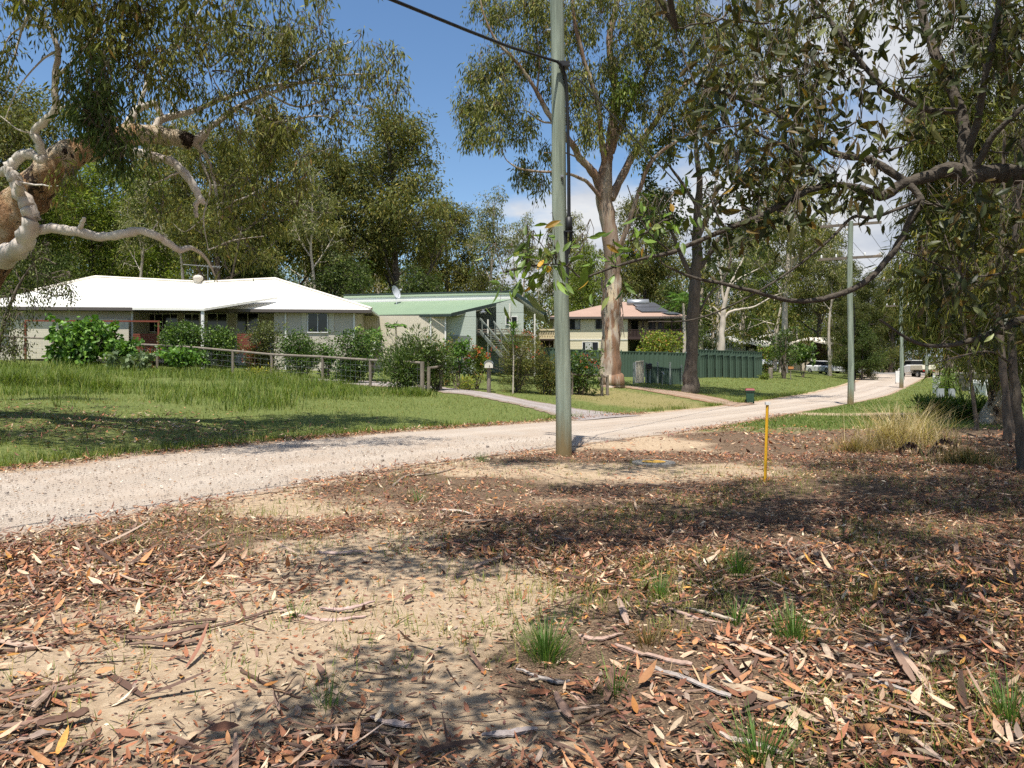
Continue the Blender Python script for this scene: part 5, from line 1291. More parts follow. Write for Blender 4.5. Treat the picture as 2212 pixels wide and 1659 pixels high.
for (x, y, d, r, nc, pal) in [
    (190, 90, 13.6, 75, 20, GUM), (250, 40, 13.4, 70, 18, GUM), (150, 20, 13.6, 60, 12, GUM), (300, 30, 13.6, 60, 12, GUM), (140, 190, 13.6, 55, 10, GUM), (60, 10, 14, 60, 7, GUM), (40, 120, 14, 40, 4, GUM),
    (235, 190, 13.2, 80, 26, DARK), (235, 290, 13.0, 55, 20, DARK), (200, 260, 13.2, 55, 16, DARK), (300, 150, 13.5, 60, 14, GUM), (265, 340, 13.1, 35, 9, DARK),
    (400, 60, 15.6, 90, 22, GUM), (500, 50, 16.2, 90, 24, GUMPALE), (600, 70, 16.8, 90, 24, GUMPALE), (690, 60, 17, 70, 16, GUMPALE), (450, 150, 16, 90, 22, GUM), (550, 160, 16.6, 80, 22, GUM), (650, 150, 17, 80, 20, GUM), (740, 130, 17.3, 65, 15, GUMPALE),
    (800, 190, 17.4, 55, 13, GUM), (840, 130, 17.4, 35, 7, GUMPALE), (855, 205, 17.5, 32, 7, GUM), (700, 230, 17, 65, 12, GUM), (600, 250, 16.6, 75, 15, GUM), (500, 250, 16.2, 75, 14, GUM), (410, 210, 16, 50, 9, GUM), (770, 250, 17.4, 40, 5, GUM),
    (560, 330, 16.6, 90, 13, GUM), (650, 340, 17, 70, 10, GUM), (480, 400, 16.2, 70, 10, GUM), (560, 430, 16.6, 90, 12, GUM), (640, 450, 17, 80, 10, GUM), (520, 500, 16.4, 80, 8, GUM), (730, 320, 17.2, 40, 4, GUM),
    (130, 400, 14, 35, 5, GUM), (350, 150, 15, 60, 10, GUM), (320, 400, 15, 60, 4, GUM), (350, 460, 15, 50, 3, GUM), (300, 280, 14.6, 40, 3, GUM)]:
    K.blob(x, y, d, r, max(3, int(nc * .78)), 58, pal=pal, dj=.6, hang=.8, crad=.38, **LG)
for (x, y, z, nc) in ((-11.0, 11, 8.4, 26), (-9, 11.2, 8.6, 28), (-7, 11.6, 8.8, 28), (-5.2, 12.2, 9.0, 24), (-12.2, 12.6, 9.1, 26), (-9.2, 12.9, 9.4, 28), (-6.8, 13.4, 9.6, 26), (-13.2, 11, 8.4, 22), (-3.6, 13, 9.2, 14)):  # unseen crown clumps added above the view to shade the verge
    c = np.array([x, y, z]); K.blob(CX + x / y * FX, HY - (z - EYE) / y * FX, y, 1.6 / y * FX, nc, 70, .2, .052, GUM, hang=.6, dj=.5, crad=.6)
for (x, y, r, nc) in ((-60, -80, 120, 12), (120, -90, 120, 12), (330, -100, 120, 10), (560, -90, 120, 8), (-150, 80, 100, 14)):       # crown above the frame
    K.blob(x, y, 14.5, r, nc, 60, pal=GUM, dj=.8, hang=.9, crad=.5, **LG)
K.done([M_GUMBARK, M_ROUGHBARK])

# weeping small-leaved tree at the left edge in front of the house
wl = thing('weeping_sapling', 'thin weeping small leaved tree hanging in front of the left end of the white roof', 'tree', at_d(-10, 20))
K = Limbs(wl, 43)
K.limb([(-10, 880, 20, .07), (-6, 780, 20, .06), (10, 690, 20, .05), (45, 610, 20, .04), (85, 560, 20, .03), (120, 570, 20, .015)], sides=7)
K.limb([(45, 610, 20, .03), (20, 560, 20.2, .025), (-20, 540, 20.3, .015)], sides=6)
for (x, y, r, ry, nc) in ((70, 565, 55, 45, 15), (110, 600, 45, 40, 11), (30, 560, 45, 45, 11), (120, 640, 38, 26, 9), (35, 640, 40, 40, 8), (20, 700, 32, 40, 10), (40, 755, 22, 30, 7), (75, 655, 25, 30, 5), (0, 760, 24, 30, 6), (55, 700, 20, 30, 3)):
    K.blob(x, y, 20, r, nc, 48, .07, .03, [(.075, .095, .04, 3), (.12, .14, .06, 2), (.05, .06, .03, 2)], hang=.8, crad=.3, ry=ry, dj=.6)
K.done(M_TWIG)

# --- big gum by the driveway
DB = 36
bg = thing('big_gum', 'tall gum with a thick mottled cream and brown trunk on the grassy mound', 'tree', at_d(1320, DB))
K = Limbs(bg, 51); K.k = .84
K.limb([(1322, 850, DB, .85), (1321, 832, DB, .74), (1319, 805, DB, .64), (1319, 740, DB, .545), (1322, 660, DB, .50), (1325, 590, DB, .47), (1318, 510, DB, .45), (1308, 450, DB, .45), (1305, 400, DB, .44), (1312, 350, DB, .33), (1322, 290, DB, .28), (1330, 200, DB, .24), (1316, 100, DB, .20), (1330, 10, DB, .16), (1336, -120, DB, .1)], sides=20, lump=.045)
K.k = .68
K.limb([(1303, 415, DB, .34), (1280, 372, DB - .3, .30), (1258, 345, DB - .6, .27), (1236, 312, DB - .9, .24), (1205, 275, DB - 1.2, .21), (1180, 240, DB - 1.5, .18), (1160, 200, DB - 1.7, .15), (1128, 150, DB - 2, .12), (1102, 120, DB - 2.2, .1), (1070, 85, DB - 2.4, .075), (1045, 30, DB - 2.5, .05), (1030, -40, DB - 2.5, .03)], sides=10)
K.limb([(1298, 430, DB - .2, .15), (1270, 395, DB - .6, .13), (1235, 378, DB - 1, .11), (1190, 372, DB - 1.3, .09), (1130, 366, DB - 1.6, .065), (1096, 348, DB - 1.8, .04), (1085, 325, DB - 1.9, .02)], sides=8)
K.limb([(1320, 430, DB, .32), (1350, 370, DB + .4, .28), (1390, 300, DB + .8, .24), (1440, 232, DB + 1.2, .2), (1500, 165, DB + 1.5, .15), (1580, 110, DB + 1.8, .11), (1670, 70, DB + 2, .06)], sides=10)
K.limb([(1325, 560, DB - .2, .2), (1352, 500, DB - .5, .17), (1378, 420, DB - .8, .15), (1410, 345, DB - 1, .13), (1470, 300, DB - 1.2, .1), (1540, 260, DB - 1.4, .06)], sides=8)
K.limb([(1310, 380, DB, .25), (1300, 300, DB - .5, .21), (1290, 220, DB - .9, .18), (1262, 130, DB - 1.3, .15), (1240, 40, DB - 1.6, .11), (1235, -80, DB - 1.7, .06)], sides=9)
K.limb([(1322, 330, DB, .2), (1350, 250, DB + .5, .17), (1395, 160, DB + .9, .14), (1430, 60, DB + 1.2, .1), (1440, -80, DB + 1.4, .06)], sides=9)
K.limb([(1236, 312, DB - .9, .1), (1200, 270, DB - 1.4, .08), (1170, 262, DB - 1.7, .065), (1140, 240, DB - 2, .04)], sides=7)
K.limb([(1160, 200, DB - 1.7, .08), (1165, 120, DB - 1.9, .06), (1150, 50, DB - 2, .04), (1120, -30, DB - 2, .03)], sides=7)
K.limb([(1258, 345, DB - .6, .07), (1220, 330, DB - 1, .05), (1175, 330, DB - 1.4, .03)], sides=6)
BGL = dict(L=.23, Wd=.056)
for (x, y, r, nc, pal) in [
    (1040, 150, 38, 9, GUM), (1080, 140, 40, 8, GUM), (1010, 230, 32, 8, GUM), (1055, 235, 42, 11, GUM), (1105, 210, 40, 8, GUM), (1120, 270, 42, 8, GUM), (1010, 290, 28, 5, GUM), (1060, 300, 32, 5, GUM), (1150, 120, 40, 8, GUM), (1100, 40, 45, 9, GUM), (1150, 20, 40, 9, GUM), (1050, 10, 35, 6, GUM),
    (1135, 385, 28, 6, GUM), (1170, 395, 22, 3, GUM), (1180, 330, 30, 3, GUM), (1200, 180, 36, 5, GUM), (1190, 70, 45, 8, GUM), (1250, 60, 55, 11, GUM), (1270, 160, 45, 8, GUM), (1240, 230, 40, 6, GUM), (1270, 290, 35, 6, GUM), (1350, 240, 45, 9, OLIVE), (1350, 200, 35, 7, BRIGHT), (1300, 20, 60, 12, GUM), (1370, 60, 60, 12, GUM), (1400, 150, 50, 9, GUM),
    (1440, 60, 60, 12, GUM), (1450, 180, 50, 8, GUM), (1500, 100, 60, 11, GUM), (1520, 210, 60, 10, GUM), (1580, 60, 60, 11, GUM), (1600, 160, 60, 10, GUM), (1670, 90, 60, 9, GUM), (1660, 200, 50, 6, GUM), (1540, 300, 50, 6, GUM), (1440, 310, 45, 5, GUM), (1380, 320, 40, 5, GUM), (1500, 10, 60, 10, GUM), (1620, 0, 60, 8, GUM), (1740, 60, 50, 6, GUM), (1400, 0, 60, 10, GUM), (1330, 130, 40, 8, GUM), (1480, 250, 55, 9, OLIVE), (1560, 150, 65, 10, GUM), (1700, 150, 65, 9, GUM), (1640, 270, 60, 8, OLIVE), (1760, 200, 60, 8, GUM), (1800, 110, 60, 8, GUM), (1720, 320, 55, 6, OLIVE), (1420, 240, 45, 7, OLIVE), (1300, 230, 40, 6, GUM), (1200, 10, 50, 8, GUM), (1860, 40, 60, 7, GUM)]:
    K.blob(x, y, DB - 1 + K.rng.normal(0, .8), r, max(4, int(nc * 1.6)), 84, pal=pal, dj=.9, hang=.85, crad=.62, twr=.01, **BGL)
for (x, y, r, nc) in ((1330, -120, 150, 22), (1520, -100, 150, 20), (1150, -80, 110, 12)):
    K.blob(x, y, DB, r, nc, 60, pal=GUM, dj=.9, hang=.9, crad=.6, **BGL)
# strips of shed bark hanging from the trunk
for _ in range(14):
    x, y = 1322 + K.rng.choice([-1, 1]) * K.rng.uniform(12, 24), K.rng.uniform(590, 690); p = P(x, y, DB - .45) - K.O
    K.T.tube([p, p - (.05, .05, .35), p - (-.05, .1, K.rng.uniform(.6, 1.2))], [.03, .04, .012], n=4)
M_BIGBARK, t, bs, lk = nodes_mat('mottled_gum_bark')
tcn = t.nodes.new('ShaderNodeTexCoord').outputs['Object']
mp = t.nodes.new('ShaderNodeMapping'); mp.inputs['Scale'].default_value = (1.5, 1.5, .3); lk(tcn, mp.inputs[0])
mq = t.nodes.new('ShaderNodeMapping'); mq.inputs['Scale'].default_value = (5, 5, .5); lk(tcn, mq.inputs[0])
g1 = nz_node(t, 1.0, 7, .62, mp.outputs[0]); g2 = nz_node(t, 1.0, 7, .66, mq.outputs[0])
sz = t.nodes.new('ShaderNodeSeparateXYZ'); lk(tcn, sz.inputs[0])
cb_ = ramp(t, g1, (.38, (.50, .41, .27)), (.47, (.38, .32, .26)), (.52, (.26, .18, .125)), (.60, (.17, .105, .07)))
cb_ = mixc(t, ramp(t, g2, (.53, (0, 0, 0)), (.57, (1, 1, 1))), cb_, (.24, .14, .085))
upk = ramp(t, math_n(t, 'MULTIPLY', math_n(t, 'ADD', sz.outputs[2], math_n(t, 'MULTIPLY', g1, 3)), .08), (.5, (0, 0, 0)), (.62, (.7, .7, .7)), (.85, (.5, .5, .5)), (1, (.25, .25, .25)))
cb_ = mixc(t, upk, cb_, (.22, .16, .115))
lk(cb_, bs.inputs['Base Color']); bs.inputs['Roughness'].default_value = .85; bs.inputs['Specular IOR Level'].default_value = .15
lk(bump_n(t, math_n(t, 'ADD', g2, g1), .7, .08), bs.inputs['Normal'])
K.done(M_BIGBARK)

# --- dark barked tree beside the green fence
DD = 38.5
dk = thing('dark_tree', 'dark barked tree with broad dark leaves standing before the green fence', 'tree', at_d(1492, DD))
K = Limbs(dk, 61)
K.limb([(1490, 850, DD, .5), (1491, 828, DD, .42), (1494, 780, DD, .32), (1497, 700, DD, .31), (1500, 620, DD, .31), (1505, 560, DD, .28), (1506, 480, DD, .22), (1512, 400, DD, .17), (1505, 330, DD, .12), (1500, 260, DD, .07)], sides=14, lump=.06)
for sp_2 in ([(1502, 590, DD, .17), (1525, 560, DD, .14), (1550, 520, DD, .1), (1580, 490, DD, .06), (1620, 470, DD, .03)], [(1500, 610, DD, .14), (1475, 560, DD, .12), (1450, 500, DD, .08), (1430, 450, DD, .05)], [(1506, 520, DD, .13), (1540, 450, DD, .1), (1580, 400, DD, .06), (1620, 350, DD, .03)], [(1508, 450, DD, .11), (1470, 390, DD, .08), (1430, 340, DD, .04)], [(1497, 700, DD, .08), (1530, 640, DD, .06), (1555, 615, DD, .03)]):
    K.limb(sp_2, sides=8)
for (x, y, r, nc) in [(1440, 330, 40, 7), (1400, 350, 35, 5), (1500, 260, 45, 8), (1560, 330, 45, 7), (1600, 390, 45, 8), (1470, 420, 40, 6), (1430, 430, 40, 7), (1540, 430, 40, 6), (1620, 460, 40, 7), (1570, 500, 40, 6), (1450, 500, 35, 5), (1420, 540, 30, 4), (1530, 560, 35, 4), (1580, 570, 35, 4), (1650, 520, 35, 5), (1400, 410, 30, 4), (1640, 350, 40, 5), (1395, 480, 25, 3)]:
    K.blob(x, y, DD, r, nc, 48, .20, .10, DARK, hang=.2, dj=.9, crad=.5, twr=.012)
K.done(M_DARKBARK)

# --- white forked gum beyond the fence
DW = 66
wg = thing('white_gum', 'slim white trunked gum forking into bare pale branches beyond the green fence', 'tree', at_d(1560, DW))
K = Limbs(wg, 71)
K.limb([(1559, 800, DW, .36), (1558, 765, DW, .33), (1559, 720, DW, .26), (1562, 685, DW, .24), (1565, 660, DW, .2), (1575, 620, DW, .15), (1590, 590, DW, .1), (1610, 550, DW, .06)], sides=10)
K.limb([(1562, 690, DW, .15), (1575, 675, DW, .13), (1600, 668, DW, .11), (1630, 662, DW, .08), (1670, 640, DW, .05), (1700, 630, DW, .03)], sides=7)
K.limb([(1561, 690, DW, .12), (1550, 672, DW, .1), (1540, 662, DW, .07)], sides=7)
K.limb([(1565, 660, DW, .12), (1560, 630, DW, .1), (1555, 580, DW, .07), (1540, 530, DW, .04)], sides=7)
K.limb([(1575, 620, DW, .09), (1600, 600, DW, .07), (1640, 580, DW, .04)], sides=6)
for (x, y, r, nc) in [(1610, 540, 35, 4), (1545, 520, 35, 4), (1640, 570, 30, 3), (1690, 620, 25, 2), (1580, 560, 30, 3)]:
    K.blob(x, y, DW, r, nc, 50, .28, .08, GUMPALE, hang=.7, dj=.9, crad=.8, twr=.02)
K.done(M_PALEBARK)

# --- near tree with broad leaves reaching in from the right
nt = thing('overhanging_tree', 'near shady tree whose dark branches and broad glossy leaves reach in overhead', 'tree', at_d(2460, 4.6))
K = Limbs(nt, 81)
K.limb([(2470, 1380, 4.6, .17), (2460, 1100, 4.6, .14), (2440, 800, 4.6, .12), (2400, 560, 4.5, .10), (2330, 420, 4.4, .075), (2212, 378, 4.3, .056), (2150, 375, 4.3, .052), (2100, 380, 4.3, .048), (2050, 368, 4.3, .044), (2010, 378, 4.3, .036), (1960, 395, 4.25, .032), (1900, 425, 4.2, .026)], sides=12, lump=.08)
K.limb([(2100, 380, 4.3, .036), (2088, 340, 4.35, .036), (2086, 300, 4.4, .036), (2075, 240, 4.45, .032), (2052, 185, 4.5, .03), (2020, 110, 4.6, .028), (1998, 50, 4.7, .025), (1980, -40, 4.8, .022), (1950, -180, 4.9, .014)], sides=10, lump=.1)
K.limb([(2090, 330, 4.35, .022), (2110, 260, 4.3, .02), (2130, 160, 4.2, .018), (2150, 60, 4.2, .015), (2165, -60, 4.2, .01)], sides=8)
K.limb([(2075, 240, 4.45, .022), (2000, 235, 4.5, .018), (1900, 180, 4.6, .016), (1820, 80, 4.7, .013), (1760, 0, 4.8, .011), (1700, -80, 4.9, .008)], sides=8)
K.limb([(1960, 395, 4.25, .026), (1880, 345, 4.3, .022), (1800, 330, 4.3, .018), (1700, 260, 4.4, .014), (1600, 215, 4.4, .011), (1500, 180, 4.4, .007)], sides=8)
K.limb([(1900, 425, 4.2, .024), (1850, 405, 4.2, .02), (1790, 400, 4.15, .018), (1740, 415, 4.1, .018), (1690, 440, 4.1, .017), (1640, 468, 4.05, .015), (1580, 490, 4.0, .014), (1510, 520, 4.0, .0125), (1450, 545, 3.95, .011), (1400, 556, 3.9, .009), (1340, 572, 3.9, .0075), (1290, 590, 3.9, .006), (1255, 600, 3.9, .005), (1225, 575, 3.9, .004), (1185, 570, 3.9, .003)], sides=8, lump=.08)
K.limb([(1790, 400, 4.15, .012), (1720, 330, 4.2, .01), (1660, 300, 4.2, .008), (1600, 270, 4.2, .006)], sides=6)
K.limb([(1450, 545, 3.95, .006), (1400, 500, 3.9, .004), (1370, 440, 3.9, .003), (1355, 400, 3.9, .002)], sides=5)
K.limb([(1960, 395, 4.25, .02), (1990, 430, 4.2, .02), (1968, 470, 4.2, .02), (1945, 520, 4.2, .019), (1905, 575, 4.15, .018), (1850, 620, 4.1, .017), (1780, 645, 4.1, .0155), (1710, 650, 4.1, .013), (1640, 632, 4.0, .0115), (1560, 612, 4.0, .010), (1500, 600, 4.0, .008), (1440, 575, 4.0, .005), (1425, 560, 4.0, .003)], sides=8, lump=.1)
K.limb([(1990, 430, 4.2, .014), (1930, 455, 4.1, .011), (1880, 470, 4.1, .010), (1840, 470, 4.1, .009), (1790, 520, 4.05, .008), (1700, 590, 4.0, .006), (1600, 650, 4.0, .005), (1500, 690, 4.0, .004), (1400, 695, 4.0, .003)], sides=6)
K.limb([(2100, 380, 4.3, .022), (2140, 300, 4.2, .018), (2200, 240, 4.1, .014), (2260, 180, 4.1, .01)], sides=7)
K.limb([(2430, 760, 4.5, .05), (2300, 680, 4.4, .03), (2212, 690, 4.3, .022), (2140, 720, 4.3, .018), (2060, 745, 4.2, .014), (1980, 740, 4.2, .010), (1900, 690, 4.2, .006)], sides=8)
NL = [(.027, .037, .016, 4), (.043, .051, .020, 3), (.06, .063, .024, 1.6), (.072, .053, .023, 1.6), (.20, .13, .03, .15), (.12, .14, .07, .3)]
NLB = [(.11, .18, .045, 3), (.07, .115, .03, 2), (.28, .17, .03, .5), (.18, .22, .10, .7)]
nk = dict(L=.077, Wd=.027, hang=.3, dj=.6, crad=.15, tmpl=LEAF3, curl=.16, fold=.25, ntw=3, twr=.0018)
for (x, y, d, r, nc, nl_, pal) in [
    (1460, 60, 4.5, 60, 4, 7, NL), (1560, 40, 4.5, 80, 7, 8, NL), (1660, 50, 4.6, 80, 9, 9, NL), (1760, 40, 4.7, 80, 9, 9, NL), (1860, 60, 4.7, 80, 9, 9, NL), (1950, 60, 4.7, 70, 7, 9, NL), (2060, 60, 4.5, 80, 9, 10, NL), (2160, 60, 4.2, 80, 10, 10, NL),
    (1540, 180, 4.4, 70, 7, 8, NL), (1640, 170, 4.4, 80, 9, 9, NL), (1740, 160, 4.5, 80, 9, 9, NL), (1830, 170, 4.6, 60, 5, 9, NL), (1950, 170, 4.5, 60, 5, 9, NL), (2010, 160, 4.4, 60, 4, 9, NL), (2140, 180, 4.2, 80, 8, 10, NL),
    (1500, 290, 4.3, 60, 5, 8, NL), (1590, 290, 4.2, 80, 10, 9, NL), (1690, 290, 4.2, 80, 11, 9, NL), (1780, 290, 4.3, 70, 8, 9, NL), (1860, 260, 4.3, 55, 4, 9, NL), (1900, 330, 4.3, 50, 5, 9, NL), (1980, 300, 4.3, 50, 4, 8, NL),
    (1600, 390, 4.1, 70, 8, 9, NL), (1700, 390, 4.1, 70, 9, 9, NL), (1790, 390, 4.1, 60, 8, 9, NL), (1860, 420, 4.1, 50, 5, 9, NL), (1540, 440, 4.0, 50, 4, 8, NL), (1640, 480, 4.0, 50, 4, 9, NL), (1720, 470, 4.0, 45, 4, 9, NL), (1580, 560, 4.0, 30, 2, 8, NL),
    (2040, 450, 4.2, 60, 6, 9, NL), (2130, 470, 4.2, 70, 8, 9, NL), (2180, 330, 4.2, 60, 6, 9, NL), (2000, 560, 4.2, 50, 4, 9, NL), (2080, 600, 4.2, 70, 8, 9, NL), (2170, 590, 4.2, 70, 8, 9, NL), (2060, 660, 4.2, 50, 4, 8, NL), (2150, 690, 4.3, 60, 6, 8, NL), 
    (1200, 560, 3.9, 38, 3, 8, NLB), (1140, 575, 3.9, 34, 3, 8, NLB), (1250, 545, 3.9, 30, 2, 7, NLB), (1090, 590, 3.85, 22, 2, 6, NLB), (1360, 520, 3.9, 28, 2, 6, NLB), (1410, 490, 3.95, 24, 2, 6, NLB), (1450, 470, 4.0, 26, 2, 7, NLB), (1330, 580, 3.9, 24, 1, 6, NLB)]:
    K.blob(x, y, d, r, max(1, int(nc * (.95 if pal is NL else 1.2))), int(nl_ * 1.5), pal=pal, base_r=.005, **nk)
# unseen overhead crown of this tree, clumps placed to shade the foreground
g = K.rng
for (cx, cy, cz, R, nc) in [(-1.5, 4.1, 5.4, 1.0, 46), (-.5, 4.9, 5.5, 1.1, 60), (.6, 5.4, 5.6, 1.2, 70), (1.7, 5.9, 5.8, 1.2, 70), (2.7, 5.8, 5.7, 1.2, 70), (3.7, 6.4, 5.8, 1.3, 75), (4.7, 7.0, 6.0, 1.3, 75), (1.4, 9.2, 7.6, 1.1, 50), (-.6, 9.6, 7.7, .9, 34), (5.2, 9.6, 7.6, 1.3, 60), (4.0, 2.9, 5.3, 1.1, 55), (5.0, 4.2, 5.2, 1.2, 60), (-.9, 1.3, 5.3, .9, 44), (1.2, .2, 5.4, .8, 30), (6.4, 8.4, 6.8, 1.4, 60), (3.0, 1.2, 5.2, .8, 36), (2.2, 2.4, 5.0, .7, 26), (5.6, 5.8, 5.6, 1.2, 60), (3.4, 4.6, 5.4, .9, 46), (2.2, 7.4, 6.8, 1.0, 46), (.8, 7.4, 6.6, .9, 34)]:
    c = np.array([cx, cy, cz]) - K.O; q, r = K.nearest(c); w = curve([q, (q + c) / 2 + (0, 0, 1.1), c], 10); K.G.tube(w, np.linspace(.02, .008, len(w)), n=6, cap=False)
    for _ in range(nc):
        e_ = c + nrm(g.normal(0, 1, 3)) * g.random() ** .4 * R * np.array([1, 1, .5])
        cluster(K.C, K.T, g, e_, .30, 26, .12, .046, NL, hang=.3, ntw=2, src=c + (e_ - c) * .75, twr=.004, tmpl=((0, .1), (.5, 1), (1, .05)), curl=.15)
K.done(M_NEARBARK, M_GLOSSLEAF)

# --- shady feathery trees on the right
def feathery(o, seed, trunk, limbs, blobs, d, bark, pal, L=.34, Wd=.016, crad=.5, leaf=None, nleaf=70):
    K = Limbs(o, seed); K.limb(trunk, sides=12, lump=.08)
    for l_ in limbs: K.limb(l_, sides=7)
    for (x, y, r, nc) in blobs: K.blob(x, y, d + K.rng.normal(0, .5), r, int(nc * 1.5), nleaf, L, Wd, pal, hang=.55, dj=.9, crad=crad, twr=.006)
    K.done(bark, leaf); return K
SHE = [(.065, .082, .024, 3), (.10, .115, .034, 3), (.16, .16, .05, 1.8), (.04, .055, .018, 2), (.16, .10, .04, .3)]
o = thing('sheoak_tree', 'big shaded sheoak with a flared grey trunk and feathery hanging foliage near the pickets', 'tree', at_d(2156, 21.5))
feathery(o, 91, [(2150, 930, 21.5, .62), (2154, 900, 21.5, .42), (2160, 860, 21.5, .31), (2163, 780, 21.5, .28), (2158, 650, 21.5, .26), (2150, 500, 21.5, .24), (2160, 350, 21.5, .21), (2170, 180, 21.5, .18), (2165, 0, 21.5, .13), (2160, -250, 21.5, .06)],
    [[(2158, 640, 21.5, .09), (2110, 600, 21, .06), (2050, 560, 20.6, .03)], [(2155, 520, 21.5, .09), (2100, 450, 21, .06), (2040, 420, 20.5, .03)], [(2160, 380, 21.5, .09), (2100, 300, 21, .06), (2020, 260, 20.6, .03)], [(2163, 760, 21.5, .07), (2120, 730, 21, .05), (2040, 700, 20.6, .025)], [(2165, 250, 21.5, .08), (2210, 150, 21, .05), (2260, 80, 21, .03)], [(2168, 150, 21.5, .08), (2100, 60, 21, .05), (2040, -20, 21, .03)]],
    [(2000, 230, 34, 7), (2040, 190, 40, 8), (2100, 220, 50, 11), (2190, 200, 50, 9), (1985, 290, 32, 6), (2040, 280, 48, 11), (2120, 300, 55, 12), (2200, 310, 50, 10), (2010, 370, 45, 9), (2080, 390, 50, 11), (2180, 410, 50, 10), (2000, 470, 45, 10), (2070, 490, 52, 12), (2150, 500, 45, 9), (2210, 500, 40, 8), (1985, 560, 40, 8), (2050, 590, 52, 12), (2130, 610, 50, 10), (2205, 600, 40, 8), (1995, 650, 38, 7), (2060, 690, 46, 10), (2130, 710, 42, 8), (2200, 700, 38, 8), (2110, 770, 34, 3), (2200, 790, 34, 5), (2090, 90, 55, 10), (2180, 80, 55, 10), (2060, -60, 90, 16), (2200, -80, 90, 16)],
    21, M_ROUGHBARK, SHE, Wd=.03, L=.3, crad=.72, nleaf=120)
o = thing('sapling_tree', 'thin dark leaning sapling trunk at the edge of the picture in the leaf litter', 'tree', at_d(2207, 11.6))
feathery(o, 92, [(2212, 1030, 11.6, .09), (2207, 980, 11.6, .075), (2197, 880, 11.6, .068), (2188, 790, 11.6, .062), (2186, 650, 11.6, .055), (2196, 500, 11.6, .045), (2210, 300, 11.6, .03)],
    [[(2187, 700, 11.6, .03), (2150, 640, 11.4, .02), (2100, 610, 11.2, .01)], [(2188, 790, 11.6, .025), (2140, 760, 11.4, .018), (2070, 770, 11.2, .01), (2000, 790, 11.1, .006)], [(2192, 560, 11.6, .025), (2220, 500, 11.4, .015)]],
    [(2180, 560, 45, 7), (2110, 620, 40, 6), (2200, 660, 36, 6), (2080, 770, 36, 4), (2210, 440, 45, 6)], 11.4, M_DARKBARK, SHE, L=.22, Wd=.014, crad=.34, nleaf=46)
o = thing('sapling_tree', 'slim brown sapling with a leaf tuft standing between the bollards and big trunk', 'tree', at_d(2112, 19))
feathery(o, 93, [(2112, 940, 19, .06), (2108, 900, 19, .05), (2098, 830, 19, .045), (2090, 760, 19, .04), (2080, 690, 19, .03), (2072, 640, 19, .02)], [[(2090, 760, 19, .02), (2060, 730, 18.8, .012)]], [(2068, 630, 30, 4), (2050, 720, 24, 2)], 19, M_TWIG, SHE, L=.2, Wd=.02, crad=.34, nleaf=40)
for (xb, x1, d, lab) in ((2176, 2160, 16, 'straight brown sapling stem just before the big shaded trunk'), (2192, 2185, 18, 'pale brown sapling stem touching the right flank of the big shaded trunk')):
    o = thing('sapling_tree', lab, 'tree', at_d(xb, d))
    feathery(o, int(xb), [(xb + 2, 985, d, .10), (xb, 940, d, .085), (xb - 4, 850, d, .075), (x1, 700, d, .07), (x1 + 4, 500, d, .05), (x1 + 10, 300, d, .03)], [], [(x1, 420, 40, 4), (x1 + 20, 300, 45, 5)], d, M_TWIG, SHE, L=.22, Wd=.016, crad=.4, nleaf=40)

# --- trees behind the photographer that shade the foreground
sh = proto('gum_tree', 31, 13, .26, .52, 4.8, 13, GUM, 170, 110, .20, .06, M_PALEBARK, hang=.6, crad=.7)
tag(sh, 'spreading gum just outside the view whose crown shades the near litter', 'tree', 'shade gums around the viewpoint'); sh.location = (6.6, 5.2, float(height(6.6, 5.2)))
for x_, y_, r_, s_ in ((11.0, 8.4, 2.1, 1.05), (3.4, -1.6, 4.0, .9), (-2.6, -2.6, 5.0, .72), (12.5, 13.2, 1.0, 1.1)):
    dup(sh, (x_, y_, float(height(x_, y_))), r_, s_)
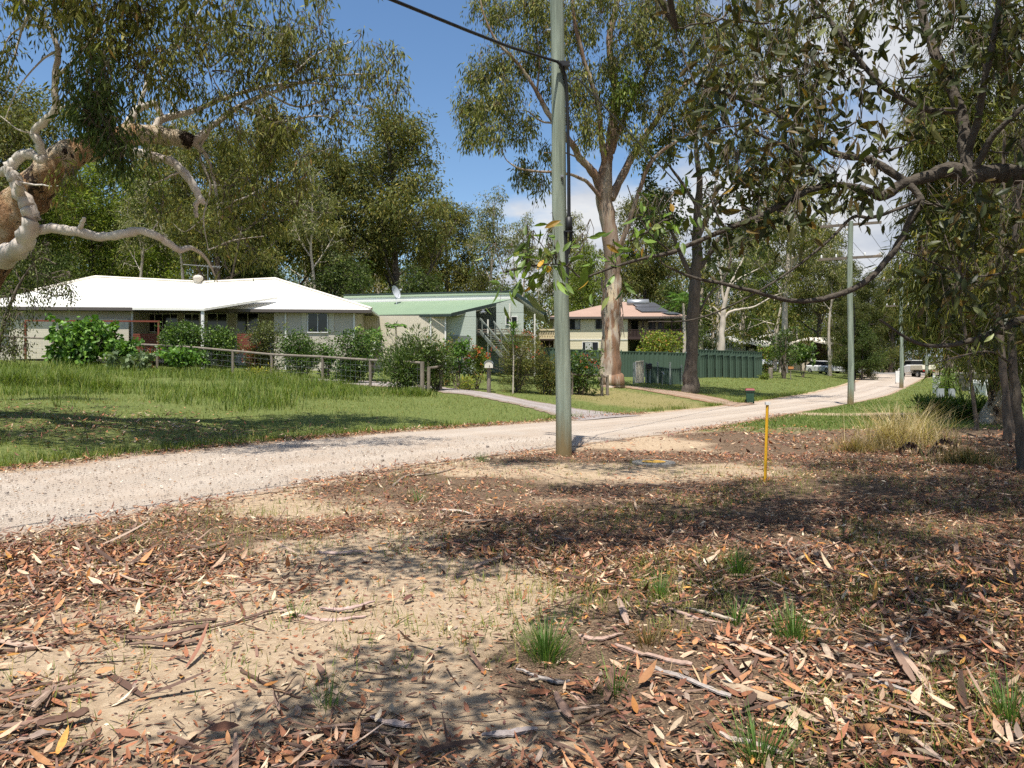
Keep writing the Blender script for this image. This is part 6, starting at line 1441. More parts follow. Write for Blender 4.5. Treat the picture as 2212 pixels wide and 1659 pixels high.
# ------------------------------------------------------------------ shrubs and garden plants
def shrub(name, label, cat, px_, d, wpx, ytop, seed, pal, L, Wd, n, mat_=None, hang=.1, stem=.03, depth=.8, lobes=9, tmpl=None, curl=0., fold=0., flowers=None, ybase=None, spread=.7, group=None, low=.12):
    b_ = at_d(px_, d, -.03); o = thing(name, label, cat, b_, group); rng = np.random.default_rng(seed)
    zt = EYE + (HY - ytop) / FX * d; H = zt - b_[2]; Wm = wpx / FX * d / 2
    G = Geo(); C = Geo()
    for k in range(lobes):
        a = rng.uniform(0, 6.3); r_ = Wm * rng.uniform(.15, .62); z = H * (low + (.80 - low) * rng.random() ** .8)
        sc = .55 + .45 * math.sin(math.pi * min(1, z / H * .9 + .12))
        c = np.array([math.cos(a) * r_ * sc, math.sin(a) * r_ * depth * sc, z])
        G.tube(wander(np.array([c[0] * .15, c[1] * .15, 0]), c, rng, .05 * H, 6), np.linspace(stem, stem * .3, 6), n=5, cap=False)
        R = np.array([Wm * .5, Wm * .5 * depth, min(H * .26, Wm * .5)]) * rng.uniform(.8, 1.15)
        R[2] = min(R[2], H - z)
        for _ in range(3): G.tube(wander(c, c + nrm(rng.normal(0, 1, 3)) * R, rng, .03, 4), np.linspace(stem * .35, stem * .1, 4), n=3, cap=False)
        cluster(C, None, rng, c, R, n // lobes, L, Wd, pal, hang=hang, spread=spread, tmpl=tmpl, curl=curl, fold=fold, tight=.28)
    # loose shoots that break the outline
    for _ in range(lobes * 2):
        a = rng.uniform(0, 6.3); z = H * rng.uniform(.35, .92); c = np.array([math.cos(a) * Wm * .8, math.sin(a) * Wm * .8 * depth, z]) * (1, 1, 1)
        e_ = c + np.array([math.cos(a) * .12, math.sin(a) * .12, rng.uniform(.08, .3)]) * min(1, Wm); G.tube([c * (.5, .5, .85), c, e_], [stem * .3, stem * .2, stem * .1], n=3, cap=False)
        cluster(C, None, rng, e_, .12, 10, L, Wd, pal, hang=hang, spread=.9, tmpl=tmpl, curl=curl, fold=fold)
    G.build('stems', M_TWIG, o); C.build('foliage', mat_ or M_GLOSSLEAF, o)
    if flowers:
        col, nf, sz = flowers; Fg = Geo(); u = nrm(rng.normal(0, 1, (nf, 3))); u[:, 2] = abs(u[:, 2]); u[:, 1] = -abs(u[:, 1])
        pos = u * (Wm * .85, Wm * .85 * depth, H * .42) + (0, 0, H * .5)
        for k in range(nf):
            add_leaves(Fg, pos[k] + rng.normal(0, .02, (7, 3)), rng.normal(0, 1, (7, 3)) + u[k], sz, sz * .8, np.clip(np.array(col) * rng.uniform(.7, 1.2), 0, .9), rng)
        Fg.build('flowers', M_GRASS, o)
    return o
OLE = [(.05, .085, .028, 3), (.08, .125, .04, 2), (.035, .06, .022, 2), (.13, .17, .06, .8)]
IXO = [(.12, .13, .03, 2), (.24, .13, .035, 1.2), (.085, .12, .03, 2)]
MIXG = [(.09, .13, .03, 3), (.14, .18, .04, 2), (.05, .08, .02, 2), (.22, .12, .05, .4)]
RED = [(.12, .035, .025, 3), (.20, .05, .03, 2), (.07, .07, .025, 1.5)]
shrub('grape_bush', 'big rounded bush of broad bright leaves before the cream garage doors', 'shrub', 178, 36.7, 150, 684, 1, VINE, .20, .17, 2600, hang=.45, lobes=12, fold=.15, tmpl=LEAF3, curl=.1)
shrub('grape_bush', 'low sprawl of broad leaves trailing right from the big rounded bush', 'shrub', 262, 36.6, 90, 735, 2, VINE, .18, .15, 900, hang=.3, lobes=8, tmpl=LEAF3)
shrub('hedge_shrub', 'boxy clipped green shrub right of the red timber screen', 'shrub', 392, 37.0, 104, 692, 3, HEDGE + [(.10, .17, .04, 2)], .10, .07, 5200, lobes=14, low=.2)
shrub('creeper_plant', 'low broad leaved creeper on the fence under the boxy clipped shrub', 'plant', 395, 35.9, 105, 752, 4, VINE, .17, .14, 900, hang=.3, lobes=7)
shrub('hedge_shrub', 'mid green rounded shrub right of the white porch post', 'shrub', 478, 36.9, 92, 702, 5, HEDGE + [(.10, .16, .035, 2)], .10, .065, 5200, lobes=13, low=.2)
shrub('hedge_shrub', 'tall loose grey green shrub before the beige wall left of the shuttered window', 'shrub', 575, 36.4, 92, 690, 6, [(.06, .075, .03, 3), (.09, .11, .045, 2), (.14, .15, .07, .8)], .10, .055, 4800, lobes=13, spread=.9)
shrub('hedge_shrub', 'widest dark clipped shrub right behind the fence rail below the shuttered window', 'shrub', 655, 35.6, 118, 712, 7, HEDGE, .09, .06, 6600, lobes=16, low=.12)
shrub('hedge_shrub', 'dark oval shrub standing at the right end corner of the white roofed house', 'shrub', 764, 33.9, 112, 708, 8, HEDGE, .09, .06, 6600, lobes=16, low=.12)
shrub('garden_plant', 'light green leafy plant peeping between the two darkest shrubs', 'plant', 710, 36, 46, 733, 9, VINE, .13, .08, 700, lobes=6)
shrub('frangipani_plant', 'pale leafy small tree behind the dark oval shrub', 'plant', 800, 36, 62, 695, 10, VINE + [(.2, .24, .09, 1)], .18, .09, 900, lobes=8, hang=.3, low=.45)
shrub('oleander_shrub', 'large oleander of long upright leaves with a few white flowers at the fence end', 'shrub', 872, 30.2, 168, 703, 11, OLE, .17, .035, 8200, lobes=18, hang=-.35, spread=1.1, flowers=((.8, .78, .72), 16, .05), low=.08)
shrub('oleander_shrub', 'right wing of upright oleander leaves reaching over the short rail fence', 'shrub', 940, 30.6, 90, 728, 12, OLE, .16, .035, 2600, lobes=10, hang=-.3, spread=1.1, low=.15)
shrub('ixora_shrub', 'orange tipped shrub behind the oleander before the corrugated wall', 'shrub', 962, 34, 84, 722, 13, IXO, .10, .05, 1800, lobes=9)
shrub('lanky_shrub', 'lanky light green shrub arching before the grey roller door', 'shrub', 990, 32, 56, 720, 14, VINE, .15, .09, 420, lobes=7, hang=.2, low=.35)
shrub('ixora_shrub', 'orange and green flowering shrub between the roller door and the letterbox', 'shrub', 1030, 32.5, 62, 736, 15, MIXG, .10, .045, 2000, lobes=9, flowers=((.55, .14, .06), 34, .06))
shrub('garden_plant', 'low yellowish bedding plants at the foot of the letterbox', 'plant', 1015, 31.2, 74, 816, 16, [(.25, .22, .04, 1), (.10, .14, .03, 2), (.14, .19, .04, 2)], .12, .025, 800, lobes=7, hang=-.2)
shrub('grevillea_shrub', 'big wispy olive grevillea bush left of the nearest pole', 'shrub', 1118, 31.3, 140, 700, 17, OLIVE + [(.11, .14, .05, 2)], .12, .018, 8500, lobes=18, hang=-.05, spread=1., mat_=M_LEAF, flowers=((.42, .12, .07), 30, .05), low=.08)
shrub('grevillea_shrub', 'lower olive bush spreading behind the nearest pole', 'shrub', 1190, 31.5, 84, 762, 18, OLIVE + [(.05, .08, .03, 2)], .12, .03, 3600, lobes=11, mat_=M_LEAF, low=.08)
shrub('ixora_shrub', 'leafy shrub with red flowers right of the nearest pole before the green fence', 'shrub', 1254, 32.6, 96, 756, 19, HEDGE + [(.10, .15, .04, 2)], .12, .06, 2600, lobes=11, flowers=((.5, .1, .06), 22, .06), low=.15)
shrub('yard_bush', 'bright yellow green bush with orange tips inside the green fence', 'shrub', 1425, 54.5, 112, 714, 20, [(.16, .20, .035, 3), (.10, .15, .03, 2), (.26, .13, .05, .6)], .18, .09, 2600, lobes=13, spread=.9, low=.3)
shrub('yard_bush', 'grey green feathery bush rising behind the bright yellow green bush', 'shrub', 1440, 57, 56, 706, 21, [(.10, .125, .07, 2), (.07, .095, .05, 2)], .2, .04, 1400, lobes=8, low=.4)
shrub('yard_bush', 'round green bush between the far fence end and the navy house', 'shrub', 1664, 66, 56, 741, 22, [(.12, .17, .03, 2), (.07, .11, .025, 2), (.22, .12, .05, .5)], .2, .1, 1200, lobes=8)
shrub('multi_stem_shrub', 'tall many stemmed shrub on the far verge by the split post', 'shrub', 1694, 61, 62, 700, 23, OLE, .24, .06, 1800, lobes=12, hang=-.2, stem=.09, low=.35, depth=.7)
shrub('broadleaf_shrub', 'broad leaved bush before the beige carport house', 'shrub', 1735, 68, 48, 738, 24, HEDGE + [(.1, .15, .06, 2)], .32, .2, 500, lobes=9, low=.3)
shrub('yard_bush', 'low clipped hedge seen over the back fence beside the white forked gum', 'shrub', 1540, 62, 60, 758, 25, [(.08, .14, .03, 2), (.05, .09, .02, 2)], .16, .09, 1200, lobes=9)
shrub('weed_clump', 'small bright weed clump at the end of the saw toothed fence', 'plant', 1651, 57, 22, 808, 26, BRIGHT, .14, .05, 420, lobes=5)
shrub('young_bush', 'young feathery green bush behind the grey bollards', 'shrub', 2045, 40.5, 52, 790, 27, [(.14, .20, .06, 2), (.09, .14, .04, 2)], .16, .04, 1500, lobes=9, hang=-.1)
shrub('fern_shrub', 'dark ferny undergrowth clump before the grey bollards', 'shrub', 2030, 24, 96, 868, 28, [(.045, .085, .018, 3), (.08, .13, .03, 2)], .24, .03, 1900, lobes=12, hang=-.5, spread=1.1, low=.05)
shrub('fern_shrub', 'shaded fern clump at the left foot of the big flared trunk', 'shrub', 2095, 23, 90, 868, 29, [(.04, .07, .018, 3), (.07, .11, .03, 2)], .22, .03, 1400, lobes=10, hang=-.5, spread=1.1, low=.05)
shrub('red_cordyline', 'small dark red leaved shrub at the fence between the clipped shrubs', 'shrub', 545, 36.2, 48, 745, 30, RED, .2, .05, 500, lobes=7, hang=-.3)
shrub('red_cordyline', 'low reddish shrub under the fence rail left of the boxy clipped shrub', 'shrub', 325, 37.4, 40, 752, 31, RED + [(.1, .12, .03, 2)], .16, .05, 420, lobes=6, hang=-.2)
shrub('garden_plant', 'pale grey green cabbage like plants along the foot of the fence', 'plant', 285, 36.2, 90, 768, 32, [(.10, .14, .10, 2), (.14, .19, .13, 1)], .26, .16, 320, lobes=7, hang=.1)
shrub('garden_plant', 'small yellow flowering plant at the second lawn fence post', 'plant', 560, 34.3, 50, 795, 33, [(.30, .27, .05, 1), (.14, .18, .04, 2)], .12, .04, 420, lobes=6, hang=-.2)
# papaya and spiky dracaena
b_ = at_d(855, 37); o = thing('papaya_tree', 'small papaya with one crown of leaves before the cream corrugated wall', 'tree', b_)
zt = EYE + (HY - 706) / FX * 37 - b_[2]; G = Geo(); G.tube([(0, 0, -.1), (.03, 0, zt * .5), (0, 0, zt)], [.07, .06, .045], n=8); G.build('trunk', M_PALEBARK, o, smooth=True)
rng = np.random.default_rng(4); C = Geo()
for k in range(16):
    a = k * 2.4; e_ = np.array([math.cos(a) * .42, math.sin(a) * .42, zt + .22 - .2 * rng.random()]); C.tube([np.array([0, 0, zt]), e_], [.012, .008], n=4, tint=(.12, .16, .04))
    for j in range(7):
        b2 = a + (j - 3) * .42; add_leaves(C, e_[None], np.array([[math.cos(b2), math.sin(b2), -.35]]), .22, .09, palette(rng, 1, VINE, gain=FGAIN), rng, up=np.array([[0, 0, 1.]]) + 0, tmpl=LEAF3, curl=.2)
C.build('crown', M_GLOSSLEAF, o)
b_ = at_d(1108, 30.6); o = thing('dracaena_plant', 'spiky tufted dracaena on a thin stem rising out of the grevillea', 'plant', b_)
zt = EYE + (HY - 715) / FX * 30.6 - b_[2]; G = Geo(); G.tube([(0, 0, -.1), (.03, 0, zt * .6), (-.02, 0, zt)], [.035, .03, .025], n=7); G.build('stem', M_PALEBARK, o, smooth=True)
C = Geo(); n = 120; rng = np.random.default_rng(6); zz = zt - .55 + .75 * rng.random(n); a = rng.uniform(0, 6.3, n)
add_leaves(C, np.stack([0 * zz, 0 * zz, zz], -1), np.stack([np.cos(a), np.sin(a), .3 + (zz - zt + .4) * 1.6], -1), .42, .04, palette(rng, n, VINE, gain=FGAIN), rng, up=np.tile([0, 0, 1.], (n, 1)) + rng.normal(0, .1, (n, 3)), tmpl=LEAF3, curl=.35)
C.build('leaf_tuft', M_GLOSSLEAF, o)

b_ = at_d(1476, 58); o = thing('palm_tree', 'palm with drooping fronds seen left of the dark trunk above the terracotta roofline', 'palm', b_)
zt = EYE + (HY - 655) / FX * 58 - b_[2]; G = Geo(); G.tube([(0, 0, -.1), (.1, 0, zt * .5), (0, 0, zt)], [.16, .13, .1], n=9); G.build('trunk', M_PALEBARK, o, smooth=True)
rng = np.random.default_rng(44); C = Geo()
for k in range(15):
    a = k * 2.4; el = rng.uniform(.1, 1.2); q = np.linspace(0, 1, 14)[:, None]; dv = np.array([math.cos(a) * math.cos(el), math.sin(a) * math.cos(el), math.sin(el)])
    p = np.array([0, 0, zt]) + dv * q * 2.0 - np.array([0, 0, 1.]) * q ** 2 * .9; C.tube(p, np.linspace(.03, .008, 14), n=4, tint=(.12, .16, .04))
    sd = nrm(np.cross(dv, (0, 0, 1.)))
    for s_ in (-1, 1):
        add_leaves(C, p[2:], np.tile(sd * s_ + dv * .5 - np.array([0, 0, .5]), (12, 1)), .6, .06, palette(rng, 12, VINE, gain=FGAIN), rng)
C.build('crown', M_LEAF, o)
# ------------------------------------------------------------------ grass
def scatter(rng, n, d0, d1, x0, x1, power=1.0):
    """spots of ground in a wedge of the view (pixel columns x0..x1)"""
    d = (rng.random(n) * (d1 ** power - d0 ** power) + d0 ** power) ** (1 / power)
    k = (rng.uniform(x0, x1, n) - CX) / FX; x = k * d
    return x, d
def blades(name, x, y, hgt, wid, pal, rng, label=None, lean=.35, z=None, matr=None, per=1, curl=.25, kind='stuff'):
    G = Geo(); x = np.repeat(x, per) + rng.normal(0, .05, len(x) * per) * (per > 1); y = np.repeat(y, per) + rng.normal(0, .05, len(y) * per) * (per > 1)
    hgt = np.repeat(hgt, per) * rng.uniform(.6, 1.2, len(x)); n = len(x); zz = height(x, y) - .01
    a = rng.uniform(0, 6.3, n); ln = np.abs(rng.normal(0, lean, n)); d = np.stack([np.cos(a) * ln, np.sin(a) * ln, np.ones(n)], -1)
    up = np.stack([np.cos(a), np.sin(a), -ln], -1) + rng.normal(0, .15, (n, 3))
    add_leaves(G, np.stack([x, y, zz], -1), d, hgt, np.repeat(wid, per) if hasattr(wid, '__len__') else wid, palette(rng, n, pal, .2, GGAIN), rng, tmpl=BLADE, curl=-np.abs(rng.normal(curl, .1, n)), up=up)
    o = G.build(name, matr or M_GRASS)
    return tag(o, label, None, None, kind)
LAWN = [(.085, .12, .028, 2.4), (.13, .165, .04, 3), (.18, .20, .06, 2), (.26, .22, .10, 1.3), (.06, .08, .02, 1)]
TALL = [(.08, .125, .025, 3), (.125, .18, .04, 3), (.05, .085, .02, 2), (.21, .23, .08, 1.4)]
rng = np.random.default_rng(77)
x, y = scatter(rng, 150000, 11, 44, -120, 1700, 1.0)
s = polyd(E_FAR, x, y); lwn, lit_, dry_ = fields(x, y)
drive = np.zeros(len(x), bool)
for nm in ('driveway', 'footpath'):
    me = bpy.data.objects[nm].data; vv = np.zeros(len(me.vertices) * 3); me.vertices.foreach_get('co', vv); vv = vv.reshape(-1, 3)[::3, :2]
    cell = set(map(tuple, np.floor(vv / .35).astype(int))); drive |= np.array([(a, b) in cell for a, b in np.floor(np.stack([x, y], -1) / .35).astype(int)])
keep = (s > .12) & (rng.random(len(x)) < lwn + .05) & (~drive) & (rng.random(len(x)) < .62 + .4 * lump(x * 2.2, y * 2.2))
blades('lawn_grass', x[keep], y[keep], np.full(keep.sum(), .085) * np.exp(rng.normal(0, .25, keep.sum())), .011, LAWN, rng, 'short sunlit verge grass across the road', lean=.5)
# uncut grass in a band below the garden fence
x, y = scatter(rng, 60000, 17, 41, -120, 1010, 1.0)
band = np.array([float(v) for v in (height(x, y))])
py = HY - (band - EYE) / y * FX; pxx = CX + x / y * FX
top = np.interp(pxx, [-200, 0, 250, 500, 700, 900, 1000], [786, 790, 792, 806, 826, 852, 872]); bot = np.interp(pxx, [-200, 0, 250, 420, 600, 760, 900, 1000], [880, 868, 862, 868, 868, 858, 858, 868])
jt = 16 * lump(x * 1.9, y * 1.9) + rng.normal(0, 5, len(x)); ok = (py > top) & (py < bot + jt) & (polyd(E_FAR, x, y) > 1.5) & (lump(x * 2.6, y * 2.6) > -.45)
ok &= rng.random(len(x)) < np.clip(1.3 - .45 * (pxx > 820), 0, 1)
hh = .30 * np.clip(1 - (pxx - 600) / 600, .45, 1) * (1 + .55 * lump(x * 1.7, y * 1.7)) * np.exp(rng.normal(0, .22, len(x)))
blades('tall_grass', x[ok], y[ok], np.clip(hh[ok], .12, .75), .017, TALL, rng, 'uncut knee high grass below the garden fence', lean=.3, curl=.3)
# taller tussocks standing out of it
for px_, d, w, h, lab in ((150, 26.5, 1.0, .62, 'darkest tall grass tussock below the big leafy bush'), (222, 25, .8, .5, 'tall grass tussock right of the darkest one'), (30, 26, 1.0, .55, 'tall grass tussock at the left edge under the weeping sapling'), (890, 27.5, .9, .3, 'grass tussock at the foot of the oleander')):
    b_ = at_d(px_, d); n = 750; g_ = np.random.default_rng(int(px_)); q = g_.normal(0, w * .42, (n, 2)) * (1, .8); xx, yy = b_[0] + q[:, 0], b_[1] + q[:, 1]
    G = Geo(); a = g_.uniform(0, 6.3, n); ln = np.abs(g_.normal(.2, .3, n)); zz = height(xx, yy)
    add_leaves(G, np.stack([xx, yy, zz], -1) - b_, np.stack([np.cos(a) * ln, np.sin(a) * ln, 0 * a + 1], -1), h * g_.uniform(.6, 1.3, n), .02, palette(g_, n, TALL, .2, GGAIN), g_, tmpl=BLADE, curl=-np.abs(g_.normal(.3, .1, n)), up=np.stack([np.cos(a), np.sin(a), -ln], -1))
    o = G.build('grass_tussock', M_GRASS); o.location = tuple(b_); tag(o, lab, 'tussock')
# edge fringe along the far side of the gravel
tt = rng.random(9000); ef = resample(np.array(E_FAR[2:11], float), .05); k = (tt * (len(ef) - 1)).astype(int)
x = ef[k, 0] - .75 * np.abs(rng.normal(.25, .35, len(k))) ; y = ef[k, 1] + .66 * np.abs(rng.normal(.25, .35, len(k)))
ok = (lump(x * 2.1, y * 2.1) > -.35) & (polyd(E_FAR, x, y) > .05)
blades('edge_grass', x[ok], y[ok], np.full(ok.sum(), .2), .013, TALL + [(.26, .25, .1, 1.2)], rng, 'longer fringe of grass along the far edge of the gravel', lean=.45)
# far verges
x, y = scatter(rng, 60000, 36, 80, 1250, 2212, 1.0)
s = polyd(E_FAR, x, y); nn_ = -polyd(E_NEAR, x, y); ok = ((s > .2) & (s < 9)) | ((nn_ > .2))
ok &= rng.random(len(x)) < .8 + .3 * lump(x, y)
blades('verge_grass', x[ok], y[ok], np.full(ok.sum(), .10), .022, LAWN, rng, 'sunlit grass on the far verges beyond the bin', lean=.5)
x, y = scatter(rng, 42000, 19, 37, 1560, 2212, 1.0)
nn_ = -polyd(E_NEAR, x, y); lwn, _, _ = fields(x, y); ok = (nn_ > .15) & (rng.random(len(x)) < lwn)
blades('verge_grass', x[ok], y[ok], np.full(ok.sum(), .10), .013, [(.07, .12, .03, 3), (.11, .165, .04, 2), (.20, .2, .09, .7)], rng, 'green grass on the near verge around the second pole', lean=.5)
# sparse thin blades in the litter
x, y = scatter(rng, 13000, 2.4, 13, -60, 2260, 1.2)
pxx = CX + x / y * FX; py = HY + EYE / y * FX
dens = np.clip(.12 + 1.1 * np.exp(-(((pxx - 1600) / 420) ** 2 + ((py - 1330) / 260) ** 2)) + .5 * np.exp(-(((pxx - 2100) / 250) ** 2 + ((py - 1500) / 250) ** 2)) + .35 * np.exp(-(((pxx - 480) / 260) ** 2 + ((py - 1130) / 60) ** 2)), 0, 1)
ok = (-polyd(E_NEAR, x, y) > .1) & (rng.random(len(x)) < dens) & (lump(x * 5, y * 5) > -.25)
blades('litter_grass', x[ok], y[ok], np.full(ok.sum(), .105), .005, [(.12, .17, .04, 3), (.20, .22, .08, 2), (.30, .26, .13, 1.6)], rng, 'sparse thin grass growing through the leaf litter', lean=.7, per=6)
GT = [(.07, .14, .03, 3), (.11, .20, .045, 3), (.17, .25, .08, 1), (.30, .26, .12, .5)]
for px_, py_, h, n, w, lab in ((1180, 1425, .27, 300, .13, 'dense fresh green grass tuft nearest the lower middle of the litter'), (1595, 1245, .26, 190, .11, 'bright grass tuft standing in the shade below the yellow stake'), (1715, 1385, .26, 190, .13, 'tall grass tuft at the upper end of the long pale bark strips'), (1640, 1655, .22, 150, .12, 'grass tuft cut by the bottom edge of the picture'), (1425, 1290, .2, 110, .09, 'light grass tuft left of the shaded bright tuft'), (1400, 1392, .17, 110, .12, 'brownish grass tuft between two bark strips'), (1590, 1350, .22, 60, .06, 'thin wispy grass tuft beside the tall tuft'), (2180, 1560, .24, 150, .16, 'dark grass tuft in the shade at the lower right corner'), (905, 1085, .2, 70, .14, 'small grass tuft on the sandy patch beside the road'), (1040, 998, .2, 90, .2, 'low grass tuft at the gravel edge left of the nearest pole'), (640, 1335, .2, 26, .05, 'tiny wisp of grass on the sunlit sand'), (710, 1530, .22, 40, .07, 'thin grass wisp between dark bark on the sand'), (1330, 1500, .2, 50, .1, 'thin grass wisp beside crossing bark strips')):
    b_ = ground_at(px_, py_); g_ = np.random.default_rng(px_); a = g_.uniform(0, 6.3, n); q = np.abs(g_.normal(0, w * .5, n)); ln = g_.normal(.12, .16, n) + q / w * .35
    G = Geo(); P0 = np.stack([np.cos(a) * q, np.sin(a) * q, 0 * q - .01], -1)
    add_leaves(G, P0, np.stack([np.cos(a) * ln, np.sin(a) * ln, 0 * a + 1], -1), h * g_.uniform(.45, 1.15, n), .0042, palette(g_, n, GT if 'brownish' not in lab else [(.24, .15, .07), (.16, .15, .05)]), g_, tmpl=((0, 1), (.35, .9), (.7, .6), (1, .05)), curl=-np.abs(g_.normal(.28, .14, n)), up=np.stack([np.cos(a), np.sin(a), -ln], -1) + g_.normal(0, .1, (n, 3)))
    o = G.build('grass_tuft', M_GRASS); o.location = tuple(b_); tag(o, lab, 'grass tuft')
# dry straw clump on the right
for px_, py_, h, n, w, pal, lab in ((1930, 965, .98, 1000, .85, [(.44, .34, .19, 3), (.58, .48, .30, 2), (.24, .18, .10, 1.5)], 'pale dry straw clump arching over the litter right of the yellow stake'), (1990, 955, .95, 650, .85, [(.42, .33, .18, 3), (.16, .18, .06, 1.4)], 'second straw clump mixed with green stalks behind the dead fern'), (1850, 975, .35, 700, .6, [(.34, .24, .12, 3), (.20, .17, .07, 2)], 'low brown dry grass clump nearest the yellow stake'), (2080, 1000, .38, 700, .8, [(.20, .14, .07, 2), (.10, .11, .04, 2)], 'shaded brown grass clump before the sapling stems')):
    b_ = ground_at(px_, py_); g_ = np.random.default_rng(px_); a = g_.uniform(0, 6.3, n); q = np.abs(g_.normal(0, w * .55, n)); th = g_.uniform(0, 6.3, n); ln = np.abs(g_.normal(.25, .35, n))
    G = Geo(); P0 = np.stack([np.cos(th) * q, np.sin(th) * q * .7, 0 * q - .01], -1)
    add_leaves(G, P0, np.stack([np.cos(a) * ln, np.sin(a) * ln, 0 * a + 1], -1), h * g_.uniform(.25, 1.15, n), .0085, palette(g_, n, pal), g_, tmpl=((0, 1), (.35, .9), (.7, .6), (1, .05)), curl=-np.abs(g_.normal(.55, .25, n)), up=np.stack([np.cos(a), np.sin(a), -ln], -1) + g_.normal(0, .1, (n, 3)))
    o = G.build('straw_clump', M_GRASS); o.location = tuple(b_); tag(o, lab, 'dry grass')
# dead fern frond
b_ = ground_at(2000, 985); o = thing('dead_fern', 'dead fern frond with curled black leaflets arching over the straw', 'plant', b_); G = Geo(); C = Geo(); rng = np.random.default_rng(9)
for (dx, dy, hh, L0) in ((.62, .1, .33, .75), (-.5, -.05, .26, .6), (.25, -.25, .2, .5)):
    k = np.linspace(0, 1, 9)[:, None]; p = np.array([0, 0, 0.]) + k * np.array([dx, dy, 0]) + np.array([0, 0, 1.]) * hh * np.sin(k * 2.5); G.tube(p, np.linspace(.008, .003, 9), n=5)
    for j in range(1, 9):
        add_leaves(C, np.repeat(p[j:j + 1], 4, 0) + rng.normal(0, .01, (4, 3)), np.array([0, 0, -1.]) + rng.normal(0, .25, (4, 3)), .13, .045, np.array([.018, .012, .01]), rng, tmpl=LEAF3, curl=.35, fold=.5)
G.build('stalk', M_TWIG, o); C.build('leaflets', M_LITTER, o)

# ------------------------------------------------------------------ leaf litter, bark, twigs
LIT = [(.33, .135, .07, 3.6), (.20, .085, .05, 3.0), (.45, .22, .11, 2.4), (.56, .40, .26, 2.2), (.09, .05, .036, 2.6), (.40, .17, .045, .7), (.28, .215, .17, 1.3), (.58, .48, .34, .55), (.21, .095, .075, 1.6)]
rng = np.random.default_rng(123)
def litter(name, n, d0, d1, L, Wd, label, pal, tmpl, curl, lift, power, seed, dens_min=.05, x0=-90, x1=2300, thr=None):
    r = np.random.default_rng(seed); x, y = scatter(r, n, d0, d1, x0, x1, power); nn = -polyd(E_NEAR, x, y); _, lit, _ = fields(x, y)
    cl = lump(x * 4.3, y * 4.3) + .6 * lump(x * 11, y * 11)
    ok = (nn > -.25 + .3 * r.random(len(x))) & (r.random(len(x)) < np.clip(lit * (.75 + .5 * cl), dens_min, 1))
    x, y = x[ok], y[ok]; m = len(x); a = r.uniform(0, 6.3, m)
    z = height(x, y) + lift * r.random(m) ** 1.5
    tilt = r.normal(0, .16, m)
    up = np.stack([r.normal(0, .32, m), r.normal(0, .32, m), np.ones(m)], -1)
    G = Geo(); l_ = L * np.exp(r.normal(0, .3, m))
    # side must lie flat: cross(dir, up)
    add_leaves(G, np.stack([x, y, z + .004], -1), np.stack([np.cos(a), np.sin(a), tilt], -1), l_, l_ * (Wd / L) * np.exp(r.normal(0, .2, m)), palette(r, m, pal, .22), r, tmpl=tmpl, curl=r.normal(0, curl, m), fold=.18 if len(tmpl) > 3 else 0, up=up)
    return tag(G.build(name, M_LITTER), label, None, None, 'stuff')
T3 = ((0, .12), (.5, 1), (1, .05))
litter('leaf_litter', 44000, 2.3, 6.5, .052, .0135, 'fallen brown and pale gum leaves covering the near ground', LIT, LEAF3, .35, .03, 1.6, 1)
litter('leaf_litter', 95000, 6.3, 14, .050, .0145, 'fallen gum leaves covering the ground around the yellow stake', LIT, T3, .3, .03, 1.5, 2)
litter('leaf_litter', 20000, 13.5, 26, .085, .028, 'fallen leaves on the shaded ground near the right hand trees', LIT, T3, .3, .03, 1.3, 3, x0=1150, x1=2300)
BRK = [(.29, .195, .145, 3), (.19, .115, .085, 3), (.40, .30, .22, 1.3), (.10, .065, .05, 2.4), (.27, .13, .085, 1.5)]
STRIP = ((0, .5), (.2, .9), (.45, 1), (.7, .85), (1, .35))
litter('straw_litter', 16000, 2.3, 9, .085, .0035, 'dry straw bits mixed into the leaf litter', [(.50, .38, .22, 3), (.36, .24, .14, 2), (.22, .13, .08, 2)], STRIP, .25, .03, 1.5, 8)
litter('bark_litter', 3800, 2.3, 9, .16, .014, 'curled strips of shed bark lying through the near litter', BRK, STRIP, .16, .03, 1.5, 4)
litter('twig_litter', 5200, 2.3, 10, .17, .0055, 'thin dark twigs scattered over the near sand', [(.10, .06, .045, 3), (.18, .11, .08, 1)], STRIP, .22, .02, 1.5, 5, dens_min=.25)
litter('leaf_crumbs', 42000, 2.2, 8, .022, .011, 'crumbled leaf fragments on the near sand', LIT, T3, .2, .012, 1.5, 6, dens_min=.30)
PALE = [(.60, .47, .32, 2), (.48, .24, .11, 2.4), (.36, .15, .08, 2.4), (.54, .36, .24, 1.6), (.22, .10, .06, 1.4), (.55, .28, .07, .6)]
litter('leaf_litter', 8500, 2.2, 6.2, .072, .0195, 'larger pale and orange gum leaves lying on top of the near litter', PALE, LEAF3, .4, .045, 1.4, 17, dens_min=.04)
litter('bark_litter', 1500, 2.2, 6.5, .26, .022, 'long flat flakes of shed bark in the near litter', BRK + [(.46, .34, .26, 1.5)], STRIP, .12, .04, 1.4, 18, dens_min=.06)
